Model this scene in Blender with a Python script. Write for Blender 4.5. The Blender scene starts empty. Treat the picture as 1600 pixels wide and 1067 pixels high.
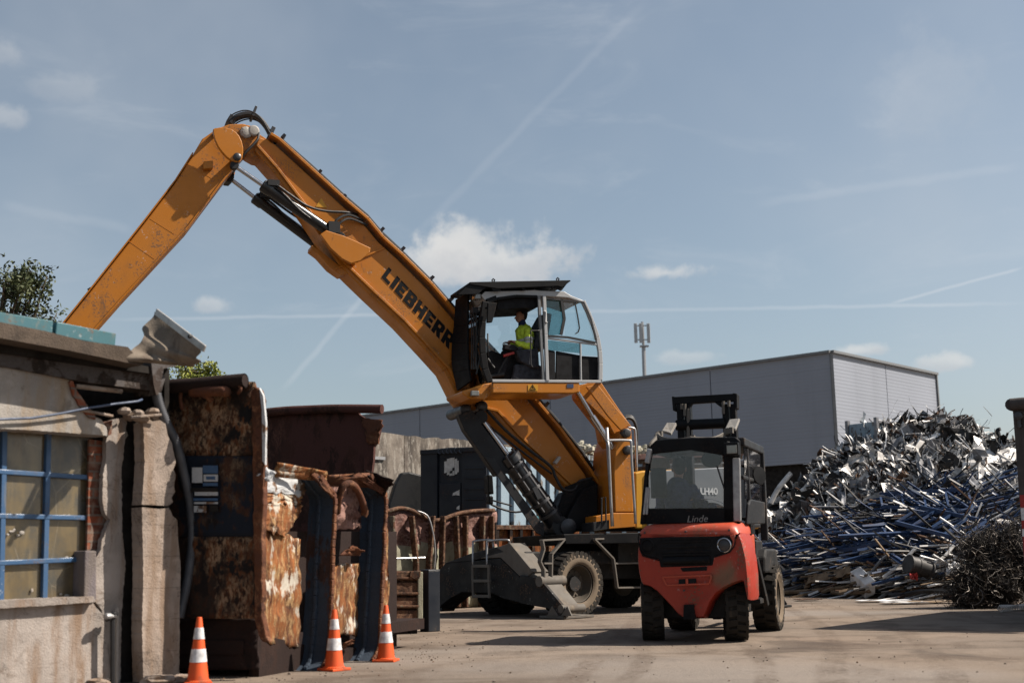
import bpy, bmesh, math, random
from mathutils import Vector, Matrix, Quaternion, noise as mn
random.seed(7)
D = bpy.data
sc = bpy.context.scene
COL = sc.collection
V = Vector
R = math.radians
# ------------------------------------------------------------------ camera model (pixels of the 1600x1067 photo -> rays)
FPX, H0 = 1950.0, 1.0
PITCH = math.atan((871 - 533.5) / FPX)
ROLL = R(1.0)
def ray(px, py):
    x = (px - 800) / FPX; y = (533.5 - py) / FPX
    c, s = math.cos(ROLL), math.sin(ROLL)
    x, y = c * x + s * y, -s * x + c * y
    return V((x, math.cos(PITCH) - y * math.sin(PITCH), math.sin(PITCH) + y * math.cos(PITCH)))
CAM = V((0, 0, H0))
def at(px, py, Y):
    d = ray(px, py); return CAM + d * (Y / d.y)
def gnd(px, py, z=0.0):
    d = ray(px, py); return CAM + d * ((z - H0) / d.z)
def onp(px, py, P, n):
    d = ray(px, py); return CAM + d * ((V(P) - CAM).dot(n) / d.dot(n))
def cr(ox, oy, s, pts):
    return [(ox + x / s, oy + y / s) for x, y in pts]
def rnd(a, b): return random.uniform(a, b)
def jag(pts, amp=1.6, step=7, keep=lambda x, y: False):
    """break a traced outline into a ragged, crumbled one"""
    out = []; n = len(pts)
    for i in range(n):
        (x0, y0), (x1, y1) = pts[i], pts[(i + 1) % n]; L = math.hypot(x1 - x0, y1 - y0); k = max(1, min(40, int(L / step)))
        for j in range(k):
            t = j / k; x = x0 + (x1 - x0) * t; y = y0 + (y1 - y0) * t
            if not keep(x, y): x += random.uniform(-amp, amp); y += random.uniform(-amp, amp) * .6
            out.append((x, y))
    return out

# ------------------------------------------------------------------ mesh builder
class MB:
    def __init__(s): s.v = []; s.f = []; s.mi = []; s.m = 0
    def add(s, vs, fs):
        o = len(s.v); s.v += [V(p) for p in vs]
        for f in fs: s.f.append([i + o for i in f]); s.mi.append(s.m)
        return s
    def prism(s, pts, vec):
        vec = V(vec); n = len(pts); pts = [V(p) for p in pts]
        vs = pts + [p + vec for p in pts]
        fs = [list(range(n))[::-1], [i + n for i in range(n)]]
        fs += [[i, (i + 1) % n, (i + 1) % n + n, i + n] for i in range(n)]
        return s.add(vs, fs)
    def box(s, c, hx, hy, hz):          # centre and three half vectors
        c = V(c); hx = V(hx); hy = V(hy); hz = V(hz)
        return s.prism([c - hx - hy - hz, c + hx - hy - hz, c + hx + hy - hz, c - hx + hy - hz], hz * 2)
    def bar(s, a, b, w, h, up=(0, 0, 1)):
        a = V(a); b = V(b); d = (b - a)
        if d.length < 1e-6: return s
        d.normalize(); up = V(up)
        x = d.cross(up)
        if x.length < 1e-4: x = d.cross(V((1, 0.3, 0)))
        x.normalize(); y = x.cross(d)
        return s.prism([a - x * w / 2 - y * h / 2, a + x * w / 2 - y * h / 2, a + x * w / 2 + y * h / 2, a - x * w / 2 + y * h / 2], b - a)
    def tube(s, path, r, n=8, cap=True):
        path = [V(p) for p in path]; m = len(path)
        rr = r if isinstance(r, (list, tuple)) else [r] * m
        t0 = (path[1] - path[0]).normalized()
        x = t0.orthogonal().normalized(); vs = []
        for i in range(m):
            t = (path[min(i + 1, m - 1)] - path[max(i - 1, 0)]).normalized()
            x = (x - t * x.dot(t))
            if x.length < 1e-5: x = t.orthogonal()
            x.normalize(); y = t.cross(x)
            for k in range(n):
                a = 2 * math.pi * k / n
                vs.append(path[i] + (x * math.cos(a) + y * math.sin(a)) * rr[i])
        fs = [[i * n + k, i * n + (k + 1) % n, (i + 1) * n + (k + 1) % n, (i + 1) * n + k] for i in range(m - 1) for k in range(n)]
        if cap: fs += [list(range(n))[::-1], [(m - 1) * n + k for k in range(n)]]
        return s.add(vs, fs)
    def lathe(s, o, axis, prof, n=24, cap=True):   # prof: (radius, height along axis)
        o = V(o); t = V(axis).normalized(); x = t.orthogonal().normalized(); y = t.cross(x); vs = []
        for r_, h in prof:
            for k in range(n):
                a = 2 * math.pi * k / n
                vs.append(o + t * h + (x * math.cos(a) + y * math.sin(a)) * r_)
        m = len(prof)
        fs = [[i * n + k, i * n + (k + 1) % n, (i + 1) * n + (k + 1) % n, (i + 1) * n + k] for i in range(m - 1) for k in range(n)]
        if cap: fs += [list(range(n))[::-1], [(m - 1) * n + k for k in range(n)]]
        return s.add(vs, fs)
    def capsule(s, p0, r0, p1, r1, n=12):
        p0 = V(p0); p1 = V(p1); d = p1 - p0; L = max(d.length, 1e-5); pr = []
        for i in range(5):
            a = math.pi / 2 * (1 - i / 4.0); pr.append((max(r0 * math.cos(a), 1e-4), -r0 * math.sin(a)))
        for i in range(5):
            a = math.pi / 2 * i / 4.0; pr.append((max(r1 * math.cos(a), 1e-4), L + r1 * math.sin(a)))
        return s.lathe(p0, d if d.length > 1e-5 else V((0, 0, 1)), pr, n)
    def ellipsoid(s, c, hx, hy, hz, n=14, m=9):
        c = V(c); hx = V(hx); hy = V(hy); hz = V(hz); vs = []
        for i in range(m):
            a = math.pi * (i + .02) / (m - 1 + .04)
            for k in range(n):
                b = 2 * math.pi * k / n
                vs.append(c + hz * math.cos(a) + (hx * math.cos(b) + hy * math.sin(b)) * math.sin(a))
        fs = [[i * n + k, i * n + (k + 1) % n, (i + 1) * n + (k + 1) % n, (i + 1) * n + k] for i in range(m - 1) for k in range(n)]
        fs += [list(range(n))[::-1], [(m - 1) * n + k for k in range(n)]]
        return s.add(vs, fs)
    def grid(s, fn, nu, nv):
        vs = [fn(i / nu, j / nv) for j in range(nv + 1) for i in range(nu + 1)]
        fs = [[j * (nu + 1) + i, j * (nu + 1) + i + 1, (j + 1) * (nu + 1) + i + 1, (j + 1) * (nu + 1) + i] for j in range(nv) for i in range(nu)]
        return s.add(vs, fs)
    def sheet(s, fn, nu, nv, thick):   # solid crumpled sheet: front grid, back grid, rim
        o = len(s.v); th = V(thick); s.grid(fn, nu, nv); s.grid(lambda u, v: fn(u, v) + th, nu, nv)
        w = nu + 1; k = w * (nv + 1)
        rim = [i for i in range(w)] + [j * w + nu for j in range(1, nv + 1)] + [nv * w + i for i in range(nu - 1, -1, -1)] + [j * w for j in range(nv - 1, 0, -1)]
        for a in range(len(rim)):
            b = (a + 1) % len(rim); s.f.append([o + rim[a], o + rim[b], o + k + rim[b], o + k + rim[a]]); s.mi.append(s.m)
        return s
    def build(s, name, mats, parent=None, bevel=0, smooth=False, seg=2, recalc=True):
        if not isinstance(mats, (list, tuple)): mats = [mats]
        me = D.meshes.new(name)
        M = MW.get(parent, Matrix.Identity(4)).inverted() if parent else Matrix.Identity(4)
        me.from_pydata([M @ p for p in s.v], [], s.f)
        for m in mats: me.materials.append(m)
        for p, i in zip(me.polygons, s.mi): p.material_index = i
        if parent and name not in NOSPLIT and 1 < len(s.f) < 20000:
            cl = s.clusters()
            if 1 < len(cl) <= 60:
                D.meshes.remove(me); first = None
                for fl in cl:
                    q = MB(); used = {}
                    for i in fl:
                        q.f.append([used.setdefault(k, len(used)) for k in s.f[i]]); q.mi.append(s.mi[i])
                    q.v = [s.v[k] for k in used]
                    o = q.build1(name, mats, parent, bevel, smooth, seg, recalc); first = first or o
                return first
        D.meshes.remove(me)
        return s.build1(name, mats, parent, bevel, smooth, seg, recalc)
    def clusters(s):
        """faces grouped into pieces that touch or overlap"""
        par = list(range(len(s.v)))
        def fd(i):
            while par[i] != i: par[i] = par[par[i]]; i = par[i]
            return i
        for f in s.f:
            a = fd(f[0])
            for k in f[1:]: par[fd(k)] = a
        isl = {}
        for i, f in enumerate(s.f): isl.setdefault(fd(f[0]), []).append(i)
        keys = list(isl); bb = []
        if len(keys) > 400: return [list(range(len(s.f)))]
        for k in keys:
            vs = [s.v[j] for i in isl[k] for j in s.f[i]]
            bb.append([min(v[a] for v in vs) - .02 for a in range(3)] + [max(v[a] for v in vs) + .02 for a in range(3)])
        p2 = list(range(len(keys)))
        def f2_(i):
            while p2[i] != i: i = p2[i]
            return i
        for i in range(len(keys)):
            for j in range(i):
                if all(bb[i][a] < bb[j][a + 3] and bb[j][a] < bb[i][a + 3] for a in range(3)): p2[f2_(i)] = f2_(j)
        out = {}
        for i, k in enumerate(keys): out.setdefault(f2_(i), []).extend(isl[k])
        return sorted(out.values(), key=len, reverse=True)
    def build1(s, name, mats, parent=None, bevel=0, smooth=False, seg=2, recalc=True):
        me = D.meshes.new(name)
        M = MW.get(parent, Matrix.Identity(4)).inverted() if parent else Matrix.Identity(4)
        me.from_pydata([M @ p for p in s.v], [], s.f)
        for m in mats: me.materials.append(m)
        for p, i in zip(me.polygons, s.mi): p.material_index = i
        if recalc:
            bm = bmesh.new(); bm.from_mesh(me); bmesh.ops.recalc_face_normals(bm, faces=bm.faces[:]); bm.to_mesh(me); bm.free()
        o = D.objects.new(name, me); COL.objects.link(o)
        if smooth:
            for p in me.polygons: p.use_smooth = True
            if smooth == 'auto':
                try: me.set_sharp_from_angle(angle=R(40))
                except Exception: pass
        if bevel:
            b = o.modifiers.new('bevel', 'BEVEL'); b.width = bevel; b.segments = seg; b.limit_method = 'ANGLE'; b.angle_limit = R(35)
        if parent:
            o.parent = parent; MW[o] = MW[parent]
        else: MW[o] = Matrix.Identity(4)
        return o
MW = {}
NOSPLIT = {'crown', 'trunk', 'shredded_fill', 'slat', 'faded_marking', 'worn_label', 'brace', 'lettering', 'body', 'jacket', 'trousers', 'hair', 'tyre', 'wheel', 'warning_symbol', 'bezel', 'window_frame', 'screw', 'shredded', 'panel'}
def tag(o, label=None, cat=None, group=None, kind=None):
    if label: o['label'] = label
    if cat: o['category'] = cat
    if group: o['group'] = group
    if kind: o['kind'] = kind
    return o
def thing(name, label, cat, loc, rz=0, group=None):
    o = D.objects.new(name, None); COL.objects.link(o); o.empty_display_size = .2
    o.location = V(loc); o.rotation_euler = (0, 0, rz)
    MW[o] = Matrix.Translation(V(loc)) @ Matrix.Rotation(rz, 4, 'Z')
    return tag(o, label, cat, group)
def rooted(o, loc, rz=0):
    """give a one-mesh thing a sensible origin at its base"""
    M = Matrix.Translation(V(loc)) @ Matrix.Rotation(rz, 4, 'Z')
    o.data.transform(M.inverted()); o.location = V(loc); o.rotation_euler = (0, 0, rz); MW[o] = M
    return o
def copy_tree(o, parent=None):
    c = o.copy(); COL.objects.link(c)
    if parent: c.parent = parent
    for ch in list(o.children): copy_tree(ch, c)
    return c

# ------------------------------------------------------------------ materials
class NT:
    def __init__(s, name):
        s.mat = D.materials.new(name); s.mat.use_nodes = True
        s.t = s.mat.node_tree; s.n = s.t.nodes; s.l = s.t.links
        s.b = s.n['Principled BSDF']; s.co = None
    def link(s, a, b): s.l.new(a, b)
    def coord(s, scale=(1, 1, 1), rot=(0, 0, 0)):
        if s.co is None: s.co = s.n.new('ShaderNodeTexCoord').outputs['Object']
        m = s.n.new('ShaderNodeMapping'); m.inputs['Scale'].default_value = scale; m.inputs['Rotation'].default_value = rot
        s.link(s.co, m.inputs['Vector']); return m.outputs['Vector']
    def noise(s, scale, detail=5, rough=.55, st=(1, 1, 1), dist=0):
        t = s.n.new('ShaderNodeTexNoise'); t.inputs['Scale'].default_value = scale; t.inputs['Detail'].default_value = detail
        t.inputs['Roughness'].default_value = rough; t.inputs['Distortion'].default_value = dist
        s.link(s.coord(st), t.inputs['Vector']); return t.outputs['Fac']
    def voro(s, scale, st=(1, 1, 1), feature='F1'):
        t = s.n.new('ShaderNodeTexVoronoi'); t.inputs['Scale'].default_value = scale; t.feature = feature
        s.link(s.coord(st), t.inputs['Vector']); return t.outputs['Distance']
    def ramp(s, fac, a, b, c0=0., c1=1.):
        t = s.n.new('ShaderNodeMapRange'); t.inputs['From Min'].default_value = a; t.inputs['From Max'].default_value = b
        t.inputs['To Min'].default_value = c0; t.inputs['To Max'].default_value = c1; t.interpolation_type = 'SMOOTHSTEP'
        s.link(fac, t.inputs['Value']); return t.outputs['Result']
    def mix(s, fac, a, b):
        t = s.n.new('ShaderNodeMix'); t.data_type = 'RGBA'
        for val, i in ((fac, 0), (a, 6), (b, 7)):
            if isinstance(val, (int, float)): t.inputs[i].default_value = val
            elif isinstance(val, (tuple, list)): t.inputs[i].default_value = (*val[:3], 1)
            else: s.link(val, t.inputs[i])
        return t.outputs[2]
    def math(s, op, a, b=None):
        t = s.n.new('ShaderNodeMath'); t.operation = op
        for val, i in ((a, 0), (b, 1)):
            if val is None: continue
            if isinstance(val, (int, float)): t.inputs[i].default_value = val
            else: s.link(val, t.inputs[i])
        return t.outputs[0]
    def sep(s, axis):
        t = s.n.new('ShaderNodeSeparateXYZ'); s.link(s.coord(), t.inputs[0]); return t.outputs[axis]
    def wave(s, scale, axis='Z', dist=0):
        t = s.n.new('ShaderNodeTexWave'); t.bands_direction = axis; t.inputs['Scale'].default_value = scale; t.inputs['Distortion'].default_value = dist
        s.link(s.coord(), t.inputs['Vector']); return t.outputs['Fac']
    def bump(s, h, strength=.3, dist=.02):
        t = s.n.new('ShaderNodeBump'); t.inputs['Strength'].default_value = strength; t.inputs['Distance'].default_value = dist
        s.link(h, t.inputs['Height']); s.link(t.outputs[0], s.b.inputs['Normal'])
    def out(s, col=None, rough=.6, metal=0., spec=None):
        for val, k in ((col, 'Base Color'), (rough, 'Roughness'), (metal, 'Metallic'), (spec, 'Specular IOR Level')):
            if val is None: continue
            if isinstance(val, (int, float)): s.b.inputs[k].default_value = val
            elif isinstance(val, (tuple, list)): s.b.inputs[k].default_value = (*val[:3], 1)
            else: s.link(val, s.b.inputs[k])
        return s.mat
def paint(name, col, rough=.45, dirt=(.1, .075, .05), amt=.35, scale=2.2, spec=.4, scratch=0., metal=0., bump=.05):
    """worn machine paint: base, large dirt film, vertical dust streaks, small chips"""
    n = NT(name)
    a = n.noise(scale, 6, .6); st = n.noise(5, 4, .6, (1, 1, .22)); f = n.noise(38, 3, .6)
    c = n.mix(n.ramp(a, .35, .8, 0, .30), col, tuple(x * .72 for x in col))
    c = n.mix(n.ramp(n.math('MULTIPLY', n.ramp(a, .42, .75), n.ramp(st, .4, .7)), 0, 1, 0, amt), c, dirt)
    if scratch: c = n.mix(n.ramp(n.math('MULTIPLY', f, n.ramp(a, .4, .6)), .52, .6, 0, scratch), c, (.16, .09, .055))
    if scratch > .35:
        ch = n.noise(23, 4, .7, (1, 1, 1), .4); c = n.mix(n.ramp(n.math('MULTIPLY', ch, n.ramp(n.noise(3.1, 4, .6), .35, .6)), .60, .63, 0, .9), c, tuple(min(1, .25 + x * .6) for x in col))
        sc_ = n.noise(3.7, 6, .7, (1, 1, .5), .8); c = n.mix(n.ramp(sc_, .60, .70, 0, .65), c, tuple(x * .9 for x in dirt))
    r = n.ramp(a, .3, .75, max(.05, rough - .12), min(1, rough + .25))
    n.bump(n.math('ADD', f, n.math('MULTIPLY', a, 3)), bump, .01)
    return n.out(c, r, metal, spec)
def rusty(name, paintcol, pamt=.5, light=(.42, .30, .17), mid=(.26, .10, .035), dark=(.035, .016, .010), scale=1.0, stretch=.3, rough=.85, lc=0., blot=0.):
    """old paint eaten by rust, with streaks running down"""
    n = NT(name)
    a = n.noise(3.2 * scale, 9, .68, (1, 1, stretch), .25); b = n.noise(8 * scale, 8, .74, (1, 1, stretch * 1.3), .3); f = n.noise(45 * scale, 4, .6); g = n.noise(1.4 * scale, 3, .5)
    c = n.mix(n.ramp(a, .36, .62), dark, mid)
    c = n.mix(n.ramp(b, .47 + lc, .62 + lc), c, light)
    c = n.mix(n.ramp(n.math('MULTIPLY', f, b), .29, .36, 0, .8), c, dark)
    pm = n.math('ADD', n.math('MULTIPLY', g, .6), n.math('MULTIPLY', b, .45))
    c = n.mix(n.ramp(pm, .655 - .27 * pamt, .70 - .27 * pamt, 0, 1), c, paintcol)
    if blot: c = n.mix(n.math('MULTIPLY', n.ramp(n.noise(1.9, 6, .68, (1, 1, .6), .4), .44, .56, 0, blot), n.ramp(b, .35, .55, .6, 1)), c, tuple(x * 1.3 for x in dark))
    c = n.mix(n.ramp(f, .3, .8, 0, .45), c, n.mix(.5, c, dark))
    n.bump(n.math('ADD', n.math('MULTIPLY', a, 2), n.math('MULTIPLY', f, .5)), .5, .02)
    return n.out(c, rough, 0., .25)
def plaster(name, col, stain, crackcol=(.06, .048, .04), bump=.5, crack=True, scale=1., seams=0):
    n = NT(name)
    a = n.noise(1.6 * scale, 7, .62); b = n.noise(6 * scale, 6, .65); f = n.noise(60, 4, .6); st = n.noise(3.5, 5, .6, (1.6, 1.6, .25))
    c = n.mix(n.ramp(a, .38, .62), col, tuple(x * .66 for x in col))
    c = n.mix(n.ramp(st, .46, .66, 0, .85), c, stain)
    c = n.mix(n.ramp(n.noise(2.6, 7, .7, dist=1.2), .56, .66, 0, .55), c, tuple(x * .5 for x in stain))
    c = n.mix(n.ramp(b, .58, .72, 0, .5), c, tuple(min(1, x * 1.25) for x in col))
    if crack:
        v = n.math('ABSOLUTE', n.math('SUBTRACT', n.noise(1.5, 8, .62, (1, 1, .8), 1.5), .5))
        c = n.mix(n.math('MULTIPLY', n.ramp(v, .0, .007, .8, 0), n.ramp(a, .40, .56, 0, 1)), c, crackcol)
    if seams:
        z = n.math('ADD', n.math('MULTIPLY', n.sep(2), 1 / seams), n.math('MULTIPLY', n.noise(4, 4, .6), .12))
        c = n.mix(n.math('MULTIPLY', n.ramp(n.math('FRACT', z), 0, .035, .7, 0), n.ramp(b, .4, .6, .1, 1)), c, crackcol)
    c = n.mix(n.ramp(f, .62, .74, 0, .4), c, crackcol)
    n.bump(n.math('ADD', n.math('MULTIPLY', b, 1.5), f), bump, .015)
    return n.out(c, .92, 0, .2)
def plain(name, col, rough=.5, metal=0., spec=.4, var=.25, scale=8., bump=.03):
    n = NT(name); a = n.noise(scale, 5, .6)
    c = n.mix(n.ramp(a, .3, .75), tuple(x * (1 + var * .5) for x in col), tuple(x * (1 - var) for x in col))
    if bump: n.bump(n.noise(scale * 5, 4, .6), bump, .01)
    return n.out(c, n.ramp(a, .3, .7, max(.03, rough - .08), min(1, rough + .1)), metal, spec)
def glass(name, tint=(.8, .9, .9), refl=.12, dirty=0., dcol=(.3, .27, .2)):
    n = NT(name); t = n.t
    tr = n.n.new('ShaderNodeBsdfTransparent'); tr.inputs[0].default_value = (*tint, 1)
    gl = n.n.new('ShaderNodeBsdfGlossy'); gl.inputs['Roughness'].default_value = .03
    fr = n.n.new('ShaderNodeFresnel'); fr.inputs[0].default_value = 1.5
    m = n.n.new('ShaderNodeMixShader'); n.link(n.math('ADD', n.math('MULTIPLY', fr.outputs[0], 1.0), refl * .4), m.inputs[0])
    n.link(tr.outputs[0], m.inputs[1]); n.link(gl.outputs[0], m.inputs[2])
    last = m.outputs[0]
    if dirty:
        d = n.n.new('ShaderNodeBsdfDiffuse'); d.inputs[0].default_value = (*dcol, 1)
        a = n.noise(3, 6, .65); m2 = n.n.new('ShaderNodeMixShader'); n.link(n.ramp(a, .25, .75, dirty * .5, dirty), m2.inputs[0])
        n.link(last, m2.inputs[1]); n.link(d.outputs[0], m2.inputs[2]); last = m2.outputs[0]
    n.link(last, n.n['Material Output'].inputs['Surface'])
    return n.mat

OR = (.56, .198, .015)
M = dict(
    orange=paint('machine_orange_paint', OR, .42, (.20, .095, .035), .55, 1.3, .35, .75),
    yellow=paint('machine_yellow_paint', (.70, .34, .02), .42, (.20, .12, .04), .25, 1.3, .4),
    black=paint('black_machine_paint', (.007, .0075, .009), .55, (.035, .03, .025), .25, 3., .15, .1),
    dkgrey=paint('dark_grey_steel', (.018, .019, .022), .55, (.075, .062, .05), .45, 2.5, .28, .3),
    dusty=paint('dusty_black_steel', (.014, .0135, .014), .65, (.085, .068, .052), .6, 2.6, .3, .5, bump=.15),
    dust_lt=paint('dusted_upper_steel', (.15, .135, .118), .75, (.32, .265, .20), .7, 3.5, .3, .3),
    cylblk=paint('cylinder_black_paint', (.012, .014, .018), .32, (.06, .05, .04), .25, 3., .5),
    chrome=plain('chrome_rod', (.62, .63, .66), .16, 1., .5, .1, 6, 0),
    bolt=plain('bolt_steel', (.09, .09, .095), .45, .7),
    rubber=plain('hose_rubber', (.014, .014, .016), .55, 0, .4, .3, 20, .1),
    tyre=paint('dusty_tyre_rubber', (.032, .028, .024), .85, (.18, .14, .10), .95, 3.2, .2, 0, bump=.3),
    tyreside=paint('mud_dusted_tyre', (.20, .155, .112), .9, (.38, .30, .21), .8, 4., .2, 0, bump=.3),
    tyreblk=plain('shaded_tyre_rubber', (.009, .0085, .0085), .85, 0, .25, .4, 9, .2),  # near-black copy for the wheels in the carriage's shadow
    rim=paint('dusty_rim', (.09, .075, .058), .7, (.22, .17, .12), .7, 4., .3, .3),
    cabwhite=paint('cab_grey_white', (.50, .51, .52), .4, (.25, .22, .18), .3, 2.5, .45),
    cabgrey=paint('cab_grey', (.20, .21, .22), .45, (.15, .13, .11), .3, 2.5, .45),
    interior=plain('cab_interior', (.012, .012, .014), .7, 0, .15, .4),
    seat=plain('seat_fabric', (.06, .065, .08), .9, 0, .2, .4, 14, .2),
    red=paint('forklift_red_paint', (.42, .040, .021), .45, (.10, .06, .04), .75, 2.4, .4, .9, bump=.12),  # red taken darker for the body that stands in shade
    redlt=paint('sunlit_red_paint', (.54, .078, .036), .45, (.25, .15, .09), .45, 2.6, .4, .5),  # lighter copy of the red, with the sun on the hood painted in
    ltgrey=paint('light_grey_plate', (.42, .40, .37), .55, (.25, .20, .15), .5, 4., .35, .4),
    lens=plain('lamp_lens', (.25, .24, .22), .12, .3, .8, .2, 9, 0),
    skin=plain('skin', (.48, .25, .17), .55, 0, .4, .15, 30, 0),
    hair=plain('dark_hair', (.022, .018, .016), .7, 0, .3, .4, 60, .3),
    hivis=plain('hi_vis_fabric', (.72, .95, .09), .8, 0, .2, .2, 18, .2),
    navy=plain('navy_fabric', (.032, .048, .125), .85, 0, .2, .3, 18, .2),
    trousers=plain('dark_trousers', (.02, .021, .027), .85, 0, .2, .3, 18, .2),
    reflective=plain('reflective_band', (.62, .64, .66), .35, .2, .5, .1, 20, 0),
    cabglass=glass('cab_glass', (.90, .95, .96), .03),
    tealglass=glass('teal_tinted_glass', (.42, .60, .62), .06),
    fkglass=glass('forklift_glass', (.92, .94, .97), .04, .02, (.3, .3, .34)),
    oldglass=NT('x').mat,
    coneo=paint('cone_orange', (.80, .11, .02), .6, (.22, .09, .05), .85, 6., .35),
    conew=plain('cone_white_band', (.82, .82, .84), .45, 0, .4, .45, 14, 0),
    plaster=plaster('weathered_plaster', (.45, .40, .365), (.27, .18, .12)),
    plasterlt=plaster('pale_lintel_plaster', (.50, .465, .43), (.34, .26, .18), crack=False),
    pillar=plaster('concrete_pillar', (.45, .37, .315), (.27, .19, .135), seams=.27),
    greyblock=plaster('grey_rendered_block', (.24, .21, .22), (.2, .17, .15), crack=False),
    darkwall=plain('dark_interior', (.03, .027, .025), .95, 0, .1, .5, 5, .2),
    bluepaint=paint('blue_window_paint', (.045, .115, .24), .5, (.20, .20, .20), .4, 6., .4, .4),
    turq=paint('turquoise_boards', (.045, .155, .19), .6, (.22, .24, .22), .6, 5., .35, .6),
    eave=plaster('weathered_roof_edge', (.12, .093, .073), (.075, .06, .05), crack=False),
    sheetroof=plaster('torn_roof_sheet', (.30, .25, .20), (.13, .10, .08), crack=False, bump=.3),
    zinc=plain('zinc_edge', (.50, .49, .47), .4, .3, .5, .2, 9, 0),
    beam=rusty('rusted_steel_beam', (.11, .10, .10), .55, (.20, .17, .15), (.06, .042, .035), (.02, .016, .014), .8, .8),
    hose=plain('grey_corrugated_hose', (.10, .105, .12), .5, 0, .4, .2, 12, 0),
    cable=plain('blue_grey_cable', (.07, .10, .17), .5, 0, .4),
    rustdark=rusty('dark_blue_black_rust', (.010, .009, .010), .42, (.46, .30, .185), (.19, .066, .022), (.012, .007, .006), 2.6, .42, lc=-.03, blot=.95),  # dark rust, with some of the end wall's shade in the colour
    rustlit=rusty('sunlit_yellow_rust', (.66, .61, .52), .36, (.60, .38, .175), (.37, .13, .038), (.055, .022, .012), 2.4, .24, blot=.35),  # rust and old paint, brightened in colour for the sunlit side wall
    rustrib=rusty('blue_painted_rib', (.042, .062, .092), .85, (.12, .08, .06), (.08, .04, .03), (.018, .016, .018), 1., .3),
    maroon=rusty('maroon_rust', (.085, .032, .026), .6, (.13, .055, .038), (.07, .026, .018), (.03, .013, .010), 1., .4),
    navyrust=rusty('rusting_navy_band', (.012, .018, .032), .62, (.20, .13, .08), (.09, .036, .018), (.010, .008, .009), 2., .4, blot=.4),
    rustedge=rusty('orange_rust_edge', (.13, .05, .028), .4, (.30, .14, .07), (.17, .06, .026), (.045, .018, .011), 1.6, .8),
    rustwall=rusty('dark_brown_rust', (.022, .011, .009), .6, (.045, .022, .016), (.03, .013, .009), (.01, .006, .005), 1., .4),
    rustpaper=rusty('white_painted_rust', (.60, .62, .64), .72, (.45, .40, .34), (.26, .15, .09), (.06, .04, .03), 1.4, .7),
    skipgreen=rusty('pale_green_rust', (.44, .43, .32), 1.05, (.30, .20, .14), (.15, .075, .045), (.04, .02, .015), 1.4, .35, blot=.35),
    skippink=rusty('pinkish_rust', (.33, .19, .16), .55, (.42, .28, .24), (.2, .095, .075), (.05, .022, .018), 1.5, 1.),
    skiporange=rusty('bright_orange_rust', (.32, .09, .02), .5, (.42, .20, .06), (.22, .07, .02), (.03, .015, .01), 1.3, .4),
    crate=rusty('rusty_crate_steel', (.20, .17, .12), .3, (.30, .17, .10), (.17, .08, .045), (.04, .022, .016), 1.6, 1.),
    navycont=paint('navy_container_paint', (.008, .0125, .022), .55, (.05, .05, .05), .5, 1.6, .35, .3),
    bluecont=rusty('light_blue_container', (.30, .40, .48), .75, (.34, .38, .40), (.20, .17, .14), (.05, .06, .07), .8, .3, .6),
    whitemark=plain('worn_white_paint', (.70, .70, .68), .7, 0, .3, .3),
    tarp=plain('black_tarpaulin', (.012, .013, .015), .5, 0, .4, .4, 7, .3),
    concrete=None, clad=None, cladR=None, ground=None,
    bark=plain('bark', (.09, .07, .05), .9, 0, .2, .4, 9, .3),
    galv=plain('galvanised_tube', (.42, .42, .43), .4, .5, .5, .25, 12, 0),
    scrap_lt=plain('pale_scrap_metal', (.72, .70, .68), .55, .12, .5, .55, 3, .1),
    scrap_gr=plain('grey_scrap_metal', (.25, .255, .275), .5, .35, .5, .5, 3, .1),
    scrap_dk=plain('dark_scrap_metal', (.035, .033, .033), .6, .2, .4, .5, 3, .1),
    scrap_br=rusty('brown_scrap', (.16, .09, .06), .4, (.26, .17, .11), (.12, .06, .035), (.03, .018, .013), 1.5, 1.),
    scrap_bl=paint('blue_scrap_steel', (.018, .050, .135), .5, (.10, .10, .12), .4, 3., .4, .3),
    scrap_wt=plain('white_sheet_scrap', (.86, .86, .86), .55, 0, .4, .3, 4, .05),
    wood=plain('weathered_timber', (.28, .20, .13), .85, 0, .2, .4, 6, .2),
    wire=plain('dark_wire', (.04, .032, .027), .65, .3, .35, .6, 4, 0),
    redtxt=paint('red_stripe', (.42, .028, .025), .5, (.12, .08, .06), .4, 4., .4, .4),
    greycont=plaster('weathered_grey_steel', (.12, .108, .105), (.055, .047, .043), crack=False, bump=.3),
)
for m_ in ('rubber',): pass
def _mk_oldglass():
    n = NT('dirty_wired_glass'); a = n.noise(2.2, 6, .65); b = n.noise(9, 5, .6, (1, 1, .3))
    c = n.mix(n.ramp(a, .35, .65), (.15, .115, .065), (.07, .073, .068)); c = n.mix(n.ramp(b, .45, .72, 0, .75), c, (.21, .16, .085))
    sp = n.voro(3.1, feature='DISTANCE_TO_EDGE'); c = n.mix(n.ramp(n.math('ADD', sp, n.math('MULTIPLY', n.noise(3, 5, .6), .06)), .030, .036, .40, 0), c, (.33, .29, .22))
    return n.out(c, n.ramp(a, .3, .7, .07, .4), 0, .6)
M['oldglass'] = _mk_oldglass()
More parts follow.
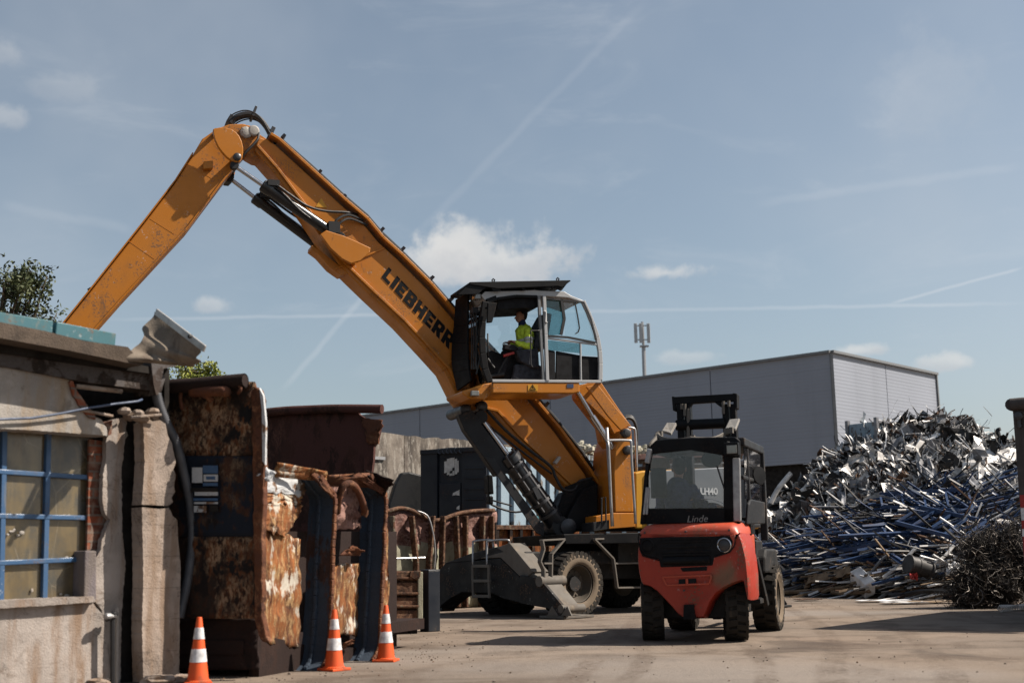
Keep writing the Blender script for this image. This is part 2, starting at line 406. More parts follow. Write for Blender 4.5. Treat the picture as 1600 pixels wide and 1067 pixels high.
def _mk_brick():
    n = NT('broken_red_brick'); t = n.n.new('ShaderNodeTexBrick'); n.link(n.coord((1, 1, 1), (R(90), 0, 0)), t.inputs['Vector'])
    t.inputs['Scale'].default_value = 1; t.inputs['Brick Width'].default_value = .22; t.inputs['Row Height'].default_value = .075; t.inputs['Mortar Size'].default_value = .01
    t.inputs['Color1'].default_value = (.27, .075, .035, 1); t.inputs['Color2'].default_value = (.10, .035, .022, 1); t.inputs['Mortar'].default_value = (.16, .12, .10, 1)
    a = n.noise(9, 6, .6); c = n.mix(n.ramp(a, .4, .7, 0, .7), t.outputs['Color'], (.30, .22, .17)); n.bump(n.math('ADD', t.outputs['Fac'], a), .6, .02)
    return n.out(c, .95, 0, .2)
M['brick'] = _mk_brick()
def _mk_conc():
    n = NT('weathered_concrete_wall'); a = n.noise(.9, 7, .65); b = n.noise(7, 7, .7, (1, 1, .45)); st = n.noise(2.2, 5, .6, (1, 1, .16)); f = n.noise(22, 5, .7)
    c = n.mix(n.ramp(a, .38, .62), (.27, .235, .20), (.13, .11, .095)); c = n.mix(n.ramp(st, .42, .60, 0, .85), c, (.06, .053, .047)); c = n.mix(n.ramp(n.noise(5, 7, .72, (1, 1, .3)), .52, .60, 0, .75), c, (.36, .33, .29))
    c = n.mix(n.ramp(b, .54, .64, 0, .7), c, (.40, .37, .33)); c = n.mix(n.ramp(f, .58, .68, 0, .6), c, (.05, .045, .04)); n.bump(b, .5, .04)
    return n.out(c, .95, 0, .2)
M['concrete'] = _mk_conc()
def _mk_clad(name, col):
    n = NT(name); w = n.wave(1.75, 'Z'); a = n.noise(.12, 4, .5); s = n.noise(1.2, 5, .6, (.6, .6, .05))
    c = n.mix(n.ramp(a, .3, .7), col, tuple(x * .85 for x in col)); c = n.mix(n.ramp(s, .5, .8, 0, .3), c, tuple(x * .62 for x in col))
    z = n.sep(2); fr = n.math('FRACT', n.math('MULTIPLY', z, 1.0 / 1.12)); line = n.ramp(fr, .0, .045, .35, 0)
    c = n.mix(line, c, tuple(x * .55 for x in col))
    n.bump(w, .16, .03)
    return n.out(c, .5, .0, .4)
M['clad'] = _mk_clad('grey_metal_cladding', (.34, .372, .44))
def _mk_ground():
    n = NT('yard_packed_dirt')
    a = n.noise(.16, 6, .6); b = n.noise(.9, 7, .65, (1, 1, 1), .5); f = n.noise(14, 6, .7); g = n.noise(70, 3, .6)
    c = n.mix(n.ramp(a, .35, .65), (.265, .207, .16), (.185, .154, .13))
    c = n.mix(n.ramp(b, .47, .64, 0, .85), c, (.13, .098, .076))
    c = n.mix(n.ramp(b, .30, .44, .45, 0), c, (.33, .265, .213))
    st = n.noise(.55, 5, .6, (.25, 1.6, 1), .8); c = n.mix(n.ramp(st, .55, .66, 0, .45), c, (.10, .078, .062))
    # concrete slab showing through
    c = n.mix(n.ramp(n.noise(.11, 4, .5, (.7, 1.2, 1)), .52, .6, 0, .6), c, (.275, .245, .22))
    # tyre tracks: two winding bands of broken cross marks
    wv = n.n.new('ShaderNodeTexWave'); wv.inputs['Scale'].default_value = .13; wv.inputs['Distortion'].default_value = 3.2; wv.inputs['Detail'].default_value = 1.2; wv.inputs['Detail Scale'].default_value = .35
    n.link(n.coord((1.0, .32, 1), (0, 0, R(24))), wv.inputs['Vector'])
    band = n.math('MULTIPLY', n.ramp(wv.outputs['Fac'], .965, .995, 0, 1), n.ramp(a, .42, .58))
    c = n.mix(n.math('MULTIPLY', band, n.ramp(f, .40, .60, .0, .8)), c, (.115, .08, .06))
    # curved wheel tracks: arcs of large circles, broken up by the dust
    def circ(p, q, r):
        (ax, ay), (bx, by), (cx, cy) = p, q, r; d = 2 * (ax * (by - cy) + bx * (cy - ay) + cx * (ay - by))
        ux = ((ax * ax + ay * ay) * (by - cy) + (bx * bx + by * by) * (cy - ay) + (cx * cx + cy * cy) * (ay - by)) / d
        uy = ((ax * ax + ay * ay) * (cx - bx) + (bx * bx + by * by) * (ax - cx) + (cx * cx + cy * cy) * (bx - ax)) / d
        return ux, uy, math.hypot(ax - ux, ay - uy)
    G = lambda x, y: tuple(gnd(x, y)[:2])
    for p, q, r, wd, st_ in ((G(1258, 962), G(1300, 1005), G(1296, 1066), .17, .9), (G(1340, 958), G(1440, 1005), G(1490, 1066), .17, .7), (G(1005, 1018), G(1000, 1040), G(975, 1066), .13, .8), (G(1170, 1008), G(1192, 1035), G(1200, 1066), .13, .8), (G(1240, 1012), G(1420, 1000), G(1590, 975), .12, .55), (G(640, 1052), G(760, 1030), G(980, 1020), .14, .5)):
        ux, uy, rr_ = circ(p, q, r)
        dv = n.n.new('ShaderNodeVectorMath'); dv.operation = 'DISTANCE'; n.link(n.coord((1, 1, 0)), dv.inputs[0]); dv.inputs[1].default_value = (ux, uy, 0)
        dd = n.math('ABSOLUTE', n.math('SUBTRACT', n.math('ADD', dv.outputs['Value'], n.math('MULTIPLY', n.noise(1.1, 4, .6), .16)), rr_ + .08))
        c = n.mix(n.math('MULTIPLY', n.ramp(dd, wd * .45, wd, st_ * .75, 0), n.math('MULTIPLY', n.ramp(f, .38, .58, .15, 1), n.ramp(b, .36, .56, .3, 1))), c, (.105, .075, .055))
    oil = n.noise(.42, 5, .6, (1, .55, 1), .6); c = n.mix(n.ramp(oil, .60, .68, 0, .6), c, (.075, .06, .05))
    c = n.mix(n.ramp(f, .60, .72, 0, .5), c, (.075, .06, .05)); c = n.mix(n.ramp(g, .64, .74, 0, .45), c, (.40, .35, .30))
    n.bump(n.math('ADD', n.math('MULTIPLY', b, 2.2), n.math('ADD', n.math('MULTIPLY', f, .7), n.math('MULTIPLY', g, .3))), .55, .035)
    return n.out(c, .93, 0, .2)
M['ground'] = _mk_ground()
def _mk_leaf(name, c0, c1):
    n = NT(name); a = n.noise(1.6, 4, .6); c = n.mix(n.ramp(a, .35, .65), c0, c1)
    n.b.inputs['Transmission Weight'].default_value = 0
    return n.out(c, .6, 0, .3)
M['leafdk'] = _mk_leaf('dark_green_leaf', (.035, .052, .018), (.10, .12, .045))
M['leaflt'] = _mk_leaf('yellow_green_leaf', (.19, .23, .035), (.30, .32, .055))

# one common scale for every procedural colour
def corner_mud(mat):
    """caked brown mud on the two lower rear corners of the truck body (local axes of the forklift)"""
    n = NT('tmp'); D.materials.remove(n.mat)
    n.mat = mat; n.t = mat.node_tree; n.n = n.t.nodes; n.l = n.t.links; n.b = n.n['Principled BSDF']; n.co = None
    src = n.b.inputs['Base Color'].links[0].from_socket; col = src
    for c, rad, amt in (((-.42, -.50, .76), .20, .8), ((-.42, .58, .66), .16, .5)):
        dv = n.n.new('ShaderNodeVectorMath'); dv.operation = 'DISTANCE'; n.link(n.coord(), dv.inputs[0]); dv.inputs[1].default_value = c
        d = n.math('ADD', dv.outputs['Value'], n.math('MULTIPLY', n.noise(6, 8, .75, (1, 1, .6)), .34))
        col = n.mix(n.ramp(d, rad * .45 + .15, rad + .19, amt, 0), col, (.20, .14, .085))
    n.link(col, n.b.inputs['Base Color'])
corner_mud(M['red']); corner_mud(M['redlt'])
ALB = .70
def dim(mat, k=ALB):
    for nd in mat.node_tree.nodes:
        if nd.type == 'MIX' and nd.data_type == 'RGBA':
            for i in (6, 7):
                if not nd.inputs[i].is_linked:
                    c = nd.inputs[i].default_value; nd.inputs[i].default_value = (c[0] * k, c[1] * k, c[2] * k, 1)
        elif nd.type == 'TEX_BRICK':
            for nm in ('Color1', 'Color2', 'Mortar'):
                c = nd.inputs[nm].default_value; nd.inputs[nm].default_value = (c[0] * k, c[1] * k, c[2] * k, 1)
for k_, m_ in M.items():
    if m_ and ('glass' not in k_ or k_ == 'oldglass'): dim(m_)
_plain0, _paint0 = plain, paint
def plain(*a, **k): m = _plain0(*a, **k); dim(m); return m
# ================================================================== camera, light, sky
cam = D.cameras.new('camera'); co = D.objects.new('camera', cam); COL.objects.link(co); sc.camera = co
cam.sensor_width = 36; cam.sensor_fit = 'HORIZONTAL'; cam.lens = FPX / 1600 * 36; cam.clip_start = .1; cam.clip_end = 5000
co.matrix_world = Matrix.Translation(CAM) @ Matrix.Rotation(math.pi / 2 + PITCH, 4, 'X') @ Matrix.Rotation(-ROLL, 4, 'Z')
cam.dof.use_dof = True; cam.dof.focus_distance = 20.5; cam.dof.aperture_fstop = 1.7
SUN = V((1, .03, 1.04)).normalized()
sl = D.lights.new('sun', 'SUN'); sl.energy = 5.0; sl.angle = R(.5); sl.color = (1, .90, .78)
so = D.objects.new('sun', sl); COL.objects.link(so); so.location = (30, 0, 40); so.rotation_euler = (-SUN).to_track_quat('-Z', 'Y').to_euler()
sc.view_settings.view_transform = 'Standard'; sc.view_settings.look = 'None'; sc.view_settings.exposure = 0.86; sc.view_settings.gamma = 1
w = D.worlds.new('World'); sc.world = w; w.use_nodes = True
def make_world():
    t = w.node_tree; n = t.nodes; l = t.links; bg = n['Background']
    sky = n.new('ShaderNodeTexSky'); sky.sky_type = 'NISHITA'; sky.sun_disc = False
    sky.sun_elevation = math.asin(SUN.z); sky.sun_rotation = math.atan2(SUN.x, SUN.y); sky.air_density = 1.0; sky.dust_density = 1.6; sky.ozone_density = .9
    hs = n.new('ShaderNodeHueSaturation'); hs.inputs['Saturation'].default_value = .76; hs.inputs['Value'].default_value = 1.0
    hs.inputs['Hue'].default_value = .490
    l.new(sky.outputs[0], hs.inputs['Color'])
    tc = n.new('ShaderNodeTexCoord').outputs['Generated']
    def vm(op, a, b=None):
        x = n.new('ShaderNodeVectorMath'); x.operation = op
        for v_, i in ((a, 0), (b, 1)):
            if v_ is None: continue
            if isinstance(v_, (tuple, Vector)): x.inputs[i].default_value = tuple(v_)
            else: l.new(v_, x.inputs[i])
        return x.outputs['Value'] if op in ('DOT_PRODUCT', 'LENGTH') else x.outputs['Vector']
    def ma(op, a, b=None):
        x = n.new('ShaderNodeMath'); x.operation = op
        for v_, i in ((a, 0), (b, 1)):
            if v_ is None: continue
            if isinstance(v_, (int, float)): x.inputs[i].default_value = v_
            else: l.new(v_, x.inputs[i])
        return x.outputs[0]
    def mr(f, a, b, c=0., d=1.):
        x = n.new('ShaderNodeMapRange'); x.interpolation_type = 'SMOOTHSTEP'; l.new(f, x.inputs['Value'])
        for k, v_ in (('From Min', a), ('From Max', b), ('To Min', c), ('To Max', d)): x.inputs[k].default_value = v_
        return x.outputs['Result']
    def noise(sc_, det, rough=.55, vec=None, dist=0):
        x = n.new('ShaderNodeTexNoise'); x.inputs['Scale'].default_value = sc_; x.inputs['Detail'].default_value = det; x.inputs['Roughness'].default_value = rough; x.inputs['Distortion'].default_value = dist
        l.new(vec or tc, x.inputs['Vector']); return x.outputs['Fac']
    def mix(f, a, b):
        x = n.new('ShaderNodeMix'); x.data_type = 'RGBA'
        for v_, i in ((f, 0), (a, 6), (b, 7)):
            if isinstance(v_, (int, float)): x.inputs[i].default_value = v_
            elif isinstance(v_, tuple): x.inputs[i].default_value = (*v_, 1)
            else: l.new(v_, x.inputs[i])
        return x.outputs[2]
    c = hs.outputs['Color']
    big = noise(2.3, 5, .55); c2 = mix(mr(big, .40, .78, 0, .32), c, (5.2, 5.5, 5.9))
    wisp = noise(6.5, 6, .62, vm('MULTIPLY', tc, (1.0, 1.0, 3.2)), .7); c2 = mix(mr(wisp, .52, .82, 0, .18), c2, (6.2, 6.4, 6.7))
    # contrails: great circles through two pixel rays
    fine = noise(34, 5, .6)
    for a, b, wd, st in (((1010, 0), (640, 380), .0046, .07), ((640, 380), (440, 610), .0036, .18), ((160, 500), (1600, 474), .0022, .22), ((1390, 475), (1600, 418), .0018, .24), ((1180, 320), (1600, 258), .005, .08), ((0, 320), (210, 360), .006, .07)):
        ra = ray(*a).normalized(); rb = ray(*b).normalized(); nn = ra.cross(rb).normalized(); mid = (ra + rb).normalized(); half = ra.dot(mid)
        ax = (rb - ra).normalized(); hl = (rb - ra).length / 2
        d = ma('ABSOLUTE', ma('ADD', vm('DOT_PRODUCT', tc, nn), ma('MULTIPLY', ma('SUBTRACT', fine, .5), wd * 1.4)))
        s = ma('ABSOLUTE', vm('DOT_PRODUCT', vm('SUBTRACT', tc, mid), ax))
        f = ma('MULTIPLY', mr(d, wd * .1, wd, st, 0), mr(s, hl * .80, hl * 1.05, 1, 0))
        f = ma('MULTIPLY', f, mr(big, .3, .6, .45, 1.)); c2 = mix(f, c2, (7.2, 7.3, 7.5))
    # fair-weather clouds
    puff = noise(22, 7, .6, None, .25); puff2 = noise(70, 6, .62)
    for px, py, rx, ry, st, seed in ((758, 410, 118, 68, .78, 0), (690, 420, 80, 46, .55, 0), (1040, 427, 56, 17, .6, 0), (333, 479, 30, 17, .4, 0), (1488, 568, 46, 15, .55, 0), (1335, 549, 42, 12, .6, 0), (14, 84, 30, 30, .2, 0), (8, 186, 34, 22, .3, 0), (105, 140, 60, 26, .14, 0), (1445, 150, 75, 120, .09, 0), (1070, 560, 60, 14, .3, 0)):
        d0 = ray(px, py).normalized(); e = d0.cross(V((0, 0, 1))).normalized(); up = e.cross(d0)
        x = ma('MULTIPLY', vm('DOT_PRODUCT', tc, e), FPX / rx); y = ma('MULTIPLY', vm('DOT_PRODUCT', tc, up), FPX / ry)
        yb = ma('MAXIMUM', y, ma('MULTIPLY', y, -1.35))
        r_ = ma('SQRT', ma('ADD', ma('MULTIPLY', x, x), ma('MULTIPLY', yb, yb)))
        r_ = ma('ADD', r_, ma('ADD', ma('MULTIPLY', ma('SUBTRACT', puff, .5), 2.6), ma('MULTIPLY', ma('SUBTRACT', puff2, .5), .9)))
        f = ma('MULTIPLY', mr(r_, .35, 1.15, st, 0), mr(vm('DOT_PRODUCT', tc, d0), .8, .9))
        sh = ma('ADD', y, ma('MULTIPLY', ma('SUBTRACT', puff, .5), 3.))
        c2 = mix(f, c2, mix(mr(sh, -.7, .5), (5.3, 5.35, 5.5), (6.9, 6.8, 6.6)))
    l.new(c2, bg.inputs['Color']); bg.inputs['Strength'].default_value = .062
make_world()

# ================================================================== ground
g = MB()
def gfn(u, v):
    return V((-400 + 800 * u, -60 + 760 * v, 0))
g.grid(gfn, 40, 40)
ground = tag(g.build('ground', M['ground']), None, None, None, 'structure'); ground['label'] = 'packed dirt yard with tyre tracks'
pb = MB()
for i in range(760):
    px = rnd(0, 1600); py = 900 + 167 * random.random() ** .7
    p = gnd(px, py)
    if p.y > 45: continue
    if i % 3:
        p = random.choice((lambda: gnd(rnd(600, 760), rnd(975, 1035)), lambda: gnd(rnd(1190, 1500), rnd(928, 950)), lambda: gnd(rnd(230, 640), 1068 - rnd(0, 34) + rnd(0, 12))))()
    s_ = rnd(.004, .013) * (1 if random.random() > .05 else 2.)
    a = rnd(0, 6.3); x = V((math.cos(a), math.sin(a), rnd(-.3, .3))) * s_; y = V((-math.sin(a), math.cos(a), rnd(-.3, .3))) * s_ * rnd(.5, 1)
    pb.m = random.choice((0, 0, 0, 1, 2))
    pb.ellipsoid(p + V((0, 0, s_ * .3)), x, y, V((0, 0, s_ * .6)), 5, 4)
tag(pb.build('gravel', [plain('pebble', (.20, .16, .13), .9), M['scrap_br'], plain('pale_pebble', (.32, .27, .23), .9)]), 'scattered pebbles and small litter on the yard', None, None, 'stuff')

# ================================================================== derelict building on the left
WA = R(50); WU = V((math.cos(WA), math.sin(WA), 0)); WN = V((math.sin(WA), -math.cos(WA), 0))
W0 = gnd(196, 1066)
def W(px, py, off=0.): return onp(px, py, W0 + WN * off, WN)
def Wl(pts, off=0.): return [W(x, y, off) for x, y in pts]
bld = thing('derelict_building', 'crumbling plastered building with blue window grid and torn roof edge', 'building', W0, WA)
def wp(name, mat, items, parent=bld, bevel=0., **k):
    b = MB()
    for pts, off, th in items: b.prism(Wl(jag(pts, .8, 4) if name in ('wall', 'lintel', 'brick_edge', 'sill') else pts, off), -WN * th)
    return b.build(name, M[mat] if isinstance(mat, str) else mat, parent, bevel, **k)
X0 = -420
wall = wp('wall', 'plaster', [
    ([(X0, 985), (0, 944), (60, 941), (110, 938), (142, 936), (150, 948), (163, 962), (168, 985), (172, 1030), (172, 1085), (X0, 1300)], 0., .30),          # below the sill
    ([(168, 662), (176, 655), (196, 652), (198, 660), (194, 700), (190, 735), (191, 830), (196, 880), (190, 960), (188, 1084), (176, 1082), (170, 1030), (165, 975), (158, 952), (150, 940), (149, 872), (158, 858), (160, 842), (172, 812), (163, 800), (160, 775), (161, 740), (166, 715), (166, 690)], .0, .06)])
ln = wp('lintel', 'plasterlt', [([(X0, 552), (0, 573), (60, 581), (110, 592), (112, 600), (118, 612), (128, 630), (142, 648), (158, 655), (166, 668), (168, 681), (110, 676), (0, 669), (X0, 640)], .10, .40)])
wp('sill', 'plaster', [([(X0, 958), (0, 938), (100, 933), (146, 931), (150, 940), (100, 944), (0, 950), (X0, 975)], .07, .35)])
br = wp('brick_jamb', 'brick', [([(140, 686), (168, 690), (172, 720), (166, 740), (166, 775), (172, 800), (176, 815), (164, 842), (160, 862), (136, 862)], -.08, .03)])
lb = wp('brick_edge', 'brick', [([(108, 596), (113, 594), (122, 612), (134, 630), (148, 646), (150, 655), (140, 652), (126, 636), (114, 616)], .125, .20), ([(165, 660), (176, 656), (174, 678), (168, 682)], .04, .2)])
wp('jamb_block', 'greyblock', [([(133, 860), (151, 860), (151, 938), (131, 938)], .03, .3)], bevel=.012)
# broken pillar
P_ = MB()
pf = .23
P_.prism(Wl(jag([(224, 660), (232, 654), (240, 659), (250, 656), (259, 662), (262, 680), (268, 690), (272, 712), (275, 722), (271, 733), (275, 742), (272, 756), (274, 768), (268, 778), (271, 784), (262, 790), (222, 788), (226, 720)], .55, 4), pf), -WN * .15)
P_.prism(Wl(jag([(222, 792), (250, 795), (264, 793), (270, 806), (277, 812), (279, 850), (282, 880), (281, 950), (280, 1062), (224, 1066), (222, 980), (224, 900)], .5, 4), pf + .01), -WN * .16)
P_.build('pillar', M['pillar'], bld)
wp('recess', 'darkwall', [([(182, 640), (240, 645), (240, 1075), (182, 1075)], -.04, .10)])  # sheet in the gap beside the pillar, coloured dark for its shade
wp('inner_wall', 'darkwall', [([(X0, 470), (262, 568), (262, 1075), (X0, 1290)], -1.5, .1)])  # dark backing; the shade inside the hole is put into its colour
ck = MB(); ck.prism([W(257, 575, .1), W(257, 1075, .1), W(257, 1075, .1) - WN * 1.6, W(257, 575, .1) - WN * 1.6], WU * .05); ck.build('sun_block_plate', M['darkwall'], bld)  # unseen plate added to keep the sun out of the wall hole
# debris sitting on the pillar top and inside the hole is part of the broken wall
hb = MB()
hb.tube([W(118, 603, .08), W(190, 611, .08)], .022, 6); hb.tube([W(126, 640, .12), W(176, 650, .14)], .014, 6); hb.tube([W(205, 652, .25), W(252, 648, .3)], .012, 6)
for k in range(10):
    c_ = W(rnd(190, 262), rnd(640, 655), rnd(.0, .25)); s_ = rnd(.03, .09)
    hb.ellipsoid(c_, V((s_, rnd(-.02, .02), 0)), V((0, s_ * .8, 0)), V((rnd(-.02, .02), 0, s_ * .55)), 7, 5)
hb.build('rubble', M['pillar'], bld)
# steel beam and roof
wp('beam', 'beam', [([(X0, 520), (0, 551), (130, 570), (250, 584), (255, 578), (258, 592), (252, 612), (246, 614), (236, 610), (130, 596), (0, 571), (X0, 545)], .14, .25)])
wp('beam_flange', 'beam', [([(236, 562), (276, 566), (276, 572), (256, 576), (248, 616), (244, 617), (240, 600)], .22, .34)])
rf = MB()
rf.prism(Wl([(X0, 440), (0, 503), (70, 517), (134, 533), (200, 542), (206, 549), (215, 562), (226, 566), (220, 571), (110, 548), (0, 528), (X0, 470)], .42), -WN * 2.6)
rf.build('roof', M['eave'], bld)
sof = MB(); sof.prism(Wl([(X0, 480), (0, 530), (110, 550), (225, 571), (240, 574), (238, 584), (110, 566), (0, 550), (X0, 515)], .20), -WN * 2.2); sof.build('eave_shade', M['darkwall'], bld)  # filler below the roof edge; the eave's shadow is in its dark colour
# turned-up roof sheet at the torn end: a folded, warped sheet
def warp_sheet(A, B, C_, D_, amp, seed):
    def f(u, v):
        p = A * (1 - u) * (1 - v) + B * u * (1 - v) + C_ * u * v + D_ * (1 - u) * v
        n_ = mn.noise(V((u * 3.1 + seed, v * 2.7, seed * 1.7)))
        return p + WN * (amp * n_) + V((0, 0, amp * .5 * mn.noise(V((u * 4, v * 4, seed + 9)))))
    return f
ts = MB()
A_ = W(190, 563, .40); B_ = W(297, 574, .58); C_ = W(319, 543, 1.0); D_ = W(246, 488, .25)
def tsf(u, v):
    p = A_ * (1 - u) * (1 - v) + B_ * u * (1 - v) + C_ * u * v + D_ * (1 - u) * v
    fold = -.10 * math.sin(v * math.pi) * (1 - .3 * u)
    jag = .035 * mn.noise(V((v * 6, 3, 1))) * (1 if u < .1 else 0)
    return p + WN * (.03 * math.sin(v * 15 + u) + .05 * math.sin(v * 5) + .03 * mn.noise(V((u * 4, v * 5, 2)))) + V((0, 0, fold * .5)) + WU * jag
ts.sheet(tsf, 14, 30, (WN * -.02 + V((0, 0, .012))))
tsh = ts.build('torn_roof_sheet', M['sheetroof'], bld, smooth='auto')
tz = MB(); tz.bar(W(244, 487, .30), W(320, 545, 1.02), .022, .06, WN); tz.build('zinc_edge', M['zinc'], tsh, .006)
tb = MB(); tb.lathe(W(295, 526, .92), WN, [(.001, 0), (.018, .005), (.018, .03), (.001, .035)], 10); tb.build('vent_cap', M['rubber'], tsh)
# window
wf = MB(); OFF = -.13
for xt, xb in ((-128, -144), (-62, -72), (6, 0), (75, 68)):
    wf.bar(W(xt, 664, OFF), W(xb, 944, OFF), .045, .05, WN)
for yl, yr in ((737, 746), (806, 809), (879, 873)):
    sx = (yr - yl) / 135.
    wf.bar(W(-145, yl - 145 * sx, OFF + .004), W(140, yr, OFF + .004), .04, .05, WN)
wfr = wf.build('window_frame', M['bluepaint'], bld, .006)
gp = MB()
cx_ = [(-126, -140), (-60, -70), (8, 2), (77, 70), (142, 134)]
gp.prism(Wl([(-150, 655), (142, 672), (134, 945), (-160, 950)], OFF - .015), -WN * .006)
gp.build('window_pane', M['oldglass'], wfr)
# flakes of old putty on the panes
fl = MB()
for (x, y) in ((22, 828), (28, 836), (18, 830), (34, 832), (100, 806), (108, 805), (120, 872), (104, 871), (95, 928), (104, 930), (50, 922), (12, 835)):
    fl.ellipsoid(W(x, y, OFF + .0), WU * rnd(.01, .03), V((0, 0, rnd(.008, .02))), WN * .008, 7, 5)
fl.build('putty', M['plasterlt'], wfr)
# things hung on or leaning at the building
c_ = MB(); c_.tube([W(-60, 656, .13), W(0, 655, .14), W(50, 653, .14), W(95, 646, .15), W(140, 637, .16), W(180, 631, .17), W(215, 627, .17), W(222, 624, .16)], .011, 6)
tag(c_.build('cable', M['cable'], None, smooth=True), 'thin blue grey cable strung across the lintel above the window', 'cable')
st = MB(); st.tube([W(182, 958, .10), W(176, 960, .11), W(176, 1000, .11), W(176, 1085, .11)], .022, 8); st.tube([W(166, 966, .11), W(178, 962, .11)], .03, 8); st.lathe(W(177, 959, .12), (0, 0, 1), [(.03, -.02), (.035, 0), (.03, .02)], 10)
sp = thing('standpipe', 'black standpipe with bright fitting fixed to the cracked wall by the pillar', 'pipe', W(176, 1085, .11), WA)
st.build('pipe', M['rubber'], sp, smooth='auto')
f_ = MB(); f_.lathe(W(172, 962, .13), WU, [(.018, -.05), (.028, -.04), (.028, .0), (.02, .01), (.02, .05)], 10); f_.build('fitting', M['galv'], sp)
wpipe = MB(); wpipe.tube([W(183, 950, .05), W(182, 1084, .06)], .016, 8); wpipe.build('white_pipe', M['plasterlt'], sp)
# turquoise boards on the roof
tq = MB()
def board(a, b, o):
    A = W(a[0], a[1], o); B = W(b[0], b[1], o); d_ = (B - A)
    return A, B
for (x0, y0, x1, y1, nm) in ((-300, 452, 69, 512, 0), (74, 513, 167, 531, 1)):
    A = W(x0, y0, .05); B = W(x1, y1, .05)
    t_ = MB(); t_.bar(A + V((0, 0, -.02)), B + V((0, 0, -.02)), .28, .12)
    ob = t_.build('roof_board', M['turq'], None, .008); rooted(ob, (A + B) / 2 + V((0, 0, -.003)), WA)
    tag(ob, ('short turquoise painted board lying on the roof beside the bare orange boom tip' if nm else 'long turquoise painted board at the left end of the roof below the tree'), 'board', 'turquoise boards on the roof')
# grey corrugated hose
hp = [(243, 615), (250, 640), (262, 668), (273, 690), (282, 720), (289, 752), (296, 785), (299, 820), (299, 850), (295, 885), (289, 920), (283, 945), (279, 965)]
HO = .12
def smooth_path(pts, k):
    out = []
    n = len(pts)
    for i in range(n - 1):
        p0 = pts[max(i - 1, 0)]; p1 = pts[i]; p2 = pts[i + 1]; p3 = pts[min(i + 2, n - 1)]
        for j in range(k):
            t = j / k
            out.append(.5 * ((2 * p1) + (p2 - p0) * t + (2 * p0 - 5 * p1 + 4 * p2 - p3) * t * t + (3 * p1 - p0 - 3 * p2 + p3) * t ** 3))
    out.append(pts[-1]); return out
path = smooth_path([W(x + 1, y, HO) for x, y in hp], 18)
h_ = MB(); h_.tube(path, [.048 if i % 2 else .036 for i in range(len(path))], 12)
tag(h_.build('corrugated_hose', M['hose'], None, smooth=True), 'grey corrugated hose hanging down behind the broken pillar', 'hose')
# loose rubble at the wall foot
for i, (x, y, s_, lab) in enumerate(((118, 1064, .10, 'flat grey rubble lump at the foot of the cracked wall'), (150, 1066, .08, 'small rubble lump beside the standpipe foot'), (248, 1064, .10, 'rubble lump at the foot of the broken pillar'), (285, 1062, .09, 'pale rubble lump between the pillar and the nearest cone'))):
    b = MB(); c_ = gnd(x, y, s_ * .3)
    def rf_(u, v):
        a = u * 2 * math.pi; e = (v - .5) * math.pi; q = V((math.cos(a) * math.cos(e), math.sin(a) * math.cos(e), math.sin(e)))
        return c_ + V((q.x * 1.5, q.y * 1.1, q.z * .55)) * s_ * (1 + .45 * mn.noise(q * 1.9 + V((i * 7, 0, 0))))
    b.grid(rf_, 14, 9); o = b.build('rubble_lump', M['pillar']); rooted(o, (c_.x, c_.y, 0)); tag(o, lab, 'rubble', 'rubble along the wall foot')

# ================================================================== rusted open container with ribs
SA = R(70); SU = V((math.cos(SA), math.sin(SA), 0)); SN = V((math.sin(SA), -math.cos(SA), 0))
rib1 = gnd(506, 1046)
K = rib1 - SN * .24 - SU * 0.95          # corner of end wall and side wall
def S_(px, py, off=0.): return onp(px, py, K + SN * off, SN)         # planes of the side wall
def E_(px, py, off=0.): return onp(px, py, K - SU * off, SU)         # planes of the end wall
Z_ = V((0, 0, 1))
cont = thing('rusted_container', 'tall rust eaten open container with blue ribs and torn top', 'container', K, SA)
def crumple(f, amp, freq, seed, nrm):
    return lambda u, v: f(u, v) + nrm * (amp * mn.noise(V((u * freq + seed, v * freq * 1.6, seed))) + amp * .45 * mn.noise(V((u * freq * 2.9, v * freq * 3.3 + seed, 4))))
def quad(A, B, C_, D_): return lambda u, v: A * (1 - u) * (1 - v) + B * u * (1 - v) + C_ * u * v + D_ * (1 - u) * v
# end wall (in shade): from the pillar to the corner
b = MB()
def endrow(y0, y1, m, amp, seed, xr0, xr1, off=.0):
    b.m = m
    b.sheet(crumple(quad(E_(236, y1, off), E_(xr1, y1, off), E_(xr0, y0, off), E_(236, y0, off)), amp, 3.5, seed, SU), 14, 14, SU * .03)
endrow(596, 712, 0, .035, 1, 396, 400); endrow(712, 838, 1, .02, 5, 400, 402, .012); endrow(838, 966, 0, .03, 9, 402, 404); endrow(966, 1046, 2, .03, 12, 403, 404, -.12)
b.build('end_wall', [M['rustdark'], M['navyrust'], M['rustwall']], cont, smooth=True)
# worn paper label on the end wall
lab = MB()
for (x0, x1, y0, y1, m) in ((300, 316, 730, 754, 0), (317, 340, 727, 739, 1), (318, 340, 741, 752, 0), (317, 340, 754, 759, 1), (298, 340, 762, 768, 2), (304, 340, 768, 774, 0), (302, 340, 778, 782, 1), (303, 340, 784, 787, 0), (303, 322, 790, 800, 0), (328, 340, 789, 799, 2), (322, 336, 744, 749, 1)):
    lab.m = m; lab.prism([E_(x0, y1, .06 + m * .002), E_(x1, y1, .06 + m * .002), E_(x1, y0, .06 + m * .002), E_(x0, y0, .06 + m * .002)], SU * .006)
lab.build('worn_label', [M['rustpaper'], M['bluepaint'], M['darkwall']], cont)
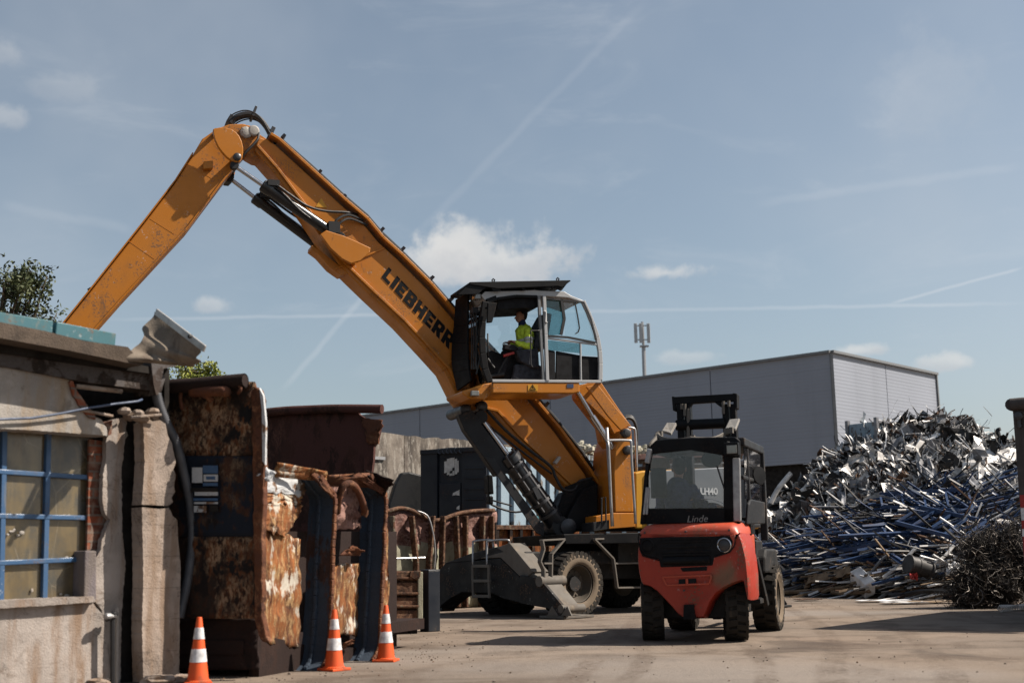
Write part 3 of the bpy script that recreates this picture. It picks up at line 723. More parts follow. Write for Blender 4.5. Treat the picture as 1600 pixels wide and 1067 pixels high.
# corner post
b = MB()
b.prism([E_(x, y, .05) for x, y in jag([(392, 612), (397, 604), (404, 608), (409, 625), (411, 700), (412, 760), (409, 850), (409, 960), (413, 985), (420, 1003), (408, 1003), (398, 975), (396, 860)], 1.1, 9)], SU * .08)
b.build('corner_post', M['rustedge'], cont, .012)
b = MB(); b.prism([E_(405, 606, .06), E_(411, 618, .06), E_(415, 660, .06), E_(414, 726, .06), E_(410, 720, .06), E_(409, 640, .06)], SU * .03); b.build('bent_strip', M['rustpaper'], cont)
# top rail tube torn loose, with curled sheet below it
b = MB(); b.tube([E_(228, 606, .12), E_(300, 602, .10), E_(383, 594.5, .08)], [.068, .068, .066], 14, cap=False); b.tube([E_(228, 606, .12), E_(383, 594.5, .08)], .056, 12)
b.build('top_rail', M['rustwall'], cont, smooth='auto')
b = MB()
b.tube(smooth_path([E_(300, 612, .1), E_(325, 612, .13), E_(350, 611, .14), E_(354, 614, .12)], 5), .05, 10); b.tube(smooth_path([E_(312, 612, .1), E_(325, 619, .12), E_(332, 627, .1)], 4), .035, 8)
b.tube(smooth_path([E_(283, 612, .1), E_(282, 625, .13), E_(285, 639, .1)], 4), .018, 8); b.tube(smooth_path([E_(372, 600, .1), E_(376, 607, .12), E_(372, 615, .1)], 4), .016, 8)
b.build('curled_steel', M['rustedge'], cont, smooth=True)
# side wall bays (sunlit), ribs and their fronts
b = MB()
def bay(pts4, amp, seed, m, off=0.):
    b.m = m; q = [S_(x, y, off) for x, y in pts4]
    cf = crumple(quad(*q), amp, 3.2, seed, SN)
    b.sheet(lambda u, v: cf(u, v) + SU * (.06 * mn.noise(V((3 * u, v * 7 + seed, 1))) * u) + Z_ * (.05 * mn.noise(V((u * 8, seed, v))) * abs(2 * v - 1)), 16, 26, -SN * .025)
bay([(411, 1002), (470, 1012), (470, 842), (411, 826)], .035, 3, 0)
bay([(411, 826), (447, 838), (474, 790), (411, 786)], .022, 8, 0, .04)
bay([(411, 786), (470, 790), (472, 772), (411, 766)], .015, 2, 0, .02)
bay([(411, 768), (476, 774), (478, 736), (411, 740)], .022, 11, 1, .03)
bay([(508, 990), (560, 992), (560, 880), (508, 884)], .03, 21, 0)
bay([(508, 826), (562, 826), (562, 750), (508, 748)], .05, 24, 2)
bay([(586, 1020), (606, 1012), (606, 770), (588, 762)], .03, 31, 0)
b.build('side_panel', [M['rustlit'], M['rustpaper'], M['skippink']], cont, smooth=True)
b = MB(); b.prism([S_(404, 990), S_(490, 1010), S_(600, 1012), S_(612, 1060), S_(405, 1090)], -SN * .1); b.prism([S_(440, 830, -.25), S_(620, 830, -.25), S_(620, 1020, -.25), S_(440, 1040, -.25)], -SN * .02)
b.build('floor_sill', M['rustwall'], cont)
def rib(pxs, ys, w, name='rib'):
    """a box rib standing out from the side wall; pxs/ys trace its outer front edge top to bottom"""
    P0 = smooth_path([V((x, y, 0)) for x, y in zip(pxs, ys)], 4); pxs = [p.x + 1.1 * mn.noise(V((p.y * .05, pxs[0], 0))) + .5 * mn.noise(V((p.y * .21, pxs[0], 3))) for p in P0]; ys = [p.y for p in P0]
    r_ = MB(); e_ = MB(); n_ = len(ys)
    fr = [S_(pxs[i], ys[i], .24) for i in range(n_)]
    for i in range(n_ - 1):
        a_, c_ = fr[i], fr[i + 1]
        r_.add([a_, c_, c_ - SN * .27, a_ - SN * .27, a_ + SU * w, c_ + SU * w, c_ - SN * .27 + SU * w, a_ - SN * .27 + SU * w], [[0, 1, 2, 3], [4, 7, 6, 5], [0, 4, 5, 1], [3, 2, 6, 7]] + ([[0, 3, 7, 4]] if i == 0 else []) + ([[1, 5, 6, 2]] if i == n_ - 2 else []))
    ro = r_.build(name, M['rustrib'], cont)
    m_ = MB()      # pressed fold down the rib's broad side
    for i in range(n_ - 1):
        m_.bar(fr[i] - SN * .15 - SU * .005, fr[i + 1] - SN * .15 - SU * .005, .035, .05, SU)
    m_.build('fold', M['rustrib'], ro, .008)
    for i in range(n_ - 1): e_.bar(fr[i] + SN * .006 + SU * w * .5, fr[i + 1] + SN * .006 + SU * w * .5, w + .012, .03, SN)
    e_.build('rib_edge', M['rustedge'], ro, .01)
rib([498, 510, 521, 519, 517, 516, 513, 508, 497], [744, 762, 778, 830, 880, 930, 980, 1030, 1048], .045)
rib([577, 590, 601, 599, 597, 594, 592, 590, 580], [742, 764, 778, 830, 880, 930, 975, 1012, 1033], .045)
# torn flaps along the broken top edge
def flap(pts4, off0, seed, mat, amp=.06, th=.02, name='torn_flap'):
    q = [S_(x, y, o) for x, y, o in pts4]; f_ = MB()
    f_.sheet(crumple(quad(*q), amp, 3., seed, SN), 9, 7, -SN * th); return f_.build(name, M[mat], cont, smooth=True)
flap([(432, 745, .06), (510, 752, .2), (512, 736, .26), (434, 722, .1)], 0, 1, 'rustlit', .03)
flap([(404, 742, .12), (420, 752, .2), (430, 740, .25), (412, 722, .14)], 0, 2, 'rustpaper', .04)
flap([(510, 760, .1), (575, 762, .1), (580, 738, .2), (514, 742, .2)], 0, 3, 'rustedge', .09)
flap([(574, 760, .1), (600, 775, .3), (617, 750, .55), (576, 734, .15)], 0, 5, 'rustwall', .07)
flap([(560, 750, .16), (598, 772, .34), (600, 764, .36), (562, 738, .18)], 0, 6, 'rustedge', .03)
flap([(488, 742, .2), (520, 778, .33), (524, 770, .34), (492, 735, .2)], 0, 7, 'rustedge', .03)
b = MB(); b.tube(smooth_path([S_(527, 800, .10), S_(529, 778, .18), S_(536, 760, .24), (S_(546, 755, .27)), S_(556, 762, .27), S_(564, 778, .24), S_(570, 798, .2), S_(568, 806, .18)], 6), .036, 10); b.build('bent_bar', M['rustedge'], cont, smooth=True)
flap([(508, 812, .05), (530, 800, .08), (536, 776, .12), (510, 782, .1)], 0, 9, 'rustedge', .05)
flap([(530, 868, .08), (562, 868, .08), (568, 860, .16), (552, 852, .14)], 0, 12, 'rustedge', .06)
flap([(536, 1014, .05), (552, 1005, .08), (552, 998, .14), (538, 1004, .1)], 0, 13, 'rustedge', .03)
# a second, browner container stands behind it, its end wall in shade
KB = K + SU * 3.4 - SN * .2
def E2(px, py, off=0.): return onp(px, py, KB - SU * off, SU)
c2_ = thing('rusted_container', 'dark brown rusted container end behind the ribbed one, torn at its upper right corner', 'container', KB, SA)
b = MB()
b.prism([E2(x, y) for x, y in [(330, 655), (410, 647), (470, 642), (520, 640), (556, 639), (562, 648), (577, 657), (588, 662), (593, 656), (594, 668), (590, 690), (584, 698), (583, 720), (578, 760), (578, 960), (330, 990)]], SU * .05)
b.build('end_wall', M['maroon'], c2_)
b = MB()
b.tube(smooth_path([E2(330, 655, .05), E2(430, 643, .05), E2(480, 640, .05), E2(530, 638.5, .05), E2(597, 639, .05)], 4), .055, 10); b.build('top_rail', M['maroon'], c2_, smooth='auto')
b = MB(); b.sheet(crumple(quad(E2(574, 692, .02), E2(590, 694, .05), E2(597, 656, .12), E2(564, 652, .02)), .08, 3, 4, SN), 8, 8, SU * .02); b.build('torn_flap', M['rustedge'], c2_, smooth=True)
b = MB(); pr = E2(576, 700); sd_ = V((-.22, .97, 0)); b.prism([V((pr.x, pr.y, .2)), V((pr.x, pr.y, .2)) + sd_ * 4, V((pr.x, pr.y, pr.z - .1)) + sd_ * 4, V((pr.x, pr.y, pr.z - .1))], V((-.05, -.01, 0))); b.build('side_wall', M['maroon'], c2_)
b = MB(); b.prism([K + SU * .1 - SN * .1 + V((0, 0, .2)), K + SU * 4 - SN * .1 + V((0, 0, .2)), K + SU * 4 - SN * 2.2 + V((0, 0, .2)), K + SU * .1 - SN * 2.2 + V((0, 0, .2))], V((0, 0, .12))); b.build('floor', M['rustwall'], cont)

# ================================================================== traffic cones
def make_cone():
    root = thing('traffic_cone', None, 'traffic cone', (0, 0, 0), 0, 'traffic cones beside the rusted container')
    b = MB(); b.box((0, 0, .013), (.112, 0, 0), (0, .112, 0), (0, 0, .013)); b.lathe((0, 0, .026), (0, 0, 1), [(.105, 0), (.1, .012), (.09, .014)], 24); b.build('base', M['coneo'], root, .008)
    b = MB(); Hc = .515; rr = lambda z: .090 + (.022 - .090) * (z / Hc)
    b.lathe((0, 0, .03), (0, 0, 1), [(rr(0), 0), (rr(.1), .1), (rr(.3), .3), (rr(Hc), Hc), (.018, Hc + .008), (.014, Hc - .02)], 28); b.build('cone_body', M['coneo'], root, smooth='auto')
    for z0, z1 in ((.155, .262), (.342, .436)):
        b = MB(); b.lathe((0, 0, .03), (0, 0, 1), [(rr(z0) + .0005, z0), (rr(z0) + .003, z0 + .001), (rr(z1) + .003, z1 - .001), (rr(z1) + .0005, z1)], 28, cap=False); b.build('reflective_band', M['conew'], root, smooth='auto')
    return root
cone = make_cone()
for i, ((x, y), lb_) in enumerate((((309, 1069), 'orange and white cone standing nearest the broken pillar'), ((522, 1047), 'orange and white cone in front of the first blue rib'), ((603, 1033), 'orange and white cone at the far end of the rusted container'))):
    o = cone if i == 0 else copy_tree(cone)
    o.location = gnd(x, y); o.rotation_euler = (0, 0, R(18 + 31 * i)); tag(o, lb_)
# ================================================================== material handler (excavator)
XP = R(20)
XH = V((-math.cos(XP), -math.sin(XP), 0)); XL = V((math.sin(XP), -math.cos(XP), 0)); Z = V((0, 0, 1))
XC = V((1.5, 23.4, 0))
exc = thing('material_handler', 'orange wheeled material handler with raised cab and long bent boom', 'excavator', XC, math.atan2(XH.y, XH.x))
def U(px, py, b=0.): return onp(px, py, XC + XL * b, XL)
def Ul(pts, b=0.): return [U(x, y, b) for x, y in pts]
def L3(a, b, c): return XC + XH * a + XL * b + Z * c           # local a forward, b left (to camera), c up
def loc(p): q = V(p) - XC; return q.dot(XH), q.dot(XL), q.z
def xpart(name, mat, fn, parent=exc, bevel=0, smooth=False, **k):
    b = MB(); fn(b); return b.build(name, M[mat] if isinstance(mat, str) else mat, parent, bevel, smooth, **k)
def slab(pts, b0, b1): return lambda m: m.prism(Ul(pts, b0), XL * (b1 - b0))
# --- boom
up = [(404, 214), (418, 219), (431, 227), (478, 270), (535, 322), (568, 350), (591, 378), (621, 405), (667, 451), (709, 500), (768, 562), (826, 627), (865, 673), (912, 738), (926, 762)]
lo = [(905, 782), (897, 777), (879, 769), (829, 722), (794, 690), (760, 652), (742, 648), (722, 648), (710, 634), (702, 620), (686, 588), (657, 556), (617, 513), (568, 467), (540, 440), (520, 420), (500, 390), (468, 342), (420, 278), (389, 243)]
_k = 15
lo = [(x + 8.5, y - 7.5) for x, y in lo]
inset = lambda pts, d: [(x + d * .72, y - d * .7) for x, y in pts]
B0 = .29
def boomfn(m):
    m.prism(Ul(up + lo, B0), -XL * (2 * B0))
boom = xpart('boom', 'orange', boomfn, bevel=.02)
xpart('boom_tip', 'orange', lambda m: m.prism(Ul([(386, 206), (404, 209), (420, 219), (436, 234), (414, 250), (398, 247), (386, 240), (378, 228)], .22), -XL * .44), boom, .01)
def flange(m):      # top and bottom chord plates standing out past the side plates
    for chord, w_, bo in ((up[1:], .05, .085), (lo[1:], .045, .05)):
        P = [U(x, y, 0) for x, y in chord]
        for a, c in zip(P, P[1:]): m.bar(a, c, 2 * (B0 + bo), w_, (c - a).cross(XL))
xpart('chord_plate', 'orange', flange, boom, .006)
xpart('stiffener', 'orange', lambda m: [m.bar(U(x0, y0, B0), U(x1, y1, B0), .03, .05, XL) for x0, y0, x1, y1 in ((520, 422, 600, 388), (690, 580, 734, 535))], boom, .006)
# side lettering
GL = {'L': ([[(0, 0), (1, 0), (1, .24), (.40, .24), (.40, 1), (0, 1)]], .66), 'I': ([[(0, 0), (1, 0), (1, 1), (0, 1)]], .30),
      'E': ([[(0, 0), (1, 0), (1, .23), (.40, .23), (.40, .39), (.9, .39), (.9, .61), (.40, .61), (.40, .77), (1, .77), (1, 1), (0, 1)]], .68),
      'B': ([[(0, 0), (.36, 0), (.36, 1), (0, 1)], [(.36, 0), (.82, 0), (1, .12), (1, .42), (.90, .51), (1, .60), (1, .88), (.82, 1), (.36, 1), (.36, .80), (.62, .80), (.62, .62), (.36, .62), (.36, .41), (.62, .41), (.62, .20), (.36, .20)]], .78),
      'H': ([[(0, 0), (.36, 0), (.36, .38), (.64, .38), (.64, 0), (1, 0), (1, 1), (.64, 1), (.64, .62), (.36, .62), (.36, 1), (0, 1)]], .80),
      'R': ([[(0, 0), (.36, 0), (.36, 1), (0, 1)], [(.36, .33), (.62, 0), (1, 0), (.76, .40), (1, .52), (1, .88), (.82, 1), (.36, 1), (.36, .79), (.62, .79), (.62, .58), (.36, .58)]], .78)}
def lettering(m):
    bb = B0 + .004
    O = U(596, 433, bb); EX = (U(701.5, 546, bb) - O); EYa = U(607.5, 417.5, bb) - O; EYb = U(711.5, 526.5, bb) - U(701.5, 546, bb)
    word = 'LIEBHERR'; tot = sum(GL[c][1] for c in word) + .11 * 7; x = 0
    for c in word:
        polys, wd = GL[c]
        for poly in polys:
            pts = []
            for gx, gy in poly:
                t = (x + gx * wd) / tot; pts.append(O + EX * t + (EYa * (1 - t) + EYb * t) * gy)
            m.prism(pts, XL * .004)
        x += wd + .11
xpart('lettering', 'black', lettering, boom)
def warn(m):
    c = U(502, 318, B0 + .004); ex = XH * -.1; ez = Z * .1
    m.prism([c - ex - ez * .7, c + ex - ez * .7, c + ez], XL * .004)
xpart('warning_sign', 'yellow', warn, boom)
# --- cylinder brackets on the boom (both sides)
brk = cr(460, 330, 3.05, [(112, 125), (140, 105), (220, 130), (290, 160), (350, 188), (347, 210), (300, 250), (258, 262), (215, 240), (160, 190)])
for sgn in (1, -1):
    bb = .52 if sgn > 0 else -.40
    xpart('cylinder_bracket', 'orange', lambda m: m.prism([p + XL * (bb - .40 if sgn > 0 else bb - .4) for p in Ul(brk, .40)], XL * .09), boom, .012)
xpart('bracket_rib', 'orange', lambda m: (m.bar(U(505, 372, .36), U(556, 412, .36), .10, .16, XL), m.prism(Ul([(487, 383), (500, 391), (524, 410), (544, 427), (533, 430), (516, 418), (498, 398), (486, 389)], .28), -XL * .34)), boom, .01)
xpart('bracket_pin', 'bolt', lambda m: m.lathe(U(532.5, 376.5, .40), XL, [(.07, -.9), (.07, .14), (.055, .16), (.03, .17)], 14), boom, smooth='auto')
# --- stick
stk = [(332, 206), (345, 199), (359, 194), (380, 193.5), (394, 197), (403, 205), (403, 214), (390, 233), (378, 246), (366, 262), (350, 282), (292, 359), (191, 468), (146, 519), (95, 577), (45, 575), (99, 508), (140, 457), (225, 349), (272, 288), (299, 246), (316, 217)]
SB = .25
stick = xpart('stick', 'orange', lambda m: m.prism(Ul(stk, SB), -XL * (2 * SB)), bevel=.02)
def stfl(m):
    for chord in (stk[10:14] + [(95, 577)], stk[15:-1]):
        P = [U(x, y, 0) for x, y in chord]
        for a, c in zip(P, P[1:]): m.bar(a, c, 2 * (SB + .025), .02, (c - a).cross(XL))
xpart('edge_plate', 'orange', stfl, stick, .005)
xpart('weld_bead', 'orange', lambda m: [m.bar(U(a, b_, SB - .007), U(c, d_, SB - .007), .008, .02, XL) for a, b_, c, d_ in ((293, 257, 337, 283), (234, 342, 272, 366), (201, 377, 241, 405))], stick)
xpart('stop_block', 'orange', lambda m: m.prism(Ul([(318, 252), (333, 251), (333, 263), (318, 264)], SB + .13), -XL * .13), stick, .012)
xpart('stop_hook', 'bolt', lambda m: (m.tube([U(140, 457, .1), U(138, 452, .1), U(142, 450, .1)], .02, 6), m.tube([U(124, 511, .28), U(128, 514, .28)], .03, 6)), stick)
ov = cr(300, 160, 6.275, [(196, 292), (260, 278), (320, 280), (375, 295), (420, 325), (450, 360), (474, 410), (488, 470), (488, 530), (478, 580), (455, 612), (420, 618), (380, 604), (330, 568), (285, 520), (245, 465), (215, 400), (200, 345)])
for s0 in (.44, -.53):
    xpart('head_plate', 'orange', lambda m: m.prism([p + XL * (s0 - .36) for p in Ul(ov, .36)], XL * .09), stick, .012)
xpart('head_pin', 'bolt', lambda m: (m.lathe(U(368.5, 250.5, .36), XL, [(.07, -.9), (.07, .20), (.05, .22), (.02, .225)], 14), m.lathe(U(336, 208, .36), XL, [(.04, -.9), (.04, .14)], 10)), stick, smooth='auto')
xpart('pivot_boss', 'ltgrey', lambda m: (m.lathe(U(396, 206, .25), XL, [(.10, -.5), (.10, .06), (.08, .08), (.02, .085)], 18), m.lathe(U(384, 208, .25), XL, [(.11, -.5), (.11, .05), (.06, .07), (.02, .075)], 8)), stick, .01)
xpart('pivot_hose', 'rubber', lambda m: m.tube(smooth_path([U(404, 208, .30), U(403, 217, .34), U(396, 226, .36), U(384, 238, .36), U(378, 246, .34)], 4), .025, 6), stick, smooth=True)
xpart('link_lug', 'dkgrey', lambda m: m.prism(Ul([(352, 272), (366, 262), (366, 278), (360, 284), (352, 283)], -.25), -XL * .3), stick, .01)
# --- stick cylinders
def cyl(name, p0, p1, p2, rr, rb, gland=True, parent=exc, mat='cylblk'):
    p0 = V(p0); p1 = V(p1); p2 = V(p2); d = (p2 - p1).normalized(); L = (p2 - p1).length
    cb = MB(); cb.lathe(p1, d, [(rb * .9, -.02), (rb * 1.16, 0), (rb * 1.16, .16), (rb, .19), (rb, L - .12), (rb * .8, L), (rb * .8, L + .08)], 18)
    c = cb.build(name, M[mat], parent, 0, 'auto')
    r_ = MB(); r_.tube([p0, p1 + d * .05], rr, 14); r_.build('rod', M['chrome'], c, 0, 'auto')
    e_ = MB(); e_.lathe(p0 - XL * rr * 1.4, XL, [(rr * 2.0, 0), (rr * 2.0, rr * 2.8)], 14); e_.lathe(p2 - XL * rb * .9, XL, [(rb * .95, 0), (rb * .95, rb * 1.8)], 14); e_.build('rod_eye', M['dkgrey'], c, .006)
    return c
cyl('stick_cylinder', U(366, 259, .46), U(411, 290, .46), U(530, 372, .46), .038, .098)
cyl('stick_cylinder', U(358, 278, -.46), U(398, 309, -.46), U(512, 394, -.46), .038, .098)
def cylpipes(m):
    for o in (.46, -.46):
        dx, dy = ((0, 0) if o > 0 else (-13, 19))
        m.tube(smooth_path([U(424 + dx, 287 + dy, o + .08), U(432 + dx, 289 + dy, o + .11), U(450 + dx, 302 + dy, o + .1), U(480 + dx, 322 + dy, o + .06), U(508 + dx, 330 + dy, o), U(540 + dx * .5, 332 + dy * .4, o * .8), U(562, 336, o * .5)], 5), .022, 6)
        m.tube(smooth_path([U(424 + dx, 290 + dy, o + .08), U(440 + dx, 300 + dy, o + .1), U(470 + dx, 330 + dy, o + .1), U(500 + dx, 352 + dy, o + .05)], 5), .02, 6)
        m.box(U(427 + dx, 287 + dy, o + .06), XH * .10, Z * .05, XL * .07)
    m.box(U(521, 357, .5), XH * .10, Z * .10, XL * .1)
    m.tube(smooth_path([U(521, 352, .5), U(528, 342, .5), U(545, 336, .42), U(566, 344, .3)], 5), .022, 6); m.tube(smooth_path([U(526, 356, .5), U(534, 346, .5), U(548, 342, .42), U(574, 352, .3)], 5), .022, 6)
xpart('cylinder_hose', 'rubber', cylpipes, smooth='auto')
# --- hose run along the boom back and over the head
def hoses(m):
    arc = cr(300, 160, 6.275, [(372, 205), (400, 165), (450, 135), (520, 115), (590, 122), (660, 160), (720, 230), (770, 320), (830, 405)])
    for k, (bo, lift, r_) in enumerate(((.12, 0, .045), (0, 2, .045), (-.12, 4, .045), (.2, -7, .012), (-.05, 11, .012))):
        m.tube(smooth_path([U(x + lift * .35, y + lift * .75, bo) for x, y in arc], 5), r_, 8)
    run = [(432, 222), (478, 262), (535, 314), (568, 342), (590, 368), (621, 397), (667, 443), (709, 491), (768, 553), (826, 617), (862, 658), (905, 712), (922, 740)]
    for bo in (.22, .08, -.06, -.2): m.tube([U(x + 5, y - 5, bo) for x, y in run], .036, 8)
xpart('hose_run', 'rubber', hoses, smooth='auto')
def clamps(m):
    for x, y, s_ in ((437, 222, .2), (493, 277, .2), (531, 315, .2), (622, 396, .24), (667, 441, .24), (697, 474, .2), (590, 366, .24), (800, 585, .2), (845, 636, .22)): m.box(U(x + 2.5, y - 2.5, 0), XL * .26, V((.028, 0, .03)), V((.022, 0, -.02)))
    m.bar(U(393, 186, .0), U(398.5, 171, .0), .045, .34, XL); m.bar(U(419, 218, .0), U(426, 203, .0), .07, .34, XL); m.bar(U(355, 195, .0), U(362, 184, .0), .08, .3, XL)
xpart('hose_clamp', 'bolt', clamps, bevel=.006)
# --- lower boom fittings: main boom cylinders
for sgn in (1, -1):
    o = .44 * sgn + (.0 if sgn > 0 else 0)
    A = U(724, 648, o) if sgn > 0 else U(724, 648, -.44)
    cA = U(750, 652, o); cB = U(793, 712, o); cC = U(872, 822, o)
    cyl('boom_cylinder', cA, cB, cC, .06, .185)
    g_ = xpart('cylinder_guard', 'dkgrey', lambda m: (m.prism(Ul([(716, 648), (738, 640), (752, 662), (776, 694), (806, 736), (776, 744), (750, 706), (726, 672)], o + .10), -XL * .2)), bevel=.01)
    xpart('guard_plate', 'dkgrey', lambda m: m.prism(Ul([(757, 713), (772, 716), (850, 822), (850, 838), (838, 832)], o + .15 * sgn), -XL * .03), g_, .006)
def cylfit(m):
    for t in (.15, .30, .48, .66, .82):
        c = U(793 + 79 * t, 712 + 110 * t, .46); m.lathe(c - (U(872, 822, .44) - U(793, 712, .44)).normalized() * .03, (U(872, 822, .44) - U(793, 712, .44)), [(.198, 0), (.198, .05)], 18)
    m.tube([U(800, 700, .6), U(812, 722, .6), U(868, 800, .6)], .03, 6); m.tube([U(790, 712, .62), U(850, 800, .6)], .022, 6); m.box(U(838, 770, .62), XH * .05 + Z * .1, XH * .04 - Z * .02, XL * .05)
    m.lathe(U(874, 824, .2), XL, [(.15, -.7), (.15, .45), (.08, .48)], 16)
xpart('cylinder_fitting', 'bolt', cylfit, smooth='auto')
xpart('knuckle_pin', 'bolt', lambda m: [m.lathe(U(x, y, B0), XL, [(.10, -.75), (.10, .14), (.08, .16), (.03, .17)], 16) for x, y in ((724, 641), (750, 636))], boom, smooth='auto')
xpart('boom_hose', 'rubber', lambda m: (m.tube(smooth_path([U(760, 640, .4), U(790, 672, .42), U(830, 705, .42), U(860, 728, .42), U(868, 745, .42), U(880, 764, .44), U(897, 765, .45), U(905, 752, .42), U(925, 747, .4)], 5), .028, 8), m.tube(smooth_path([U(745, 650, .4), U(785, 682, .42), U(830, 716, .42), U(862, 740, .42)], 5), .02, 6)), boom, smooth=True)
xpart('hose_bracket', 'ltgrey', lambda m: m.prism(Ul([(866, 722), (874, 712), (877, 715), (870, 725)], .46), -XL * .1), boom, .005)
# --- cab riser tower, arms
def tower(m):
    m.prism(Ul([(962, 700), (972, 672), (981, 668), (987, 672), (989, 735), (990, 800), (961, 800), (959, 740)], 1.05), -XL * 1.0)
twr = xpart('riser_tower', 'orange', tower, bevel=.018)
xpart('tower_base', 'orange', lambda m: m.prism(Ul([(958, 801), (992, 801), (993, 823), (930, 828), (931, 806)], 1.06), -XL * .9), twr, .012)
xpart('tower_pin', 'bolt', lambda m: [m.lathe(U(x, y, 1.05), XL, [(.085, -.05), (.085, .08), (.06, .10), (.055, .11), (.02, .115)], 16) for x, y in ((976.5, 677), (979, 703.5))], twr, smooth='auto')
def arms(m):
    m.prism(Ul([(898, 604), (920, 598), (940, 598), (968, 640), (988, 668), (984, 676), (966, 690), (950, 660), (915, 626)], .78), -XL * .12)
    m.prism(Ul([(916, 604), (934, 600), (962, 636), (986, 664), (970, 672), (950, 650)], 1.0), -XL * .05)
    m.prism(Ul([(898, 604), (916, 604), (950, 652), (972, 690), (952, 706), (940, 690), (936, 668), (900, 622)], .62), -XL * .2)
xpart('riser_arm', 'orange', arms, bevel=.012)
xpart('riser_cylinder', 'chrome', lambda m: (m.tube([U(903, 612, .88), U(915, 632, .88), U(936, 668, .88)], .035, 10), m.tube([U(925, 650, .88), U(958, 700, .88)], .06, 12)), smooth='auto')
xpart('tower_hose', 'rubber', lambda m: [m.tube(smooth_path([U(966, 668, .4), U(976, 654 - k, .3 - .08 * k), U(988, 655 - k, .3 - .08 * k), U(994, 668, .3 - .08 * k), U(995, 690, .3), U(994, 735, .3)], 5), .03, 8) for k in range(4)], smooth=True)
xpart('handrail', 'galv', lambda m: (m.tube(smooth_path([U(956, 822, 1.32), U(951, 700, 1.32), U(948, 690, 1.32), U(952, 688, 1.32), U(982, 688, 1.32), U(986, 692, 1.32), U(987, 720, 1.32), U(993, 818, 1.32)], 3), .024, 8), m.tube([U(957, 822, 1.2), U(948, 668, 1.2)], .03, 8), m.tube(smooth_path([U(980, 668, .9), U(990, 669, .9), U(993, 680, .9), U(995, 740, .9)], 3), .022, 8)), smooth=True)
# --- upper carriage
def deck(m):
    m.prism(Ul([(880, 834), (1180, 828), (1180, 846), (884, 850)], 1.3), -XL * 2.6)
    m.prism(Ul([(884, 828), (887, 806), (910, 765), (934, 756), (934, 828)], .60), -XL * 1.2)
xpart('deck_frame', 'black', deck, bevel=.015)
xpart('foot_bracket', 'black', lambda m: [m.prism(Ul([(870, 800), (884, 760), (905, 752), (925, 748), (934, 758), (934, 828), (880, 832)], o), -XL * .06) for o in (.46, -.40)], bevel=.01)
xpart('deck_step', 'dkgrey', lambda m: (m.prism(Ul([(926, 816), (952, 812), (952, 826), (926, 830)], 1.2), -XL * .5), m.tube([U(940, 816, 1.22), U(940, 778, 1.2), U(946, 776, 1.2), U(947, 816, 1.22)], .016, 6)), bevel=.006)
def fold(n): return n
xpart('engine_cover', 'yellow', lambda m: m.prism(Ul([(992, 738), (1004, 735), (1186, 728), (1186, 826), (993, 826)], 1.02), -XL * 2.0), bevel=.03)
hood = xpart('side_panel', 'cabgrey', lambda m: m.prism(Ul([(1012, 736), (1164, 728), (1164, 818), (1012, 822)], 1.06), -XL * .05), bevel=.02)
xpart('counterweight', 'cabgrey', lambda m: m.prism(Ul([(1166, 716), (1190, 714), (1192, 720), (1193, 815), (1190, 824), (1166, 824)], 1.15), -XL * 2.3), bevel=.05)
xpart('engine_deck', 'dkgrey', lambda m: (m.prism(Ul([(1020, 725), (1150, 722), (1150, 736), (1020, 740)], .8), -XL * 1.6),), bevel=.02)
def text_mesh(name, body, O, ex, ez, h, mat, parent, off=.0, shear=0.):
    c = D.curves.new(name, 'FONT'); c.body = body; c.size = h; c.offset = off; c.extrude = .002; c.shear = shear
    t = D.objects.new(name, c); COL.objects.link(t); bpy.context.view_layer.update()
    me = D.meshes.new_from_object(t.evaluated_get(bpy.context.evaluated_depsgraph_get())); COL.objects.unlink(t); D.objects.remove(t)
    n_ = ex.cross(ez)
    Mx = Matrix.Identity(4); Mx.col[0][:3] = ex; Mx.col[1][:3] = ez; Mx.col[2][:3] = n_; Mx.col[3][:3] = O
    me.transform(MW[parent].inverted() @ Mx); me.materials.clear(); me.materials.append(M[mat])
    o = D.objects.new(name, me); COL.objects.link(o); o.parent = parent; MW[o] = MW[parent]; return o
text_mesh('lettering', 'LH40', U(1094, 772, 1.066), -XH, Z, .165, 'whitemark', hood, .006)
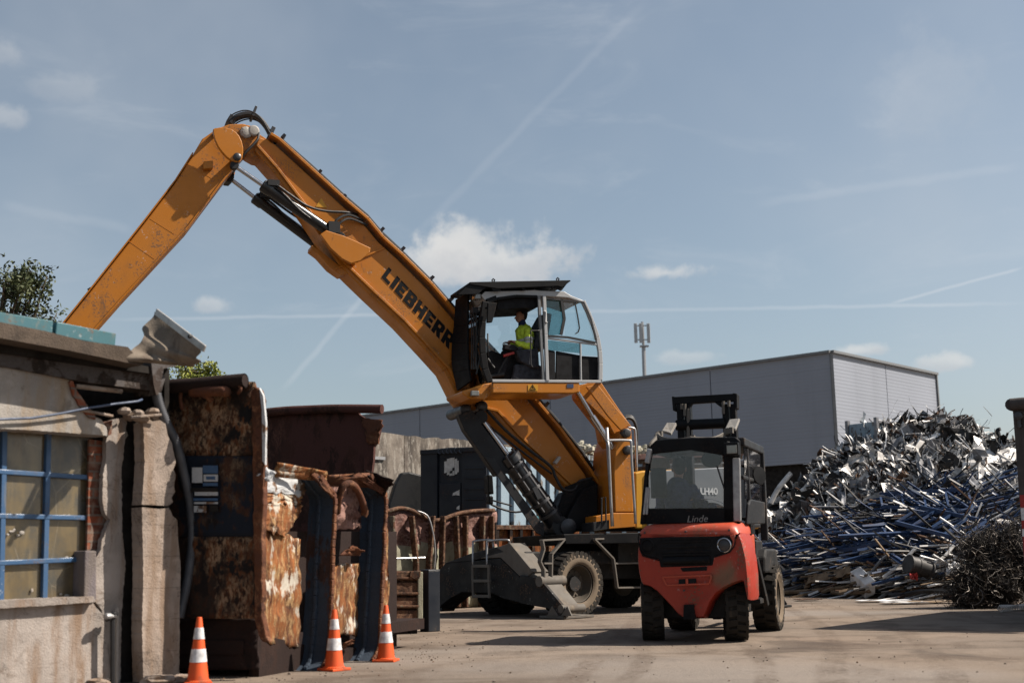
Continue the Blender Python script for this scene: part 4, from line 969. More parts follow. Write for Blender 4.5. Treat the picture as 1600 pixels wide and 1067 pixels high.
# --- lower frame, turntable, undercarriage
UP = R(40); UF = V((-math.cos(UP), -math.sin(UP), 0)); ULf = V((math.sin(UP), -math.cos(UP), 0))
UC = V((1.41, 23.53, 0))
def Q(f, l, z): return UC + UF * f + ULf * l + Z * z
xpart('turntable', 'black', lambda m: m.lathe(XC + Z * 1.02, Z, [(.78, 0), (.78, .28), (.7, .32)], 32), smooth='auto')
xpart('chassis', 'dusty', lambda m: (m.box(Q(-.2, 0, .84), UF * 2.3, ULf * .55, Z * .26), m.box(Q(0, 0, .98), UF * .9, ULf * .9, Z * .12)), bevel=.03)
xpart('axle', 'dusty', lambda m: [m.tube([Q(f, -1.0, .54), Q(f, 1.0, .54)], .13, 12) for f in (1.35, -1.45)], bevel=.0, smooth='auto')
def wheel(c, ax, Rr, Wd, parent, tmat=('tyre', 'tyreside'), lugs=30, rimr=.60, deep=.15, lugin=.028):
    """c: centre of the outer face; ax: outward axis"""
    ax = V(ax).normalized(); c = V(c); rm = Rr * rimr
    b = MB(); b.lathe(c - ax * Wd, ax, [(rm * .98, .02), (rm * .98, Wd - .035), (rm * .92, Wd - .04), (rm * .82, Wd - deep), (rm * .74, Wd - deep - .04), (rm * .70, Wd - deep - .03), (rm * .40, Wd - deep - .05), (rm * .36, Wd - deep + .0), (rm * .22, Wd - deep + .02), (.01, Wd - deep + .025)], 36)
    for k in range(10):
        a = 2 * math.pi * k / 10; x = ax.orthogonal().normalized(); y = ax.cross(x)
        b.lathe(c - ax * (deep + .05) + (x * math.cos(a) + y * math.sin(a)) * rm * .62, ax, [(.018, 0), (.018, .03), (.01, .035)], 6)
    w_ = b.build('wheel', M['rim'], parent, 0, 'auto')
    t = MB(); sh = .055
    t.m = 0; t.lathe(c - ax * Wd, ax, [(rm, .01), (Rr * .80, 0), (Rr * .93, .02), (Rr - .035, sh), (Rr - .035, Wd - sh), (Rr * .93, Wd - .015)], 48, cap=False)
    t.m = 1; t.lathe(c - ax * Wd, ax, [(Rr * .93, Wd - .015), (Rr * .86, Wd + .006), (Rr * .78, Wd + .004), (Rr * .70, Wd + .012), (Rr * .64, Wd - .005), (rm, Wd - .02)], 48, cap=False)
    x = ax.orthogonal().normalized(); y = ax.cross(x); t.m = 0
    for k in range(lugs):
        a0 = 2 * math.pi * k / lugs
        for side in (0, 1):
            a = a0 + (.5 if side else 0) * 2 * math.pi / lugs
            rd = x * math.cos(a) + y * math.sin(a); tg = ax.cross(rd)
            cc = c - ax * (Wd * (.26 if side else .74)) + rd * (Rr - lugin)
            sl_ = tg * (.30 if side else -.30) * Wd * .45
            t.box(cc, ax * Wd * .26 + sl_ * .35, tg * (math.pi * Rr / lugs * .60), rd * .03)
            # shoulder lug on the sidewall edge
            t.box(c - ax * (.012 if not side else Wd - .012) + rd * (Rr - .06), ax * .018, tg * (math.pi * Rr / lugs * .60), rd * .05)
    t.build('tyre', [M[tmat[0]], M[tmat[1]]], w_, 0, 'auto'); return w_
WR = .545
wheel(Q(1.35, 1.12, WR), ULf, WR, .50, exc)
wheel(Q(-1.45, 1.12, WR), ULf, WR, .50, exc, ('tyreblk', 'tyreblk'))
wheel(Q(1.35, -.98, WR - .02) - V((.05, .1, 0)), -ULf, WR + .03, .50, exc, ('tyreblk', 'tyreblk'))
wheel(Q(-1.45, -1.12, WR), -ULf, WR, .50, exc, ('tyreblk', 'tyreblk'))
# outrigger box beam at the front end
FB = 2.25
def Ub(px, py, f=FB): return onp(px, py, Q(f, 0, 0), UF)
bm_ = [(683, 894), (695, 880), (738, 876), (768, 873), (782, 872), (817, 906), (815, 942), (786, 935), (769, 927), (722, 925), (704, 934), (683, 951), (682, 930)]
ob_ = xpart('outrigger_beam', 'dusty', lambda m: m.prism([Ub(x, y) for x, y in bm_], -UF * .42), bevel=.015)
xpart('beam_cover', 'dust_lt', lambda m: m.prism([Ub(738, 873), Ub(738, 868), Ub(796, 848), Ub(833, 893), Ub(818, 906), Ub(782, 871)], -UF * .35), ob_, .012)
xpart('beam_cover', 'dkgrey', lambda m: m.prism([Ub(694, 880), Ub(733, 865), Ub(776, 854), Ub(790, 862), Ub(738, 876)], -UF * .40), ob_, .012)
leg = [(812, 898), (836, 902), (842, 902), (850, 912), (872, 938), (884, 952), (884, 964), (868, 965), (856, 950), (812, 942)]
lg = xpart('outrigger_leg', 'dusty', lambda m: (m.prism([Ub(x, y, FB + .06) for x, y in leg], -UF * .06), m.prism([Ub(x, y, FB - .40) for x, y in leg], -UF * .06), m.prism([Ub(x, y, FB + .0) for x, y in [(814, 905), (832, 907), (862, 945), (850, 945), (814, 938)]], -UF * .36)), bevel=.008)
xpart('leg_cover', 'dust_lt', lambda m: m.prism([Ub(x, y, FB - .02) for x, y in [(812, 896), (832, 895), (846, 903), (880, 945), (881, 953), (872, 953), (838, 906), (815, 904)]], -UF * .34), lg, .01)
xpart('leg_pin', 'dust_lt', lambda m: (m.lathe(Ub(842, 908, FB + .09), -UF, [(.09, 0), (.09, .55)], 14), m.lathe(Ub(876, 951, FB + .07), -UF, [(.07, 0), (.07, .5)], 12)), lg, smooth='auto')
pp = gnd(875, 966)
xpart('foot_pad', 'dust_lt', lambda m: (m.box(V((pp.x, pp.y, .03)) - UF * .15, UF * .34, ULf * .30, Z * .022), m.prism([Ub(854, 962, FB + .08), Ub(862, 946, FB + .08), Ub(872, 962, FB + .08)], -UF * .03), m.prism([Ub(876, 962, FB + .08), Ub(886, 946, FB + .08), Ub(893, 962, FB + .08)], -UF * .03)), lg, .008)
# far-side outrigger leg
xpart('outrigger_leg', 'dusty', lambda m: m.prism([Ub(x, y, FB - .2) for x, y in [(684, 905), (700, 905), (700, 930), (690, 955), (682, 955)]], -UF * .3), bevel=.01)
def lad(m):
    F1 = FB + .10
    for x in (740, 765): m.tube(smooth_path([Ub(x if x > 750 else x, 934, F1), Ub(x - 1, 905, F1), Ub(x - 1, 883, F1)], 2), .028, 8)
    for y in (884, 907, 931): m.bar(Ub(739, y, F1), Ub(766, y, F1), .05, .05, UF)
xpart('ladder', 'dust_lt', lad, bevel=.004)
xpart('ladder_rail', 'galv', lambda m: [m.tube(smooth_path([Ub(x0, 886, FB + .1), Ub(x0, 850, FB + .05), Ub(x0 + 3, 845, FB + .02), Ub(x1 - 4, 843, FB - .1), Ub(x1, 848, FB - .15), Ub(x1 + 1, 856, FB - .15)], 3), .018, 8) for x0, x1 in ((739, 770), (761, 796))], smooth=True)
# near-side step frames beside the wheels
def Us(px, py, l=1.2): return onp(px, py, Q(0, l, 0), ULf)
def step(m):
    for pts in ([(846, 843), (849, 858), (843, 877), (849, 890), (849, 905)], [(881, 842), (861, 866), (860, 915)], [(846, 844), (881, 842)], [(848, 880), (860, 880)]):
        P = [Us(x, y) for x, y in pts]
        for a, c in zip(P, P[1:]): m.bar(a, c, .03, .09, ULf)
    for pts in ([(928, 842), (958, 873), (964, 918), (1010, 917)], [(928, 842), (1010, 840)], [(960, 880), (1010, 879)]):
        P = [Us(x, y) for x, y in pts]
        for a, c in zip(P, P[1:]): m.bar(a, c, .03, .07, ULf)
xpart('step_frame', 'dust_lt', step, bevel=.005)
xpart('tool_box', 'dusty', lambda m: m.prism([Us(x, y, 1.05) for x, y in [(966, 846), (1040, 845), (1040, 876), (966, 878)]], -ULf * .4), bevel=.015)
# rear stabiliser on the near side
rp = gnd(1215, 949)
xpart('stabiliser', 'dusty', lambda m: (m.box(V((rp.x, rp.y, .03)), UF * .2, ULf * .18, Z * .022), m.bar(V((rp.x - .1, rp.y, .1)), Q(-2.3, 1.0, .75), .2, .22), m.bar(V((rp.x + .16, rp.y, .05)), V((rp.x - .05, rp.y, .40)), .03, .06)), bevel=.01)
xpart('rear_beam', 'dusty', lambda m: m.box(Q(-2.3, 0, .8), UF * .25, ULf * 1.15, Z * .25), bevel=.02)
# mirror frame standing on the front deck
def mir(m):
    m.tube(smooth_path([U(868, 800, -.9), U(840, 792, -.9), U(806, 800, -.9), U(772, 790, -.9), U(764, 780, -.9), U(764, 745, -.9)], 4), .02, 6); m.tube([U(764, 780, -.9), U(800, 790, -.9)], .016, 6)
mr_ = xpart('mirror_arm', 'rubber', mir, smooth=True)
xpart('mirror', 'black', lambda m: (m.prism(Ul([(762, 741), (770, 742), (772, 772), (763, 770)], -.85), -XL * .25), m.prism(Ul([(764, 774), (771, 775), (771, 788), (764, 786)], -.85), -XL * .2)), mr_, .02)

# ------------------------------------------------------------------ cab
CN, CF = 1.32, .36        # near and far side planes
c5 = lambda pts: cr(690, 420, 4.852, pts)
def C5(pts, b=CN): return Ul(c5(pts), b)
def frame_strip(m, pts, w, b0, th):
    """beam of width w (m) along a traced path on plane b0"""
    P = C5(pts, b0)
    for a, c in zip(P, P[1:]): m.bar(a, c, th, w, (c - a).cross(XL))
def both(fn):
    for b_ in (CN, CF): fn(b_)
cab = xpart('cab', 'cabwhite', lambda m: (
    m.prism(C5([(300, 200), (330, 172), (600, 166), (700, 160), (760, 166), (930, 172), (985, 205), (1075, 240), (1060, 252), (960, 218), (780, 205), (560, 206), (420, 238), (330, 240)], CN), -XL * (CN - CF)),
    [frame_strip(m, [(775, 205), (788, 500), (800, 850)], .06, b_, .06) for b_ in (CN + .01, CF)],
    [frame_strip(m, [(1070, 245), (1110, 330), (1150, 430), (1180, 520), (1198, 620), (1204, 720), (1202, 845)], .075, b_, .06) for b_ in (CN, CF)],
    [frame_strip(m, [(380, 850), (1204, 855)], .05, b_, .06) for b_ in (CN, CF)],
    [frame_strip(m, [(798, 525), (1180, 575)], .035, b_, .04) for b_ in (CN + .005, CF)],
    [frame_strip(m, [(1052, 560), (1056, 845)], .03, b_, .04) for b_ in (CN, CF)],
    m.bar((C5([(1204, 850)], CN)[0]), C5([(1204, 850)], CF)[0], .06, .06), m.bar(C5([(1180, 520)], CN)[0], C5([(1180, 520)], CF)[0], .05, .05)), bevel=.008)
xpart('door_post', 'cabgrey', lambda m: [frame_strip(m, [(735, 205), (752, 500), (772, 850)], .05, b_, .05) for b_ in (CN, CF)], cab, .006)
xpart('front_pillar', 'black', lambda m: [(frame_strip(m, [(330, 250), (310, 400), (305, 520), (312, 640), (330, 760), (365, 860)], .11, b_, .07), frame_strip(m, [(415, 222), (340, 250)], .09, b_, .06), frame_strip(m, [(420, 228), (560, 208), (725, 212)], .05, b_, .05)) for b_ in (CN, CF)], cab, .01)
xpart('window_seal', 'rubber', lambda m: [(frame_strip(m, [(908, 230), (930, 380), (905, 500)], .05, b_, .03), frame_strip(m, [(790, 508), (960, 520), (1165, 560)], .035, b_, .03), frame_strip(m, [(790, 225), (1075, 255), (1130, 380), (1172, 540)], .03, b_, .03)) for b_ in (CN + .02, CF)] + [frame_strip(m, [(1008, 240), (1035, 380), (1045, 450), (1035, 480), (1015, 492)], .02, CN + .02, .02)], cab)
xpart('roof_lining', 'interior', lambda m: m.prism(C5([(425, 242), (560, 215), (730, 218), (730, 290), (560, 300), (425, 306)], CN - .06), -XL * (CN - CF - .12)), cab)
# glass panes
def pane(pts, b_, mat, name='side_window'): return xpart(name, mat, lambda m: m.prism(C5(pts, b_), -XL * .008), cab)
pane([(795, 222), (900, 232), (918, 380), (900, 500), (795, 505)], CN - .01, 'tealglass'); pane([(925, 240), (1068, 255), (1125, 380), (1165, 550), (940, 515)], CN - .01, 'cabglass')
pane([(805, 540), (1048, 568), (1050, 640), (805, 615)], CN - .01, 'tealglass'); pane([(1065, 570), (1180, 585), (1190, 660), (1065, 655)], CN - .01, 'cabglass')
pane([(320, 300), (425, 312), (728, 305), (750, 838), (372, 838), (318, 640)], CF + .02, 'cabglass', 'door_window')
pane([(795, 222), (1068, 255), (1165, 550), (1190, 660), (805, 640)], CF + .02, 'cabglass')
# dark lower panels behind the lower windows
xpart('lower_panel', 'interior', lambda m: (m.prism(C5([(806, 612), (858, 622), (862, 635), (862, 838), (808, 838)], CN - .02), -XL * .03), m.prism(C5([(872, 622), (1050, 655), (1048, 838), (868, 838)], CN - .03), -XL * .05), m.prism(C5([(1066, 660), (1195, 668), (1198, 840), (1066, 840)], CN - .03), -XL * .05), m.prism(C5([(770, 780), (1200, 790), (1200, 845), (380, 845), (380, 815)], CF + .04), -XL * .03)), cab, .006)
xpart('door_handle', 'cabwhite', lambda m: m.tube(C5([(770, 325), (785, 322), (790, 330), (785, 400), (800, 410)], CN + .06), .018, 6), cab, smooth=True)
xpart('grab_rail', 'rubber', lambda m: (m.tube(smooth_path(C5([(690, 745), (676, 700), (676, 480), (690, 470), (745, 468)], CN + .03), 3), .012, 6), m.tube(C5([(352, 660), (350, 490)], CN + .02), .014, 6)), cab, smooth=True)
# front glass and guard: slightly bowed, leaning faces across the cab front
def Cb(x, y, b_): return C5([(x, y)], b_)[0]
fg = [(330, 262), (300, 420), (296, 560), (310, 700), (345, 855)]
def fgl(m):
    rows = [(Cb(x - 6, y, CN - .03), Cb(x - 6, y, CN - .03) - XL * (CN - CF - .06)) for x, y in fg]
    for (a, c), (d_, e_) in zip(rows, rows[1:]): m.prism([a, c, e_, d_], XH * .01)
xpart('windscreen', glass('reflecting_windscreen', (.75, .82, .86), .7), fgl, cab)
def guard(m):
    for b_ in (CN - .02, CF + .0):
        pass
    rows = [(Cb(x, y, CF + .02), Cb(x2, y2, CF + .50)) for x, y, x2, y2 in ((118, 235, 213, 182), (104, 440, 208, 430), (90, 560, 208, 560), (86, 700, 212, 680), (100, 790, 218, 760), (130, 925, 232, 850))]
    for (a, c), (d_, e_) in zip(rows, rows[1:]): m.prism([a, c, e_, d_], XH * .035)
gd = xpart('front_guard', 'black', guard, cab, .008)
def slots(m):
    for x in (228, 244, 262):
        P = [Cb(x, y, CF + .62 + (x - 228) * .004) for y in (300, 450, 600, 760)]
        for a, c in zip(P, P[1:]): m.bar(a, c, .02, .03, XL)
xpart('guard_bar', 'bolt', slots, gd)
xpart('wiper', 'rubber', lambda m: (m.tube(C5([(232, 330), (262, 380), (270, 560), (240, 700)], CF + .8), .012, 6), m.tube(C5([(262, 800), (300, 640), (290, 430)], CN - .1), .014, 6), m.box(Cb(245, 320, CF + .7), XH * .05, Z * .05, XL * .1)), cab)
xpart('cab_mirror', 'black', lambda m: (m.prism(C5([(352, 258), (420, 256), (410, 310), (385, 405), (345, 408)], CN + .16), -XL * .06), m.tube(C5([(330, 300), (360, 290)], CN + .10), .02, 6)), cab, .02)
# roof visor
def visor(m):
    m.prism(C5([(215, 100), (975, 86), (980, 92), (915, 140), (880, 130), (430, 150), (215, 118)], CN + .10), -XL * (CN - CF + .2))
    m.prism([Cb(105, 192, CN + .05), Cb(215, 100, CN + .10), Cb(215, 100, CF - .1), Cb(105, 192, CF - .05)], Z * -.03)
vs = xpart('roof_visor', 'black', visor, cab, .006)
xpart('visor_side', 'black', lambda m: [m.prism(C5(p_, b_), -XL * .02) for b_ in (CN + .08, CF - .08) for p_ in ([(125, 194), (215, 110), (400, 120), (410, 150), (360, 135), (310, 160), (280, 190)], [(400, 118), (440, 118), (450, 168), (400, 172), (380, 150)], [(560, 116), (640, 114), (620, 165), (640, 165)], [(840, 108), (960, 100), (915, 160), (905, 168), (850, 140)])], vs)
xpart('visor_stay', 'bolt', lambda m: [m.tube(C5(p_, CN - .1), .014, 6) for p_ in ([(690, 165), (770, 105)], [(820, 168), (880, 120)], [(385, 100), (383, 85), (392, 76), (402, 84), (398, 96)], [(875, 90), (871, 78), (880, 68), (890, 76), (886, 88)])] + [m.box(Cb(575, 150, CN - .3), XH * .14, Z * .03, XL * .2)], vs)
xpart('roof_lamp', 'lens', lambda m: (m.box(Cb(265, 215, CN - .1), XH * .06, Z * .05, XL * .08), m.box(Cb(265, 215, CF + .1), XH * .06, Z * .05, XL * .08)), cab, .015)
# cab floor beam
xpart('cab_beam', 'orange', lambda m: (m.prism(C5([(385, 862), (1048, 864), (1048, 935), (1000, 945), (385, 942)], CN + .02), -XL * (CN - CF - .1)), m.prism(C5([(155, 925), (330, 870), (385, 862), (385, 940), (330, 990), (215, 985), (160, 950)], CN - .1), -XL * (CN - CF))), cab, .02)
xpart('warning_sign', 'yellow', lambda m: m.prism(C5([(655, 878), (730, 878), (730, 925), (655, 925)], CN + .024), XL * .004), cab)
xpart('warning_symbol', 'black', lambda m: (m.tube(C5([(668, 915), (690, 878), (714, 915), (668, 915)], CN + .03), .008, 4), m.tube(C5([(690, 890), (690, 905)], CN + .03), .008, 4)), cab)
xpart('blue_label', 'scrap_bl', lambda m: m.prism(C5([(950, 873), (1000, 873), (1000, 902), (950, 902)], CN + .024), XL * .004), cab)
xpart('beam_lamp', 'lens', lambda m: m.box(Cb(250, 945, CN - .02), XH * .07, Z * .045, XL * .05), cab, .012)
# seat, consoles, joystick
def seatfn(m):
    m.prism(C5([(560, 615), (735, 600), (745, 750), (690, 748), (600, 700)], 1.12), -XL * .55)
    m.prism(C5([(700, 600), (735, 430), (790, 330), (840, 340), (815, 500), (775, 620)], 1.06), -XL * .45); m.prism(C5([(560, 720), (760, 730), (760, 845), (540, 845)], 1.05), -XL * .4)
xpart('seat', 'seat', seatfn, cab, .03)
xpart('console', 'interior', lambda m: (m.prism(C5([(352, 640), (380, 615), (440, 640), (480, 640), (560, 625), (590, 720), (520, 845), (380, 845), (360, 760)], .95), -XL * .35), m.prism(C5([(480, 570), (555, 575), (590, 600), (560, 625), (470, 610)], 1.2), -XL * .12)), cab, .02)
xpart('joystick', 'rubber', lambda m: (m.tube(C5([(478, 610), (475, 580), (470, 572)], 1.16), .03, 8), m.tube(C5([(430, 790), (465, 720), (500, 665)], 1.1), .014, 6), m.tube(C5([(350, 680), (400, 750)], 1.1), .02, 6)), cab, smooth='auto')
xpart('red_lever', 'redtxt', lambda m: m.bar(Cb(468, 660, 1.14), Cb(548, 636, 1.14), .05, .045), cab, .008)

# ================================================================== people
def remesh(o, vox, it=3):
    r_ = o.modifiers.new('remesh', 'REMESH'); r_.mode = 'VOXEL'; r_.voxel_size = vox; r_.use_smooth_shade = True
    s_ = o.modifiers.new('smooth', 'SMOOTH'); s_.factor = .5; s_.iterations = it
def head(m, c, fwd, upv, r=.105):
    fwd = V(fwd).normalized(); upv = V(upv).normalized(); rt = fwd.cross(upv).normalized(); c = V(c)
    m.ellipsoid(c + upv * .015, fwd * r * .98, rt * r * .76, upv * r * 1.08)
    m.ellipsoid(c - upv * r * .55 + fwd * r * .32, fwd * r * .62, rt * r * .56, upv * r * .62)      # jaw
    m.capsule(c + fwd * r * .93 - upv * r * .02, .011, c + fwd * r * 1.14 - upv * r * .28, .017)    # nose
    m.capsule(c + fwd * r * .90 - upv * r * .62 - rt * .022, .011, c + fwd * r * .90 - upv * r * .62 + rt * .022, .011)  # lips
    m.capsule(c + fwd * r * .86 + upv * r * .22 - rt * .04, .010, c + fwd * r * .86 + upv * r * .22 + rt * .04, .010)   # brow
    for s_ in (1, -1): m.ellipsoid(c + rt * s_ * r * .80 - upv * r * .08, fwd * .022, rt * .012, upv * .034)
def hand(m, wrist, d, side, upv, curl=.6):
    """palm and five fingers curling towards -upv"""
    d = V(d).normalized(); upv = V(upv); upv = (upv - d * upv.dot(d)).normalized(); rt = d.cross(upv)
    pe = V(wrist) + d * .085; m.capsule(wrist, .026, V(wrist) + d * .03, .028)
    for k, (ln_, rr) in enumerate(((.070, .0095), (.078, .010), (.072, .0095), (.056, .008))):
        o = rt * (k - 1.5) * .021
        m.capsule(V(wrist) + d * .02 + o * .6, .014, pe + o, .0125, 8)
        a = pe + o + (d * math.cos(curl * .5) - upv * math.sin(curl * .5)) * ln_ * .55; e = a + (d * math.cos(curl * 1.8) - upv * math.sin(curl * 1.8)) * ln_ * .5
        m.capsule(pe + o, rr + .001, a, rr, 8); m.capsule(a, rr, e, rr * .85, 8)
    o = V(wrist) + d * .03 + rt * side * .03; t_ = o + d * .04 + rt * side * .022 - upv * .01
    m.capsule(o, .014, t_, .0115, 8); m.capsule(t_, .0115, t_ + d * .03 - upv * .012, .0095, 8)
def person(label, pel, fwd, torso_up, hd, hfwd, arms_, legs_, jacket, hairm, group=None):
    fwd = V(fwd); rt = fwd.cross(Z).normalized()
    root = thing('person', label, 'person', (pel.x, pel.y, pel.z), math.atan2(fwd.y, fwd.x), group)
    tu = V(torso_up).normalized(); ch = pel + tu * .42; nk = pel + tu * .53
    m = MB()
    m.capsule(pel, .125, pel + tu * .2, .12); m.capsule(pel + tu * .2, .125, ch, .145); m.capsule(pel + tu * .36 - rt * .13, .075, pel + tu * .36 + rt * .13, .075)
    m.capsule(nk - tu * .05, .062, hd - V((0, 0, .06)), .052); head(m, hd, hfwd, Z)
    j = MB(); tr = MB()
    j.capsule(pel + tu * .0, .165, pel + tu * .22, .165); j.capsule(pel + tu * .2, .165, ch, .172); j.capsule(pel + tu * .38 - rt * .14, .088, pel + tu * .38 + rt * .14, .088); j.capsule(nk - tu * .06, .085, nk + tu * .005, .073)
    for side, (el, wr) in zip((1, -1), arms_):
        sh = pel + tu * .42 + rt * side * .185
        m.capsule(sh, .052, el, .042); m.capsule(el, .042, wr, .029); hand(m, wr, V(wr) - V(el), -side, Z)
        j.capsule(sh, .080, el, .066); j.capsule(el, .066, V(el) + (V(wr) - V(el)) * .93, .043)
    for side, (kn, an) in zip((1, -1), legs_):
        hp_ = pel + rt * side * .09
        m.capsule(hp_, .085, kn, .058); m.capsule(kn, .056, an, .04); m.capsule(an, .042, V(an) + fwd * .16 - Z * .05, .034)
        tr.capsule(hp_, .10, kn, .070); tr.capsule(kn, .068, an, .055)
    tr.capsule(pel - rt * .08, .115, pel + rt * .08, .115)
    body = m.build('body', M['skin'], root, 0, True); remesh(body, .008)
    jo = j.build('jacket', M[jacket], root, 0, True); remesh(jo, .012)
    tx = D.textures.get('folds') or D.textures.new('folds', 'CLOUDS'); tx.noise_scale = .07; tx.noise_depth = 1
    ds = jo.modifiers.new('folds', 'DISPLACE'); ds.texture = tx; ds.strength = .035; ds.mid_level = .5
    for kn, an in legs_:
        f_ = MB(); f_.capsule(V(an) - Z * .02, .058, V(an) + fwd * .17 - Z * .055, .045); f_.build('shoe', M['rubber'], root, 0, True)
    to = tr.build('trousers', M['trousers'], root, 0, True); remesh(to, .014)
    h_ = MB(); f_ = V(hfwd).normalized(); r2 = f_.cross(Z)
    h_.ellipsoid(hd + Z * .034 - f_ * .024, f_ * .100, r2 * .088, Z * .102); h_.ellipsoid(hd - f_ * .055 - Z * .02, f_ * .055, r2 * .072, Z * .065)
    ho = h_.build('hair', M[hairm], root, 0, True); remesh(ho, .012)
    return root, jo, rt, tu
# cab operator, facing left in profile
hd = Ul([(814.5, 494)], .84)[0]
pel = Ul([(826, 557)], .84)[0]
tup = (hd - pel); tup = V((tup.x, tup.y, tup.z)).normalized()
rt0 = XH.cross(Z)
rA = Ul([(817, 542)], .84 - .24)[0]; lA = Ul([(826, 542)], .84 + .23)[0]
op, jo, rt_, tu_ = person('operator in a yellow high visibility jacket sitting in the raised cab', pel, XH, tup, hd, XH * 1 - Z * .12,
    [(rA, rA + XH * .24 + Z * .05), (lA, lA + XH * .25 + Z * .07)],
    [(pel + XH * .42 + Z * .05 + rt0 * .11, pel + XH * .55 - Z * .34 + rt0 * .11), (pel + XH * .42 + Z * .05 - rt0 * .11, pel + XH * .55 - Z * .34 - rt0 * .11)], 'hivis', 'hair')
b = MB(); b.capsule(hd - Z * .165 - XH * .02 - tu_ * .0, .080, hd - Z * .115 - XH * .01, .070); co_ = b.build('collar', M['navy'], op, 0, True)
b = MB(); sh_ = pel + tu_ * .42 - rt_ * .185
for t_ in (.40, .62):
    c0 = sh_.lerp(lA, t_); dd = (lA - sh_).normalized(); b.lathe(c0, dd, [(.082 - .014 * t_, 0), (.086 - .014 * t_, .005), (.086 - .014 * t_, .05), (.082 - .014 * t_, .055)], 14)
b.build('reflective_band', M['reflective'], jo, 0, 'auto')
b = MB()
for h_ in (.14, .27): b.lathe(pel + tu_ * h_, tu_, [(.166, 0), (.174, .004), (.174, .046), (.166, .05)], 22, cap=False)
b.build('reflective_band', M['reflective'], jo, 0, 'auto')

# ================================================================== forklift
FP = R(20); FH = V((math.sin(FP), math.cos(FP), 0)); FR = V((math.cos(FP), -math.sin(FP), 0))
FO_ = V((2.09, 15.12, 0))
fk = thing('forklift', 'dusty red counterbalance forklift seen from behind with black cab and raised mast', 'forklift', FO_, math.atan2(FH.y, FH.x))
def FKp(px, py, a): return onp(px, py, FO_ + FH * a, FH)
def FKl(pts, a): return [FKp(x, y, a) for x, y in pts]
def F3(a, r_, z): return FO_ + FH * a + FR * r_ + Z * z
def fpart(name, mat, fn, parent=fk, bevel=0, smooth=False, **k):
    b = MB(); fn(b); return b.build(name, M[mat] if isinstance(mat, str) else mat, parent, bevel, smooth, **k)
f3 = lambda pts: cr(980, 790, 4.85, pts); f2 = lambda pts: cr(980, 600, 4.85, pts)
AR = -.48
# counterweight: side outline traced at the rear face, stacked in slices so the sides and lower nose curve away
cwo = f3([(92, 205), (80, 250), (70, 330), (68, 420), (76, 500), (92, 575), (108, 598), (160, 612), (215, 650), (262, 706), (318, 775), (360, 832), (398, 862), (560, 862), (586, 815), (624, 735), (672, 672), (740, 622), (810, 588), (880, 566), (902, 572), (916, 640), (926, 720), (934, 690), (930, 540), (915, 400), (885, 270), (860, 205)])
cen = f3([(480, 420)])[0]
def cwfn(m):
    lay = [(AR + .10, .93, .0), (AR + .02, .965, 0), (AR + .06, .985, 0), (AR + .16, 1., 0), (AR + .62, 1.0, 0)]
    lay = [(AR, .955), (AR + .03, .975), (AR + .09, .992), (AR + .20, 1.0), (AR + .60, 1.0)]
    rings = []
    for a, s_ in lay:
        ring = []
        for x, y in cwo:
            q = FKp(x, y, AR); c0 = FKp(cen[0], cen[1], AR); r_ = c0 + (q - c0) * s_; zf = max(0., .62 - r_.z) * .45 if a < AR + .3 else 0
            ring.append(r_ + FH * (a - AR + zf))
        rings.append(ring)
    n_ = len(cwo); vs = [p for r_ in rings for p in r_]
    fs = [[i * n_ + k, i * n_ + (k + 1) % n_, (i + 1) * n_ + (k + 1) % n_, (i + 1) * n_ + k] for i in range(len(rings) - 1) for k in range(n_)]
    fs += [list(range(n_))[::-1], [(len(rings) - 1) * n_ + k for k in range(n_)]]
    m.add(vs, fs)
cw = fpart('counterweight', 'red', cwfn, smooth='auto')
# engine hood over the counterweight, rounded back edge
def hoodfn(m):
    prof = [(AR - .005, 1.02), (AR, 1.12), (AR + .02, 1.20), (AR + .06, 1.255), (AR + .13, 1.285), (AR + .30, 1.305), (AR + .75, 1.33)]
    top = f3([(92, 205), (100, 185), (135, 152), (250, 146), (420, 140), (640, 134), (785, 130), (830, 150), (856, 190), (862, 205)])
    zs = [FKp(x, y, AR + .08) for x, y in top]
    for a, z in prof: pass
    rings = []
    for a, s_, dz in ((AR + .0, .955, -.085), (AR + .02, .97, -.04), (AR + .06, .985, -.012), (AR + .12, 1., 0), (AR + .5, 1.0, .03), (AR + .85, 1., .05)):
        c0 = FKp(cen[0], cen[1], AR + .08)
        ring = [c0 + (p - c0) * s_ + FH * (a - AR - .08) + Z * (dz if i not in (0, len(zs) - 1) else 0) for i, p in enumerate(zs)]
        rings.append(ring)
    n_ = len(zs); vs = [p for r_ in rings for p in r_]
    fs = [[i * n_ + k, i * n_ + (k + 1) % n_, (i + 1) * n_ + (k + 1) % n_, (i + 1) * n_ + k] for i in range(len(rings) - 1) for k in range(n_)]
    fs += [list(range(n_)), [(len(rings) - 1) * n_ + k for k in range(n_)]]
    m.add(vs, fs)
fpart('hood', 'redlt', hoodfn, smooth='auto')
